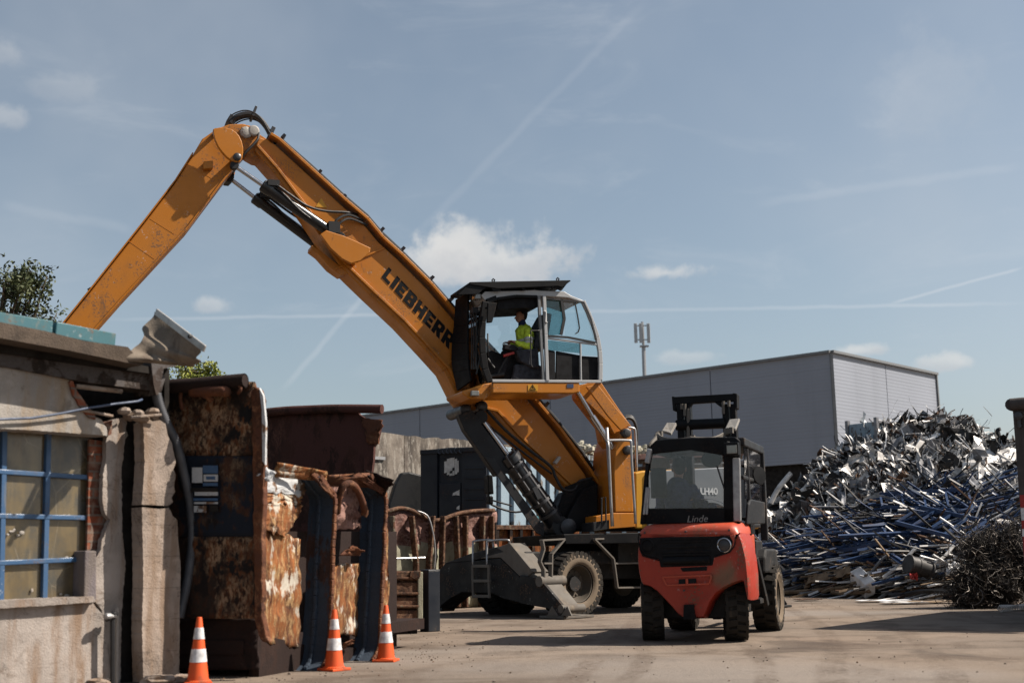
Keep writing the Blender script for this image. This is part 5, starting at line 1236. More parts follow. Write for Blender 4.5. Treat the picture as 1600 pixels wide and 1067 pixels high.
# grille, slats, headlamps
gr_ = fpart('grille', 'interior', lambda m: m.prism(FKl(f3([(92, 243), (240, 238), (500, 232), (815, 226), (822, 255), (812, 295), (775, 345), (720, 370), (660, 382), (645, 452), (250, 466), (240, 405), (160, 388), (116, 372), (98, 320)]), AR - .012), FH * .10), fk, .012)
def slatf(m):
    for y in (250, 272, 312, 352, 374): m.bar(FKp(*f3([(262, y)])[0], AR - .012), FKp(*f3([(632, y - 7)])[0], AR - .012), .03, .018, FH)
    m.tube([FKp(*f3([(275, 418)])[0], AR - .02), FKp(*f3([(628, 410)])[0], AR - .02)], .045, 10)
fpart('slat', 'black', slatf, gr_, .004)
for (x, y), mt in (((735, 298), 'bolt'), ((153, 304), 'interior')):
    c0 = FKp(*f3([(x, y)])[0], AR - .014)
    hl = fpart('headlight', mt, lambda m: m.lathe(c0, -FH, [(.066, -.03), (.066, .004), (.04, .014), (.005, .018)], 22), fk, smooth='auto')
    fpart('bezel', 'chrome' if x > 400 else 'interior', lambda m: m.lathe(c0, -FH, [(.068, -.03), (.084, -.03), (.084, .012), (.075, .02), (.068, .012)], 26, cap=False), hl, smooth='auto')
fpart('lamp_corner', 'redlt', lambda m: m.prism(FKl(f3([(775, 226), (815, 215), (826, 250), (812, 300), (790, 330), (800, 270)]), AR - .016), FH * .03), fk, .006)
fpart('recess', 'redlt', lambda m: (m.bar(FKp(*f3([(268, 540)])[0], AR + .0), FKp(*f3([(640, 525)])[0], AR), .02, .02, FH), m.bar(FKp(*f3([(300, 602)])[0], AR + .0), FKp(*f3([(622, 590)])[0], AR), .02, .02, FH), m.bar(FKp(*f3([(268, 540)])[0], AR), FKp(*f3([(300, 602)])[0], AR), .02, .02, FH), m.bar(FKp(*f3([(640, 525)])[0], AR), FKp(*f3([(622, 590)])[0], AR), .02, .02, FH)), cw, .004)
fpart('tow_slot', 'interior', lambda m: (m.prism(FKl(f3([(402, 470), (606, 458), (602, 490), (420, 498)]), AR - .004), FH * .05), m.prism(FKl(f3([(428, 748), (500, 746), (512, 858), (424, 860)]), AR + .06), FH * .1), m.prism(FKl(f3([(390, 556), (520, 550), (520, 592), (390, 596)]), AR - .004), FH * .04)), cw)
fpart('tow_pin', 'redlt', lambda m: m.tube(FKl(f3([(452, 552), (452, 592)]), AR - .012), .016, 8), cw)
fpart('panel_gap', 'interior', lambda m: [m.bar(FKp(x0, y0, AR - .012), FKp(x1, y1, AR - .012), .012, .02, FH) for P_ in (f3([(92, 205), (84, 250), (98, 330), (120, 380), (240, 412)]), f3([(855, 205), (822, 235), (814, 300), (776, 352), (662, 388)])) for (x0, y0), (x1, y1) in zip(P_, P_[1:])], cw)
fpart('screw', 'bolt', lambda m: [m.lathe(FKp(*f3([(x, y)])[0], AR - .004), -FH, [(.012, -.02), (.012, .004)], 8) for x, y in ((440, 196), (132, 204), (772, 184), (430, 640))], fk)
# chassis
fpart('chassis', 'dusty', lambda m: (m.box(F3(1.0, 0, .52), FH * 1.1, FR * .42, Z * .26), m.box(F3(1.2, 0, .95), FH * .75, FR * .55, Z * .22), m.tube([F3(0, -.5, .38), F3(0, .5, .38)], .08, 10), m.tube([F3(2.05, -.5, .42), F3(2.05, .5, .42)], .12, 10)), bevel=.02)
fpart('side_cover', 'redlt', lambda m: (m.box(F3(.55, .58, .98), FH * .42, FR * .03, Z * .26),), bevel=.02)
fpart('side_cover', 'redlt', lambda m: (m.box(F3(.55, -.58, .98), FH * .42, FR * .03, Z * .26),), bevel=.02)
fpart('fender', 'dusty', lambda m: [m.prism([F3(1.45, s_, .95), F3(1.6, s_, 1.06), F3(2.4, s_, 1.06), F3(2.55, s_, .85), F3(2.55, s_, .75), F3(1.4, s_, .75)], FR * (.16 if s_ > 0 else -.16)) for s_ in (.50, -.50)], bevel=.03)
fpart('step', 'dusty', lambda m: (m.box(F3(1.15, .58, .42), FH * .28, FR * .08, Z * .03), m.bar(F3(.9, .62, .95), F3(1.2, .68, .36), .06, .06)), bevel=.008)
def fwheel(c, ax, Rr, Wd): return wheel(c, ax, Rr, Wd, fk, ('tyre', 'tyreside'), 20, .55, .08, .040)
SR = R(14)                                    # rear wheels are steered a little
axr = (FR * math.cos(SR) + FH * math.sin(SR))
fwheel(F3(.02, .50, .385) + axr * .12, axr, .385, .25); fwheel(F3(.02, -.50, .385) - axr * .12, -axr, .385, .25)
fwheel(F3(2.05, .72, .43), FR, .43, .30); fwheel(F3(2.05, -.72, .43), -FR, .43, .30)
# cab posts, roof, rear window
AC = AR + .34
def c2p(x, y, a=AC): return FKp(*f2([(x, y)])[0], a)
DEP = 1.55
cabf = fpart('cab_frame', 'black', lambda m: (
    m.prism([c2p(*p) for p in [(150, 478), (190, 480), (150, 700), (150, 1060), (95, 1062), (118, 800)]], FH * .10),
    m.prism([c2p(*p) for p in [(730, 520), (800, 500), (852, 520), (858, 1050), (728, 1050)]], FH * .09),
    m.prism([c2p(*p) for p in [(160, 478), (240, 462), (480, 448), (730, 440), (850, 432), (852, 540), (715, 542), (480, 500), (240, 520), (185, 540)]], FH * .10),
    m.prism([c2p(*p) for p in [(110, 1062), (140, 940), (740, 935), (850, 940), (858, 1055), (600, 1052)]], FH * .05)), bevel=.012)
def pt(x, y, a): return FKp(*f2([(x, y)])[0], AC + a)
def pe(x, y, a): return c2p(x, y) + FH * a
fpart('roof', 'black', lambda m: (m.prism([c2p(*p) for p in [(170, 470), (215, 425), (300, 415), (480, 405), (700, 400), (820, 400), (850, 425), (852, 445), (700, 462), (480, 470), (240, 482)]], FH * DEP)), bevel=.03)
fpart('roof_guard', 'galv', lambda m: (m.bar(pt(828, 560, -.02), pt(836, 1040, -.02), .085, .07, FH), m.bar(pt(152, 600, -.02), pt(172, 490, -.02), .06, .06, FH), m.bar(pt(128, 990, -.02), pt(150, 780, -.02), .03, .04, FH), m.bar(pt(148, 990, -.02), pt(162, 780, -.02), .03, .04, FH)), cabf, .012)
def sideframe(m):
    for s_ in (0,):
        A = pe(850, 430, .1); A2 = pe(850, 430, DEP); B = pe(866, 1050, .1)
        m.bar(A, A2, .09, .10); m.bar(A2, A2 - Z * 1.15, .09, .09, FH); m.bar(pe(858, 700, .1), pe(858, 700, DEP), .05, .05)
        m.bar(A + FH * .35 - Z * .02, A + FH * .35 - Z * 1.1, .05, .05, FH)
    A = pe(160, 480, .1); A2 = pe(160, 480, DEP); m.bar(A, A2, .09, .1); m.bar(A2, A2 - Z * 1.15, .09, .09, FH)
fpart('cab_side', 'dkgrey', sideframe, cabf, .015)
fpart('cab_door', 'dkgrey', lambda m: (m.prism([pe(868, 860, .45), pe(868, 860, DEP - .05), pe(868, 1040, DEP - .05), pe(868, 1060, .2), pe(868, 900, .3)], FR * .04),), bevel=.015)
fpart('rear_window', 'fkglass', lambda m: m.prism([c2p(*p) for p in [(186, 530), (480, 500), (722, 536), (728, 940), (150, 945)]], FH * .008), cabf)
fpart('side_window', 'fkglass', lambda m: m.prism([pe(858, 470, .2), pe(858, 470, DEP - .1), pe(868, 860, DEP - .1), pe(868, 860, .2)], FR * .008), cabf)
text_mesh('lettering', 'Linde', c2p(450, 1046, AC - .006), FR, Z, .115, 'ltgrey', cabf, .0, .25)
fpart('wiper', 'rubber', lambda m: (m.tube([c2p(680, 620, AC - .02), c2p(705, 700, AC - .02), c2p(735, 790, AC - .02)], .009, 6),), cabf)
fpart('roof_plate', 'ltgrey', lambda m: (m.prism([pt(262, 352, .5), pt(300, 290, .6), pt(372, 292, .6), pt(330, 372, .5)], FH * .03 - Z * .03), m.prism([pt(742, 335, .5), pt(775, 265, .6), pt(852, 258, .6), pt(820, 338, .5)], FH * .03 - Z * .03)), bevel=.008)
def rh(m):
    for k, (y0, y1, y2) in enumerate(((395, 430, 412), (402, 442, 418), (410, 455, 425), (390, 418, 405))):
        m.tube(smooth_path([pt(232, y0 - 10, .35), pt(260, y0 + 12, .2), pt(330, y1, .12), pt(400, y1, .1), pt(480, y2, .1)], 4), .016, 6)
        m.tube(smooth_path([pt(480, y2, .1), pt(570, y1 - 8, .12), pt(650, y1 - 10, .15), pt(710, y0 - 5, .3), pt(770, y0 - 45, .5)], 4), .016, 6)
    m.tube(smooth_path([pt(480, 415, .1), pt(570, 430, .05), pt(650, 455, .02), pt(712, 490, .02)], 4), .018, 6)
    m.tube(smooth_path([pt(250, 370, .4), pt(228, 390, .35), pt(225, 410, .3), pt(190, 450, .1), pt(170, 480, .05)], 4), .035, 8)
    for x, y in ((235, 385), (255, 378), (750, 360), (770, 355), (790, 350), (480, 412), (500, 410)): m.box(pt(x, y, .4), FR * .02, Z * .035, FH * .04)
fpart('roof_hose', 'dust_lt', rh, smooth='auto')
wl = fpart('work_light', 'black', lambda m: (m.box(pt(792, 492, -.10), FR * .085, Z * .075, FH * .06), m.bar(pt(760, 440, -.02), pt(780, 480, -.08), .04, .04), m.prism([pt(705, 420, .0), pt(745, 395, .1), pt(800, 430, .1), pt(745, 480, .0)], FH * .03)), bevel=.012)
fpart('lens', 'lens', lambda m: m.box(pt(792, 494, -.163), FR * .06, Z * .05, FH * .006), wl, .01)
fpart('wing_mirror', 'black', lambda m: (m.lathe(pt(1000, 690, .9), -FH * .6 + FR * .9 + Z * .05, [(.10, -.05), (.115, 0), (.11, .012), (.005, .014)], 20), m.tube([pt(868, 620, 1.1), pt(960, 640, .95)], .016, 6)), smooth='auto')
fpart('inner_mirror', 'black', lambda m: m.ellipsoid(pt(640, 570, .12), FR * .13, Z * .10, FH * .03), smooth=True)
# mast behind the cab
AM = 2.62
def MP(x, y, a=AM): return FKp(*f2([(x, y)])[0], a)
def mast(m):
    for x0, x1 in ((372, 478), (716, 822)):
        for k, (xa, xb, dz) in enumerate(((x0, x0 + 46, 150), (x0 + 58, x1 - 4, 150))):
            T = [MP(xa, dz), MP(xb, dz)]; Bt = [V((p.x, p.y, .15)) for p in T]
            m.prism([T[0], T[1], Bt[1], Bt[0]], FH * .16)
    m.prism([MP(*p) for p in [(345, 100), (362, 96), (795, 72), (812, 68), (812, 128), (690, 134), (475, 148), (360, 152)]], FH * .12)
    m.prism([MP(*p) for p in [(336, 92), (362, 94), (368, 205), (345, 200)]], FH * .2); m.prism([MP(*p) for p in [(800, 66), (832, 72), (832, 185), (806, 182)]], FH * .2)
    m.prism([MP(*p) for p in [(478, 140), (495, 140), (470, 182), (470, 150)]], FH * .10); m.prism([MP(*p) for p in [(660, 138), (712, 136), (716, 175), (705, 172)]], FH * .10)
mst = fpart('mast', 'black', mast, bevel=.01)
fpart('mast_beam', 'black', lambda m: m.tube([MP(372, 312), MP(740, 296)], .075, 14), mst, smooth='auto')
fpart('mast_cylinder', 'dust_lt', lambda m: [m.tube([MP(x, y0, AM - .05), MP(x, y1, AM - .05)], .022, 8) for x, y0, y1 in ((437, 150, 240), (414, 150, 190), (728, 130, 225), (770, 125, 170), (462, 185, 400))], mst, smooth='auto')
fpart('fork_carriage', 'black', lambda m: (m.box(F3(2.95, 0, .55), FR * .6, FH * .04, Z * .28), [m.box(F3(3.5, s_ * .3, .12), FR * .06, FH * .55, Z * .025) for s_ in (1, -1)]), bevel=.01)
# inside: seat, filter, steering wheel
fpart('seat', 'seat', lambda m: (m.box(F3(.95, -.12, 1.22), FH * .26, FR * .25, Z * .08), m.box(F3(.68, -.12, 1.45), FH * .06, FR * .22, Z * .22)), bevel=.03)
fpart('air_filter', 'interior', lambda m: m.lathe(pt(240, 800, .30), Z, [(.10, -.1), (.10, .26), (.12, .28)], 18), smooth='auto')
fpart('filter_cap', 'wood', lambda m: m.lathe(pt(240, 640, .30), Z, [(.125, 0), (.135, .02), (.135, .10), (.12, .125), (.02, .13)], 22), smooth='auto')
swc = F3(1.42, -.05, 1.58)
fpart('steering_wheel', 'rubber', lambda m: (m.tube([swc + (FR * math.cos(a) + (FH * .85 + Z * -.0) * math.sin(a)) * .17 + Z * .08 * math.sin(a) for a in [k * math.pi / 10 for k in range(21)]], .014, 6), m.tube([swc, swc + FH * .15 - Z * .5], .03, 8)), smooth='auto')
fpart('dashboard', 'interior', lambda m: m.box(F3(1.62, 0, 1.35), FH * .08, FR * .5, Z * .12), bevel=.02)
hd2 = pt(392, 640, .55); pel2 = V((hd2.x, hd2.y, 0)) + Z * (hd2.z - .70) - FH * .02 + FR * -.02
shR = pel2 + FR * .185 + Z * .42; shL = pel2 - FR * .185 + Z * .42
elR = shR + FH * .16 + FR * .10 - Z * .22; wrR = elR + FH * .20 + FR * .10 + Z * .03
elL = shL + FH * .16 - FR * .08 - Z * .22; wrL = elL + FH * .22 + FR * .06 + Z * .06
dr, dj, drt, dtu = person('driver in a navy jacket seen from behind inside the forklift cab', pel2, FH, Z, hd2, FH - Z * .1 - FR * .35, [(elR, wrR), (elL, wrL)],
    [(pel2 + FH * .42 + Z * .02 + FR * .11, pel2 + FH * .5 - Z * .38 + FR * .11), (pel2 + FH * .42 + Z * .02 - FR * .11, pel2 + FH * .5 - Z * .38 - FR * .11)], 'navy', 'hair')
paper = MB(); pa = pt(560, 872, .50); paper.sheet(lambda u, v: pa + (FR * .36 * u) + FH * .14 * v - Z * (.07 * u - .02 * math.sin(u * 5)), 6, 3, Z * .004)
tag(paper.build('paper', M['scrap_wt']), 'white sheet of paper lying in the forklift cab beside the driver', 'paper')
# ================================================================== things between the container and the excavator
# dented low skip with ribs
def facing(name, label, cat, P0, ang, group=None):
    u = V((math.cos(ang), math.sin(ang), 0)); n = V((math.sin(ang), -math.cos(ang), 0))
    return thing(name, label, cat, P0, ang, group), u, n, (lambda x, y, off=0.: onp(x, y, V(P0) + n * off, n))
G1 = at(650, 900, 25.5); G1.z = 0
sk, ku, kn, KP = facing('dented_skip', 'low dented skip with wavy top rail, flaking pale green and pink rust', 'skip', G1, R(38))
rail = [(590, 797), (598, 797), (607, 798), (625, 794), (642, 797), (660, 806), (675, 812), (690, 812), (705, 806), (722, 801), (745, 798), (772, 797), (790, 797)]
def interp0(t, x):
    for (a, b_), (c, d) in zip(t, t[1:]):
        if x <= c: return b_ + (d - b_) * max(0, (x - a) / (c - a))
    return t[-1][1]
b = MB()
def ske(u_, v_):
    x = 596 + (776 - 596) * u_
    top = interp0(rail, x) + 2; y = 948 + (top - 948) * v_
    bulge = .11 * math.sin(v_ * math.pi * .9) * mn.noise(V((u_ * 6, v_ * 3, 5))) + (.10 * mn.noise(V((u_ * 9, v_ * 9, 2))) if v_ > .6 else 0.02 * mn.noise(V((u_ * 8, v_ * 8, 2))))
    return KP(x, y) + kn * bulge
b.sheet(ske, 44, 22, -kn * .03)
for i, p in enumerate(b.f): pass
so_ = b.build('panel', [M['skipgreen'], M['skippink']], sk, smooth=True)
for p in so_.data.polygons:
    c_ = p.center
    if (c_.z) > 1.28 + .05 * math.sin(c_.x * 9): p.material_index = 1
b = MB()
b.tube(smooth_path([KP(x, y, .04) for x, y in rail[1:-1]], 5), .045, 10); b.build('top_rail', M['rustrib'] if 0 else M['crate'], sk, smooth=True)
for x0, x1 in ((612, 614), (643, 650), (676, 670), (692, 690), (712, 715), (727, 727), (754, 752), (768, 768)):
    b = MB(); b.bar(KP(x0, 806, .08), KP(x1, 880, .10), .05, .17, kn); b.bar(KP(x1, 880, .10), KP(x1, 948, .08), .05, .17, kn); b.build('rib', M['crate'], sk, .01)
b = MB(); b.tube([KP(600, 873, .16), KP(664, 871, .16)], .022, 8); b.build('latch_bar', M['galv'], sk)
b = MB(); b.tube(smooth_path([KP(652, 798, .06), KP(668, 806, .12), KP(676, 830, .16), KP(680, 862, .16), KP(678, 890, .14)], 5), .018, 6); b.build('bent_rod', M['galv'], sk, smooth=True)
b = MB(); A_ = KP(597, 948); B_ = KP(776, 948)
b.prism([A_, A_ - kn * 1.8, V((A_.x, A_.y, 1.6)) - kn * 1.8, V((A_.x, A_.y, 2.0))], ku * .03); b.prism([B_, B_ - kn * 1.8, V((B_.x, B_.y, 1.6)) - kn * 1.8, V((B_.x, B_.y, 2.0))], ku * .03); b.prism([A_ - kn * 1.8, B_ - kn * 1.8, B_ - kn * 1.8 + Z * 1.6, A_ - kn * 1.8 + Z * 1.6], -kn * .03)
b.prism([A_ + Z * .25, B_ + Z * .25, B_ + Z * .25 - kn * 1.8, A_ + Z * .25 - kn * 1.8], Z * .04)
b.build('inner_wall', M['rustwall'], sk)
# rusty pallet crate
G2 = gnd(640, 990)
ct, u2, n2, CP = facing('steel_crate', 'rusty slatted steel crate standing on dark feet before the dented skip', 'crate', G2, R(22))
b = MB()
for y0, y1 in ((893, 906), (910, 930), (933, 950), (953, 976)):
    b.prism([CP(590, y1), CP(656, y1), CP(656, y0), CP(590, y0)], -n2 * .05)
    b.prism([CP(590, y1 - 1.5, .03), CP(656, y1 - 1.5, .03), CP(656, y1 - 5, .03), CP(590, y1 - 5, .03)], -n2 * .05)
b.prism([CP(590, 892, -.06), CP(656, 892, -.06), CP(656, 976, -.06), CP(590, 976, -.06)], -n2 * .03)
b.build('side', M['crate'], ct, .006)
b = MB(); b.prism([CP(653, 893, .03), CP(661, 893, .03), CP(661, 980, .03), CP(653, 980, .03)], -n2 * .1); b.prism([CP(605, 893, .02), CP(609, 893, .02), CP(609, 978, .02), CP(605, 978, .02)], -n2 * .06); b.build('corner_post', M['skipgreen'], ct, .01)
b = MB(); b.prism([CP(642, 892, .04), CP(658, 891, .04), CP(657, 901, .04), CP(648, 905, .04), CP(640, 901, .04)], -n2 * .12); b.build('bracket', M['rustdark'], ct, .01)
b = MB()
for x0, x1 in ((594, 638), (641, 652)): b.prism([CP(x0, 976, -.02), CP(x1, 976, -.02), CP(x1, 992, -.02), CP(x0, 992, -.02)], -n2 * .8)
b.prism([CP(590, 974, -.02), CP(660, 974, -.02), CP(660, 979, -.02), CP(590, 979, -.02)], -n2 * .9); b.build('foot', M['rustwall'], ct)
b = MB(); b.prism([CP(590, 892, -.1), CP(658, 892, -.1), CP(658, 976, -.1), CP(590, 976, -.1)], -n2 * .8); b.build('box_body', M['crate'], ct)
# dark square post
pg_ = gnd(672, 986)
b = MB(); b.box(pg_ + Z * .42, ku * .10, kn * .11, Z * .42); b.box(pg_ + Z * .845, ku * .105, kn * .115, Z * .012)
po = rooted(b.build('steel_post', M['navycont'], None, .012), pg_, R(24)); tag(po, 'dark blue black square steel post beside the slatted crate', 'post')
# second rusty orange skip further back
G3 = at(800, 900, 28.5); G3.z = 0
s3, u3, n3, P3 = facing('rusty_skip', 'bright orange rusted skip with ribs, mostly behind the outrigger', 'skip', G3, R(30))
b = MB(); b.prism([P3(768, 938), P3(905, 938), P3(905, 822), P3(768, 822)], -n3 * 1.6)
b.build('box_body', M['skiporange'], s3, .01)
for x in (776, 797, 813, 832, 858, 884):
    b = MB(); b.prism([P3(x, 824, .09), P3(x + 4, 824, .09), P3(x + 4, 938, .09), P3(x, 938, .09)], -n3 * .09); b.build('rib', M['rustdark'], s3)
b = MB(); b.prism([P3(764, 820, .1), P3(906, 820, .1), P3(906, 827, .1), P3(764, 827, .1)], -n3 * .12); b.build('top_rail', M['crate'], s3, .008)
# navy and light blue container
N0 = at(760, 800, 30.5); N0 = V((N0.x, N0.y, 0))
nc = thing('waste_container', 'tall navy container end with white painted blotch, pale blue ribbed side', 'container', N0, R(62))
eu = V((math.cos(R(-25)), math.sin(R(-25)), 0)); en = V((-math.cos(R(65)), -math.sin(R(65)), 0)) * 1.0
en = V((eu.y, -eu.x, 0)); 
def NE(x, y, off=0.): return onp(x, y, N0 + en * off, en)
su_ = V((math.cos(R(62)), math.sin(R(62)), 0)); sn_ = V((su_.y, -su_.x, 0))
def NS(x, y, off=0.): return onp(x, y, N0 + sn_ * off, sn_)
b = MB(); b.prism([NE(657, 704), NE(700, 699), NE(760, 698), NE(760, 850), NE(657, 850)], -en * .1); b.build('end_wall', M['navycont'], nc, .02)
b = MB()
for x0, x1 in ((657, 683), (721, 760)):
    b.prism([NE(x0, 706, .08), NE(x1, 701, .08), NE(x1, 850, .08), NE(x0, 850, .08)], -en * .08)
for y in (730, 745, 762, 778): b.prism([NE(726, y, .10), NE(756, y - .5, .10), NE(756, y + 3, .10), NE(726, y + 3, .10)], -en * .03)
b.prism([NE(686, 755, .05), NE(720, 754, .05), NE(720, 850, .05), NE(686, 850, .05)], -en * .05)
b.prism([NE(656, 703, .12), NE(760, 697, .12), NE(760, 704, .12), NE(656, 710, .12)], -en * .12)
b.build('end_frame', M['navycont'], nc, .012)
b = MB()
cx, cy = 705.5, 729
for (dx, hw, y0, y1) in ((-9, 2.2, -9, 10), (-5, 2, -13, 13), (-1, 2.1, -14, 7), (-1, 2.1, 10, 14.5), (3, 1.7, -14.5, 2), (3.2, 1.5, 6, 14), (7, 1.8, -13, 12), (10, 1.4, -10, 9)):
    b.prism([NE(cx + dx - hw, cy + y1, .012), NE(cx + dx + hw, cy + y1 - 1, .012), NE(cx + dx + hw, cy + y0, .012), NE(cx + dx - hw, cy + y0 + 1, .012)], en * .006)
for pts in ([(708, 770), (718, 765), (718, 774), (712, 773), (707, 774)], [(714, 792), (718, 789), (718, 796), (713, 795)]):
    b.prism([NE(x, y, .058) for x, y in pts], en * .006)
b.build('paint_blotch', M['whitemark'], nc)
b = MB()
for k, x in enumerate((687, 694, 700, 707, 713, 720)):
    b.tube([NE(x + 2.5 * math.cos(a), 704.5 + 4 * math.sin(a) - .12 * (x - 687) / 3, .126) for a in [i * math.pi / 5 * (.7 if k % 2 == 0 else .5) + 1.2 for i in range(8)]], .012, 4)
b.build('faded_marking', plain('faded_marking', (.08, .10, .13), .7), nc)
b = MB(); b.prism([NS(761, 699), NS(1000, 722), NS(1000, 815), NS(761, 850)], -sn_ * .1); b.build('side_wall', M['bluecont'], nc, .01)
b = MB()
for x in (764, 782, 802, 828, 844, 858, 872, 890, 910, 935, 960): b.bar(NS(x, 705 + (x - 761) * .1, .06), NS(x, 846 - (x - 761) * .12, .06), .12, .10, sn_)
b.bar(NS(761, 700, .06), NS(1000, 723, .06), .14, .10, sn_); b.build('side_rib', M['bluecont'], nc, .01)
b = MB(); b.prism([N0 + Z * 0 - en * .1, N0 - eu * 2.45 - en * .1, N0 - eu * 2.45 + su_ * 6, N0 + su_ * 6], Z * .9); b.build('skid_base', M['rustwall'], nc)
b = MB(); b.prism([NS(838, 806, .06), NS(1000, 800, .06), NS(1000, 812, .06), NS(838, 820, .06)], -sn_ * .1); b.build('lower_rail', M['turq'], nc, .02)
# black sheet leaning beside it
b = MB(); T0 = at(640, 800, 31.5); tn = V((.35, -.94, 0)).normalized()
def TP(x, y): return onp(x, y, T0, tn)
b.prism([TP(*p) for p in [(600, 830), (607, 790), (618, 755), (628, 738), (640, 737), (660, 742), (672, 830)]], -tn * .25)
o = b.build('tarpaulin', M['tarp'], None, .04); p0 = TP(635, 830); rooted(o, (p0.x, p0.y, 0)); tag(o, 'black tarpaulin heap against the wall left of the navy container', 'tarpaulin')

# ================================================================== concrete wall
Wc = at(585, 800, 36); Wc.z = 0; ca = R(52); cu = V((math.cos(ca), math.sin(ca), 0)); cn = V((cu.y, -cu.x, 0))
def WP(x, y, off=0.): return onp(x, y, Wc + cn * off, cn)
cwall = thing('concrete_wall', 'weathered concrete panel wall with dark vertical joints', 'wall', Wc, ca)
tops = [(540, 668), (585, 675), (632, 679), (634, 679), (690, 685), (745, 690), (748, 690), (800, 697), (860, 705), (905, 711), (1000, 726)]
b = MB()
seg = [(-60, 632), (632, 747), (747, 860), (860, 1010)]
for x0, x1 in seg:
    A = WP(x0 + .4, 800); Bq = WP(x1 - .4, 800); ta = WP(max(x0, 480), 675 + (max(x0, 480) - 585) * .1); tb_ = WP(x1, 675 + (x1 - 585) * .118)
    n_ = 16; pts = [V((A.x, A.y, 0)), V((Bq.x, Bq.y, 0))]
    for k in range(n_ + 1):
        t = 1 - k / n_; q = A.lerp(Bq, t); zt = WP(585, 675).z + .06 * mn.noise(V((q.x * 2, q.y * 2, 0))) + .03 * mn.noise(V((q.x * 8, q.y * 8, 0))); pts.append(V((q.x, q.y, zt)))
    b.prism(pts, -cn * .35)
b.build('wall_panel', M['concrete'], cwall, recalc=True)
b = MB(); b.bar(WP(583, 715, .04), WP(601, 716, .04), .06, .09); b.bar(WP(585, 716, .04), WP(585, 640, .04), .0001, .0001); b.build('steel_bracket', M['galv'], cwall)
# open container with pale shredded material behind the boom
O0 = at(940, 800, 37); O0.z = 0
ou = V((math.cos(R(8)), math.sin(R(8)), 0)); on = V((ou.y, -ou.x, 0))
def OP(x, y, off=0.): return onp(x, y, O0 + on * off, on)
oc = thing('scrap_bin', 'rusty open bin behind the boom foot filled with pale shredded scrap', 'bin', O0, R(8))
b = MB(); b.prism([OP(862, 716), OP(1160, 706), OP(1160, 860), OP(862, 860)], -on * 2); b.build('box_body', M['crate'], oc)
b = MB(); b.bar(OP(862, 719, .05), OP(1160, 708, .05), .15, .14, on); b.build('rim', M['skippink'], oc, .01)
b = MB()
for x in (880, 905, 925, 950, 975, 1000): b.bar(OP(x, 725, .04), OP(x, 860, .04), .12, .08, on)
b.build('rib', M['bluecont'], oc)
b = MB()
for i in range(420):
    p = OP(rnd(866, 1155), 712, -rnd(.1, 1.6)); s_ = rnd(.06, .19)
    p.z += rnd(-.05, .28) * (1 if i % 5 else 1.4)
    b.ellipsoid(p, V((s_, rnd(-.05, .05), rnd(-.05, .05))), V((0, s_ * .8, rnd(-.04, .04))), V((0, 0, s_ * rnd(.4, .9))), 6, 4)
b.build('shredded_fill', plain('pale_shredded_fill', (.50, .47, .38), .85, 0, .2, .6, 5, .3), oc)

# ================================================================== warehouse and antenna
HC = at(1298, 550, 62); hu = V((-math.sin(R(47)), math.cos(R(47)), 0)); hv = V((math.cos(R(47)), math.sin(R(47)), 0))
ztop = HC.z; zbt = onp(1240, 725, HC, V((hu.y, -hu.x, 0))).z
nL = V((-hv.x, -hv.y, 0)); nR = V((-hu.x, -hu.y, 0))
wh = thing('warehouse', 'large windowless grey metal clad warehouse with flat roof', 'building', (HC.x, HC.y, 0), R(47))
c0 = V((HC.x, HC.y, 0)); Rend = onp(1467, 650, c0, nR); LR = (Rend - c0).dot(hv); LL = 95.
def clad(name, a, d, ln, nrm, joints):
    b = MB(); pos = [0] + joints + [ln]
    for p, q in zip(pos, pos[1:]): b.prism([a + d * (p + .03) + Z * zbt, a + d * (q - .03) + Z * zbt, a + d * (q - .03) + Z * ztop, a + d * (p + .03) + Z * ztop], -nrm * .2)
    return b.build(name, M['clad'], wh)
jr = (onp(1388, 640, c0, nR) - c0).dot(hv); jl1 = (onp(1111, 620, c0, nL) - c0).dot(hu); jl2 = (onp(656, 660, c0, nL) - c0).dot(hu)
clad('cladding', c0, hu, LL, nL, [jl1, jl1 + (jl2 - jl1) / 2, jl2]); clad('cladding', c0, hv, LR, nR, [jr])
b = MB(); b.prism([c0 - nL * .35 - nR * .35, c0 + hu * LL - nL * .35 - nR * .35, c0 + hu * LL + hv * LR, c0 + hv * LR - nR * .35 - nL * .35], Z * (zbt + .3)); b.build('plinth', M['darkwall'], wh)
b = MB(); b.prism([c0 - nL * .22 - nR * .22 + Z * zbt, c0 + hu * LL - nR * .2 - nL * .22 + Z * zbt, c0 + hu * LL + hv * (LR - .3) + Z * zbt, c0 + hv * (LR - .3) - nR * .22 + Z * zbt], Z * (ztop - zbt - .1)); b.build('roof', M['cabgrey'], wh)
b = MB()
b.bar(c0 + Z * (ztop + .02) + nL * .05, c0 + hu * LL + Z * (ztop + .02) + nL * .05, .25, .13); b.bar(c0 + Z * (ztop + .02) + nR * .05, c0 + hv * LR + Z * (ztop + .02) + nR * .05, .25, .13)
b.bar(c0 + Z * zbt + (nL + nR) * .03, c0 + Z * (ztop - .1) + (nL + nR) * .02, .14, .14); b.bar(c0 + hv * LR + Z * zbt + nR * .05, c0 + hv * LR + Z * ztop + nR * .03, .12, .12)
b.build('edge_trim', M['cabgrey'], wh)
AN = at(1006, 590, 100); mt = thing('antenna_mast', 'slim telecom mast with white panel antennas rising behind the warehouse', 'mast', (AN.x, AN.y, 0))
b = MB(); tp = at(1003.5, 503, 100); b.tube([V((AN.x, AN.y, 0)), at(1005.5, 540, 100)], .16, 8); b.tube([at(1005.5, 540, 100), tp], .11, 8); b.build('pole', M['galv'], mt)
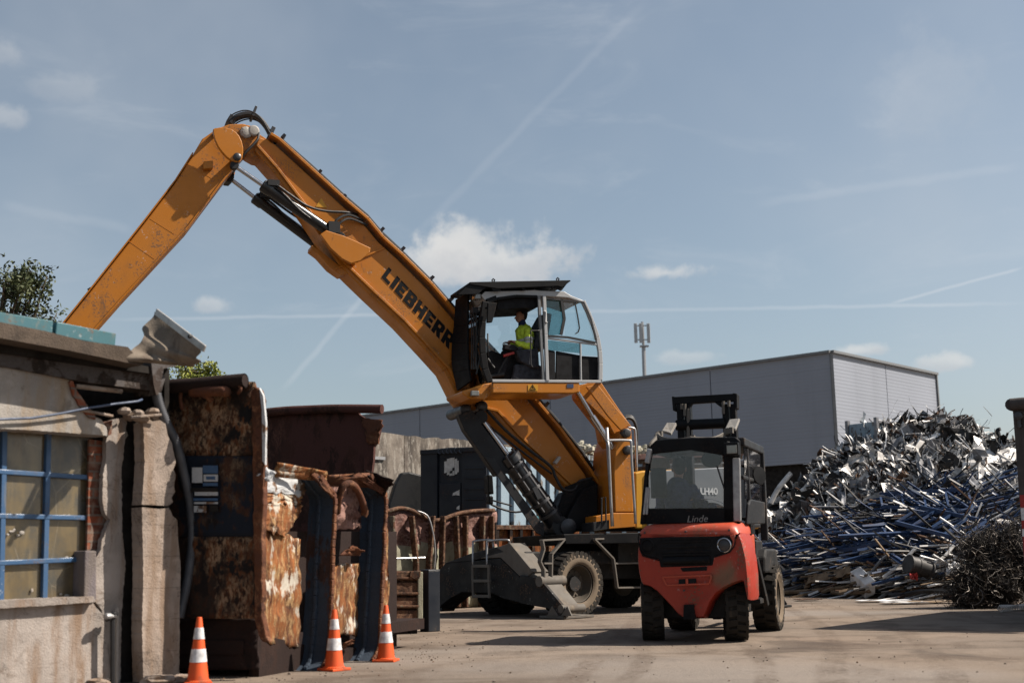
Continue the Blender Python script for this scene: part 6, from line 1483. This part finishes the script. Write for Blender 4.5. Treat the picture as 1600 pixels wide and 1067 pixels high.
for x0 in (993, 1001, 1013):
    b = MB(); A = at(x0 + .6, 536, 99.6); b.box((A + at(x0, 505, 99.6)) / 2, V((.13, 0, 0)), V((0, .1, 0)), Z * .8); b.build('panel_antenna', M['cabwhite'], mt, .03)
b = MB()
for y in (509, 531): b.bar(at(992, y, 99.8), at(1015, y - .3, 99.8), .08, .08)
b.box(at(1006.5, 541, 99.9), V((.35, 0, 0)), V((0, .2, 0)), Z * .06); b.build('bracket', M['galv'], mt)

# ================================================================== scrap heap
ridge = [(1150, 868), (1175, 838), (1190, 820), (1215, 800), (1240, 782), (1260, 758), (1290, 732), (1327, 705), (1345, 690), (1378, 678), (1414, 671), (1450, 667), (1480, 668), (1510, 678), (1546, 696), (1580, 712), (1640, 716), (1720, 730), (1820, 760), (1900, 800)]
base = [(1150, 926), (1190, 927), (1240, 928), (1300, 930), (1400, 933), (1480, 934), (1560, 934), (1620, 932), (1700, 930), (1800, 926), (1900, 920)]
def interp(t, x):
    for (a, b_), (c, d) in zip(t, t[1:]):
        if x <= c: return b_ + (d - b_) * max(0, (x - a) / (c - a))
    return t[-1][1]
def heap_pt(u_, v_):
    x = 1150 + 750 * u_; yb = interp(base, x); yr = interp(ridge, x)
    B_ = gnd(x, yb); dep = max(.4, (yb - yr) / 270 * 7.0)
    if v_ <= 1:
        Y = B_.y + dep * (v_ ** 1.25); y = yb + (yr - yb) * (v_ ** .8); p = at(x, y, Y)
    else:
        p = at(x, yr, B_.y + dep); t = v_ - 1; p = p + V((.2 * t, 4 * t, -p.z * t * 1.05))
    p = p + V((0, 1, .3)) * .45 * mn.noise(V((x * .02, v_ * 5, 1))) * (1 if v_ > .03 else 0)
    return p
b = MB(); b.grid(lambda u_, v_: heap_pt(u_, v_ * 2) - V((0, -.25, .15)), 60, 40)
hm = ['scrap_dk', 'scrap_gr', 'scrap_lt', 'scrap_br', 'scrap_bl', 'scrap_wt', 'wood']
for i, p in enumerate(b.f): b.mi[i] = 0
def rv(s_=1.): return V((rnd(-1, 1), rnd(-1, 1), rnd(-1, 1))) * s_
def ribbon(b, p, L, w_, seed, n_=5, flat=.5):
    d = rv(); d.z *= flat; d.normalize(); side = d.cross(rv()).normalized() * w_ / 2; pts = [p - d * L / 2]
    for k in range(n_): d = (d + rv(.45)).normalized(); pts.append(pts[-1] + d * L / n_)
    vs = []
    for k, q in enumerate(pts):
        side = (side + rv(w_ * .25)); side = side.normalized() * w_ / 2; vs += [q - side, q + side]
    b.add(vs, [[2 * k, 2 * k + 1, 2 * k + 3, 2 * k + 2] for k in range(n_)])
def crumpled(b, p, s_, seed):
    x = rv().normalized(); y = x.cross(rv()).normalized(); n_ = x.cross(y)
    a1, a2 = s_ * rnd(.6, 1.2), s_ * rnd(.4, .9)
    b.grid(lambda u_, v_: p + x * (u_ - .5) * a1 * 2 + y * (v_ - .5) * a2 * 2 + n_ * s_ * .55 * mn.noise(V((u_ * 3 + seed, v_ * 3, seed))), 4, 4)
def addpiece(b, x, yv, u_, v_):
    p = heap_pt(u_, v_) + V((rnd(-.1, .1), -rnd(0, .35), rnd(0, .25)))
    px_ = 1150 + 750 * u_
    upper = v_ > .48 - .10 * math.sin(u_ * 9); k = random.random()
    if upper: b.m = random.choice((0, 0, 0, 1, 2, 2, 2, 2, 3, 5, 5, 1))
    elif v_ > .12: b.m = random.choice((0, 0, 0, 0, 4, 1, 2, 5, 4, 4, 3, 4))
    else: b.m = random.choice((0, 1, 1, 2, 2, 5, 6, 6, 3, 0))
    if upper:
        if k < .48: ribbon(b, p, rnd(.2, .75) * (1 if random.random() < .85 else 2.), rnd(.010, .048), k, 7)
        elif k < .78: crumpled(b, p, rnd(.05, .15) * (1 if random.random() < .80 else 3.0), rnd(0, 50))
        else:
            d = rv(); d.normalize(); L = rnd(.2, .9); b.bar(p - d * L / 2, p + d * L / 2, rnd(.012, .04), rnd(.012, .05), rv())
    else:
        if k < .007 and .13 < v_:
            a = rnd(.02, .4); d = V((math.cos(a), rnd(-.25, .1), math.sin(a) * .8)).normalized(); L = rnd(2.2, 4.6); b.m = 4; b.bar(p - d * L / 2, p + d * L / 2, rnd(.035, .07), rnd(.035, .07), rv())
        elif k < .50:
            a = rnd(0, .55) if random.random() < .8 else rnd(-1, 1.2); d = V((math.cos(a), rnd(-.5, .3), math.sin(a) * .8)).normalized(); L = rnd(.3, 2.2) * (1 if random.random() < .8 else 1.5); b.bar(p - d * L / 2, p + d * L / 2, rnd(.014, .042), rnd(.014, .05), rv())
        elif k < .78: ribbon(b, p, rnd(.2, .8), rnd(.012, .06), k, 7)
        else: crumpled(b, p, rnd(.05, .20), rnd(0, 50))
for i in range(30000):
    u_ = random.random() ** 1.0 * .66; v_ = rnd(0.0, 1.0)
    x = 1150 + 750 * u_
    if random.random() > min(1, (interp(base, x) - interp(ridge, x)) / 180 + .12): continue
    addpiece(b, 0, 0, u_, v_)
heap = b.build('scrap_heap', [M[k] for k in hm], None, recalc=False)
tag(heap, 'tall mound of tangled scrap metal, pale strips above and blue steel below', 'scrap heap', None, 'stuff')
# pieces of the heap that can be told apart
def HPt(px, py, lift=.35):
    """surface point of the heap seen at this pixel, brought a little towards the yard"""
    yb = interp(base, px); yr = interp(ridge, px); f = max(0, min(1, (yb - py) / (yb - yr))); v_ = f ** (1 / .8)
    B_ = gnd(px, yb); dep = max(.4, (yb - yr) / 270 * 7.0); return at(px, py, B_.y + dep * v_ ** 1.25 - lift - .25)
def truss(label, a, b_, hgt, n_, mat='scrap_bl', group='blue lattice trusses in the scrap heap', w_=.085):
    A = HPt(*a, 1.2); B_ = HPt(*b_, 1.2); A2 = HPt(a[0] + hgt[0], a[1] + hgt[1], 1.15); B2 = HPt(b_[0] + hgt[2], b_[1] + hgt[3], 1.15)
    root = thing('lattice_truss', label, 'truss', (A + B_) / 2, 0, group)
    m = MB(); m.bar(A, B_, w_, w_); m.bar(A2, B2, w_, w_); m.build('chord', M[mat], root, .008)
    m = MB()
    for k in range(n_ + 1):
        t = k / n_; m.bar(A.lerp(B_, t), A2.lerp(B2, t), w_ * .55, w_ * .55)
        if k < n_: m.bar(A.lerp(B_, t), A2.lerp(B2, (k + 1) / n_), w_ * .5, w_ * .5)
    m.build('brace', M[mat], root)
truss('long blue lattice truss low in the heap beside the wire tangle', (1400, 816), (1500, 842), (38, -24, 40, -28), 4)
truss('dark blue truss lying level across the middle of the heap', (1375, 772), (1512, 764), (4, 20, 8, 34), 4)
truss('blue truss sloping down to the left edge of the heap', (1196, 868), (1380, 826), (5, 14, 12, 20), 6)
beams = [('bright blue box beam standing at a steep angle near the left foot of the heap', (1243, 911), (1287, 838), .16), ('blue beam lying along the right middle of the heap', (1430, 805), (1580, 776), .12), ('blue beam at the left foot of the heap pointing to the forklift', (1190, 905), (1262, 888), .13),
         ('thin blue beam crossing the foot of the heap behind the white box', (1376, 856), (1412, 880), .09), ('long dark blue beam from the left edge to the heap centre', (1200, 856), (1420, 800), .12), ('lower dark blue beam running under the longest truss', (1215, 872), (1395, 843), .11), ('blue beam rising toward the right post', (1500, 800), (1582, 782), .11), ('short blue beam leaning behind the wire tangle', (1488, 850), (1538, 822), .09)]
for lb_, a, b_, w_ in beams:
    A = HPt(*a, 1.1); B_ = HPt(*b_, 1.1); m = MB(); d = (B_ - A).normalized(); y = d.cross(V((0, -1, .2))).normalized(); m.bar(A, B_, w_, w_ * .25, y); m.bar(A - y * w_ * .4 + V((0, -w_ * .3, 0)), B_ - y * w_ * .4 + V((0, -w_ * .3, 0)), w_ * .9, w_ * .2, (0, 0, 1)); m.bar(A + y * w_ * .4, B_ + y * w_ * .4, w_ * .9, w_ * .2, (0, 0, 1))
    o = rooted(m.build('steel_beam', M['scrap_bl'], None, .004), (A + B_) / 2); tag(o, lb_, 'steel beam', 'blue beams in the scrap heap')
poles = [('long pale bar from the heap top toward the right post', (1492, 688), (1590, 758), .07, 'scrap_lt'), ('second pale bar running beside the long one at the upper right', (1540, 700), (1598, 740), .06, 'scrap_lt'), ('pale bar leaning low in the middle of the heap', (1344, 866), (1384, 826), .07, 'scrap_lt'), ('thick pale bar near the foot of the heap right of the white box', (1380, 902), (1432, 854), .08, 'scrap_lt'),
         ('grey bar leaning beside the thick pale bar', (1362, 893), (1394, 862), .06, 'scrap_gr'), ('pale bar by the right post', (1556, 815), (1600, 822), .09, 'scrap_lt'), ('timber lying flat along the left foot of the heap', (1210, 926), (1320, 918), .10, 'wood'), ('timber sloping over the left foot of the heap', (1258, 918), (1308, 892), .08, 'wood'), ('second timber lying along the ground below the white box', (1300, 925), (1360, 922), .10, 'wood'),
         ('pale bar behind the wire tangle', (1450, 884), (1490, 852), .07, 'scrap_lt'), ('thin pale bar high on the left slope', (1284, 704), (1304, 712), .06, 'scrap_lt'), ('dark flat bar at the ground in front of the heap', (1415, 928), (1480, 924), .10, 'scrap_dk')]
for lb_, a, b_, w_, mt_ in poles:
    A = HPt(*a, 1.1); B_ = HPt(*b_, 1.1); m = MB(); m.tube(smooth_path([A, A.lerp(B_, .5) + rv(.05), B_], 5), w_ / 2, 7)
    o = rooted(m.build('metal_bar' if mt_ != 'wood' else 'timber', M[mt_], None, smooth='auto'), (A + B_) / 2); tag(o, lb_, 'bar' if mt_ != 'wood' else 'timber', 'loose bars and timbers on the heap')
def sheetpiece(name, label, cat, pts, mat, amp, th=.02, lift=1.05, group=None):
    q = [HPt(x, y, lift) for x, y in pts]; m = MB(); nr = (q[1] - q[0]).cross(q[3] - q[0]).normalized(); sd = rnd(0, 40)
    m.sheet(lambda u_, v_: quad(*q)(u_, v_) + nr * amp * (mn.noise(V((u_ * 3 + sd, v_ * 3, 1))) + .4 * mn.noise(V((u_ * 8 + sd, v_ * 8, 2)))), 10, 8, nr * th)
    o = rooted(m.build(name, M[mat], None, smooth='auto'), sum(q, V()) / 4); return tag(o, label, cat, group)
GS = 'crumpled sheets in the scrap heap'
sheetpiece('metal_sheet', 'large pale flat sheet at the upper right of the heap', 'metal sheet', [(1543, 724), (1592, 722), (1590, 702), (1540, 704)], 'scrap_lt', .08, group=GS)
sheetpiece('metal_sheet', 'hanging crumpled grey sheet below the heap top', 'metal sheet', [(1436, 752), (1466, 746), (1452, 714), (1432, 720)], 'scrap_gr', .22, group=GS)
sheetpiece('metal_sheet', 'pale sheet in the centre right of the heap', 'metal sheet', [(1530, 756), (1552, 748), (1545, 724), (1528, 720)], 'scrap_lt', .12, group=GS)
sheetpiece('metal_sheet', 'dark tilted sheet under the pale bars', 'metal sheet', [(1510, 750), (1530, 772), (1540, 766), (1518, 742)], 'scrap_gr', .04, group=GS)
sheetpiece('metal_sheet', 'pale bent sheet on the left slope of the heap', 'metal sheet', [(1326, 726), (1352, 720), (1350, 712), (1330, 716)], 'scrap_lt', .06, group=GS)
sheetpiece('metal_sheet', 'torn grey sheet hanging in the dark middle', 'metal sheet', [(1308, 786), (1320, 786), (1326, 752), (1312, 756)], 'scrap_gr', .12, group=GS)
sheetpiece('metal_sheet', 'black pointed sheet standing on the heap top', 'metal sheet', [(1396, 670), (1412, 664), (1420, 638), (1410, 648)], 'scrap_dk', .10, lift=.3, group=GS)
sheetpiece('metal_sheet', 'brown curved shell at the top right of the heap', 'metal sheet', [(1468, 672), (1492, 674), (1494, 654), (1476, 660)], 'scrap_br', .12, lift=.3, group=GS)
sheetpiece('metal_sheet', 'whitish crumpled sheet beside the wire tangle', 'metal sheet', [(1478, 898), (1500, 893), (1498, 878), (1480, 880)], 'scrap_wt', .12, group=GS)
sheetpiece('metal_sheet', 'pale crumpled sheet at the far left foot of the heap', 'metal sheet', [(1184, 818), (1202, 822), (1206, 800), (1190, 790)], 'scrap_wt', .2, group=GS)
# white box panel and dark crate
q = [HPt(x, y, 1.35) for x, y in [(1328, 892), (1344, 884), (1368, 906), (1352, 914)]]
m = MB(); m.prism(q, V((.05, .25, -.30))); o = rooted(m.build('box_panel', M['scrap_wt'], None, .02), sum(q, V()) / 4); tag(o, 'white box panel tipped over at the foot of the heap', 'panel')
q = [HPt(x, y, 1.3) for x, y in [(1262, 912), (1330, 896), (1328, 884), (1268, 898)]]
m = MB(); m.sheet(lambda u_, v_: quad(*q)(u_, v_) + Z * .08 * mn.noise(V((u_ * 6, v_ * 2, 3))), 10, 4, V((0, .3, -.05))); o = rooted(m.build('cardboard', M['wood'], None, smooth='auto'), sum(q, V()) / 4); tag(o, 'folded brown cardboard bundle at the left foot of the heap', 'cardboard')
q = [HPt(x, y, .5) for x, y in [(1556, 848), (1602, 850), (1604, 816), (1558, 818)]]
m = MB(); m.prism(q, V((.1, .8, 0))); o = rooted(m.build('steel_box', M['scrap_dk'], None, .02), sum(q, V()) / 4); tag(o, 'black steel box behind the wire tangle beside the right post', 'box')
q0 = HPt(1428, 900, 1.4); m = MB(); m.sheet(lambda u_, v_: q0 + V(((u_ - .5) * .16, .08 * mn.noise(V((u_ * 4, v_ * 4, 8))), (v_ - .5) * .12 + .06 * mn.noise(V((u_ * 5, v_ * 5, 3))))), 8, 6, V((0, .03, 0))); o = rooted(m.build('red_rag', M['redtxt'], None), q0); tag(o, 'small red scrap lump near the foot of the heap', 'scrap piece')
q0 = HPt(1440, 886, 1.2); m = MB(); m.lathe(q0 - V((.3, .05, -.08)), V((.9, .3, -.25)), [(.19, 0), (.2, .01), (.2, .04), (.18, .06), (.19, .2), (.2, .21), (.2, .24), (.175, .26), (.17, .5), (.2, .52), (.2, .55), (.17, .56), (.16, .5)], 18); o = rooted(m.build('drum', M['scrap_dk'], None, smooth='auto'), q0); tag(o, 'dark dented drum above the red scrap lump', 'drum')
# hook and bent frames on the skyline, curved pole
def rod(name, label, cat, pts, r_, mat, lift=.3):
    P = [HPt(x, y, lift) if y > interp(ridge, x) else at(x, y, HPt(x, interp(ridge, x), lift).y) for x, y in pts]
    m = MB(); m.tube(smooth_path(P, 3), r_, 7); o = rooted(m.build(name, M[mat], None, smooth='auto'), P[0]); tag(o, label, cat)
rod('hook_rod', 'dark hooked rod sticking up at the right of the heap', 'rod', [(1563, 690), (1560, 676), (1558, 672), (1563, 670)], .05, 'scrap_dk')
rod('bent_frame', 'thin black triangular frame on the heap skyline', 'frame', [(1510, 676), (1518, 654), (1520, 656), (1534, 684)], .04, 'scrap_dk')
rod('bent_frame', 'low dark bent strip on the heap skyline beside the container corner', 'frame', [(1438, 664), (1450, 654), (1462, 662), (1466, 672)], .05, 'scrap_br')
rod('curved_pole', 'pale curved pole rising from the left slope of the heap', 'pole', [(1203, 788), (1214, 766), (1228, 748), (1236, 739)], .07, 'scrap_lt', .6)
# container corner behind the heap top
q0 = HPt(1370, 690, -.9); m = MB(); bx = V((math.cos(R(35)), math.sin(R(35)), 0)); by = V((-bx.y, bx.x, 0))
cc_ = at(1358, 697, q0.y - .6)
lc = thing('cage_container', 'pale blue grey steel cage box sunk behind the heap top', 'container', cc_, R(35))
m.box(cc_ + bx * .35 + Z * .30, bx * .60, by * .5, Z * .33); m.build('box_body', M['bluecont'], lc, .01)
m = MB()
for sx in (-.25, .95):
    for sy in (-.5, .5): m.box(cc_ + bx * sx + by * sy + Z * .34, bx * .05, by * .05, Z * .40)
m.bar(cc_ + bx * -.25 - by * .52 + Z * .62, cc_ + bx * .95 - by * .52 + Z * .62, .06, .06); m.build('corner_post', M['scrap_gr'], lc)
# flat litter at the foot
for i, (x, y, w_, mt_, lb_) in enumerate(((1380, 938, .5, 'scrap_wt', 'white flat litter sheet on the dirt in front of the heap'), (1412, 941, .4, 'scrap_lt', 'grey flat strip on the dirt in front of the heap'), (1262, 936, .25, 'scrap_br', 'brown scrap flake on the dirt left of the white litter'), (1455, 940, .45, 'wood', 'brown strip on the dirt near the wire tangle'))):
    c_ = gnd(x, y, .03); m = MB(); sd = i * 3.; m.sheet(lambda u_, v_: c_ + V(((u_ - .5) * w_ * 2, (v_ - .5) * .5, .03 * mn.noise(V((u_ * 3 + sd, v_ * 3, 0))))), 6, 3, Z * .012)
    o = rooted(m.build('litter_sheet', M[mt_], None), (c_.x, c_.y, 0)); tag(o, lb_, 'litter', 'flat litter before the heap')
# wire tangle
wg = gnd(1556, 949); m = MB()
def wire(p, n_, st_, r_):
    d = rv().normalized(); ax = rv().normalized(); pts = [p]; ang = rnd(.35, .8)
    for k in range(n_):
        d = (Quaternion(ax, ang) @ d + rv(.25)).normalized(); pts.append(pts[-1] + d * st_)
    m.tube(pts, r_, 3, cap=False)
lobes = [(V((-.35, .1, .45)), .50), (V((.15, .2, .62)), .62), (V((.65, .2, .75)), .65), (V((.1, 0, .30)), .55), (V((.9, .3, .5)), .7), (V((-.15, .25, .98)), .38), (V((.45, .3, 1.1)), .40), (V((1.2, .4, .6)), .6), (V((-.5, -.05, .2)), .3)]
for i in range(4600):
    c_, r_ = random.choice(lobes); q = rv(); q = q.normalized() * (random.random() ** .45) * r_; p = wg + c_ * 1.02 + q
    p.z = max(.04, p.z); m.m = random.choice((0, 0, 0, 1, 2)); wire(p, random.randint(5, 11), rnd(.022, .065), rnd(.0028, .0065))
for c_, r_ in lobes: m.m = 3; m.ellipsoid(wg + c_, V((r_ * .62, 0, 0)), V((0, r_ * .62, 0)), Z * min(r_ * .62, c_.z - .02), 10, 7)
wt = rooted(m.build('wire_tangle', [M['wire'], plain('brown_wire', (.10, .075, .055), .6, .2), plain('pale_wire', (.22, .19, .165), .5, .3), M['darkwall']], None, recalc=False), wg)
tag(wt, 'bushy dark tangle of scrap wire on the ground before the heap', 'wire tangle')
# spring coil lying before it
m = MB(); A = gnd(1562, 951, .06); B_ = gnd(1640, 945, .06); d = (B_ - A); L = d.length; d.normalize(); sd = d.cross(Z)
m.tube([A + d * L * t / 90 + (sd * math.cos(t * 1.6) + Z * math.sin(t * 1.6)) * .055 for t in range(91)], .012, 5)
o = rooted(m.build('spring_coil', M['scrap_lt'], None, smooth=True), (A.x, A.y, 0)); tag(o, 'pale steel spring coil lying at the edge of the shadow', 'spring')

# ================================================================== tall container at the right edge
rg = gnd(1612, 975); ra = R(-38); ru = V((math.cos(ra), math.sin(ra), 0)); rn = V((ru.y, -ru.x, 0))
def RP(x, y, off=0.): return onp(x, y, rg + rn * off, rn)
rc = thing('roll_off_container', 'tall weathered grey container post at the right edge with red and white stripes', 'container', rg, ra)
zt = RP(1576, 627).z
b = MB(); b.prism([RP(1581, 632), RP(1581, 632) + ru * 2.4, V((rg.x, rg.y, .2)) + ru * 2.4, RP(1606, 955)], -rn * 5.2); b.build('box_body', M['greycont'], rc, .02)
b = MB(); b.prism([RP(1582, 634, .10), RP(1600, 634, .10), RP(1617, 960, .10), RP(1605, 960, .10)], -rn * .16); b.build('corner_post', M['greycont'], rc, .015)
b = MB(); b.tube([RP(1580, 632, .12), RP(1580, 632, .12) + ru * 2.5], .085, 12); b.tube([RP(1580, 632, .12), RP(1580, 632, .12) - rn * 5.3], .085, 12); b.build('top_rail', M['greycont'], rc, .0, 'auto')
st_ = [(773, 793, 'redtxt'), (793, 813, 'conew'), (813, 826, 'redtxt'), (826, 838, 'conew'), (838, 905, 'redtxt')]
for y0, y1, mm in st_:
    xa = 1583.5 + (y0 - 634) * .0706; xb = 1583.5 + (y1 - 634) * .0706
    b = MB(); b.prism([RP(xb, y1, .105), RP(xb + 22, y1, .105), RP(xa + 22, y0, .105), RP(xa, y0, .105)], rn * .006); b.build('warning_stripe', M[mm], rc)
b = MB(); b.lathe(RP(1592, 650, .11), rn, [(.06, 0), (.06, .04), (.03, .05)], 10); b.tube([RP(1592, 650, .12), RP(1594, 668, .12)], .03, 6); b.build('hook_pin', M['bolt'], rc, .0, 'auto')

# ================================================================== trees behind the building
def tree(label, c, R3, trunk_h, n_, leafmat, ls, seed, group=None):
    random.seed(seed); c = V(c); root = thing('tree', label, 'tree', (c.x, c.y, 0), rnd(0, 6), group)
    t = MB(); top = V((c.x, c.y, c.z + R3.z * .5)); t.tube(smooth_path([V((c.x, c.y, 0)), V((c.x + .1, c.y, trunk_h * .5)), V((c.x - .1, c.y, trunk_h)), top], 5), [.20 - .17 * k / 15 for k in range(16)], 8)
    tips = []
    for k in range(26):
        a = rnd(0, 6.28); e = rnd(-.5, 1.2); d = V((math.cos(a) * math.cos(e) * R3.x, math.sin(a) * math.cos(e) * R3.y, math.sin(e) * R3.z)); s_ = V((c.x, c.y, rnd(trunk_h * .6, c.z + .3)))
        e_ = c + d * rnd(.7, 1.0); t.tube(smooth_path([s_, s_.lerp(e_, .5) + V((0, 0, -.1)), e_], 3), [.05, .045, .04, .03, .02, .014, .008][:7], 5); tips.append((s_, e_))
    t.build('trunk', M['bark'], root, 0, True)
    l = MB()
    for i in range(n_):
        s_, e_ = random.choice(tips); p = s_.lerp(e_, .35 + .7 * random.random() ** .6) + rv(.16 * R3.x)
        x = rv().normalized() * ls * rnd(.6, 1.3); y = x.cross(rv()).normalized() * ls * rnd(.3, .6); q = rv(ls * .25)
        l.add([p - x, p + y + q * .3, p + x + q, p - y], [[0, 1, 2, 3]])
    l.build('crown', M[leafmat], root, recalc=False)
pA = at(8, 466, 26); tree('dark leafy tree behind the roof at the left edge of the picture', pA, V((1.15, 1.1, .80)), 5.2, 3600, 'leafdk', .055, 3)
pB = at(297, 592, 30); tree('yellow green treetop behind the torn roof and the rail tube', pB, V((.85, .8, .42)), 4.0, 4200, 'leaflt', .05, 5)
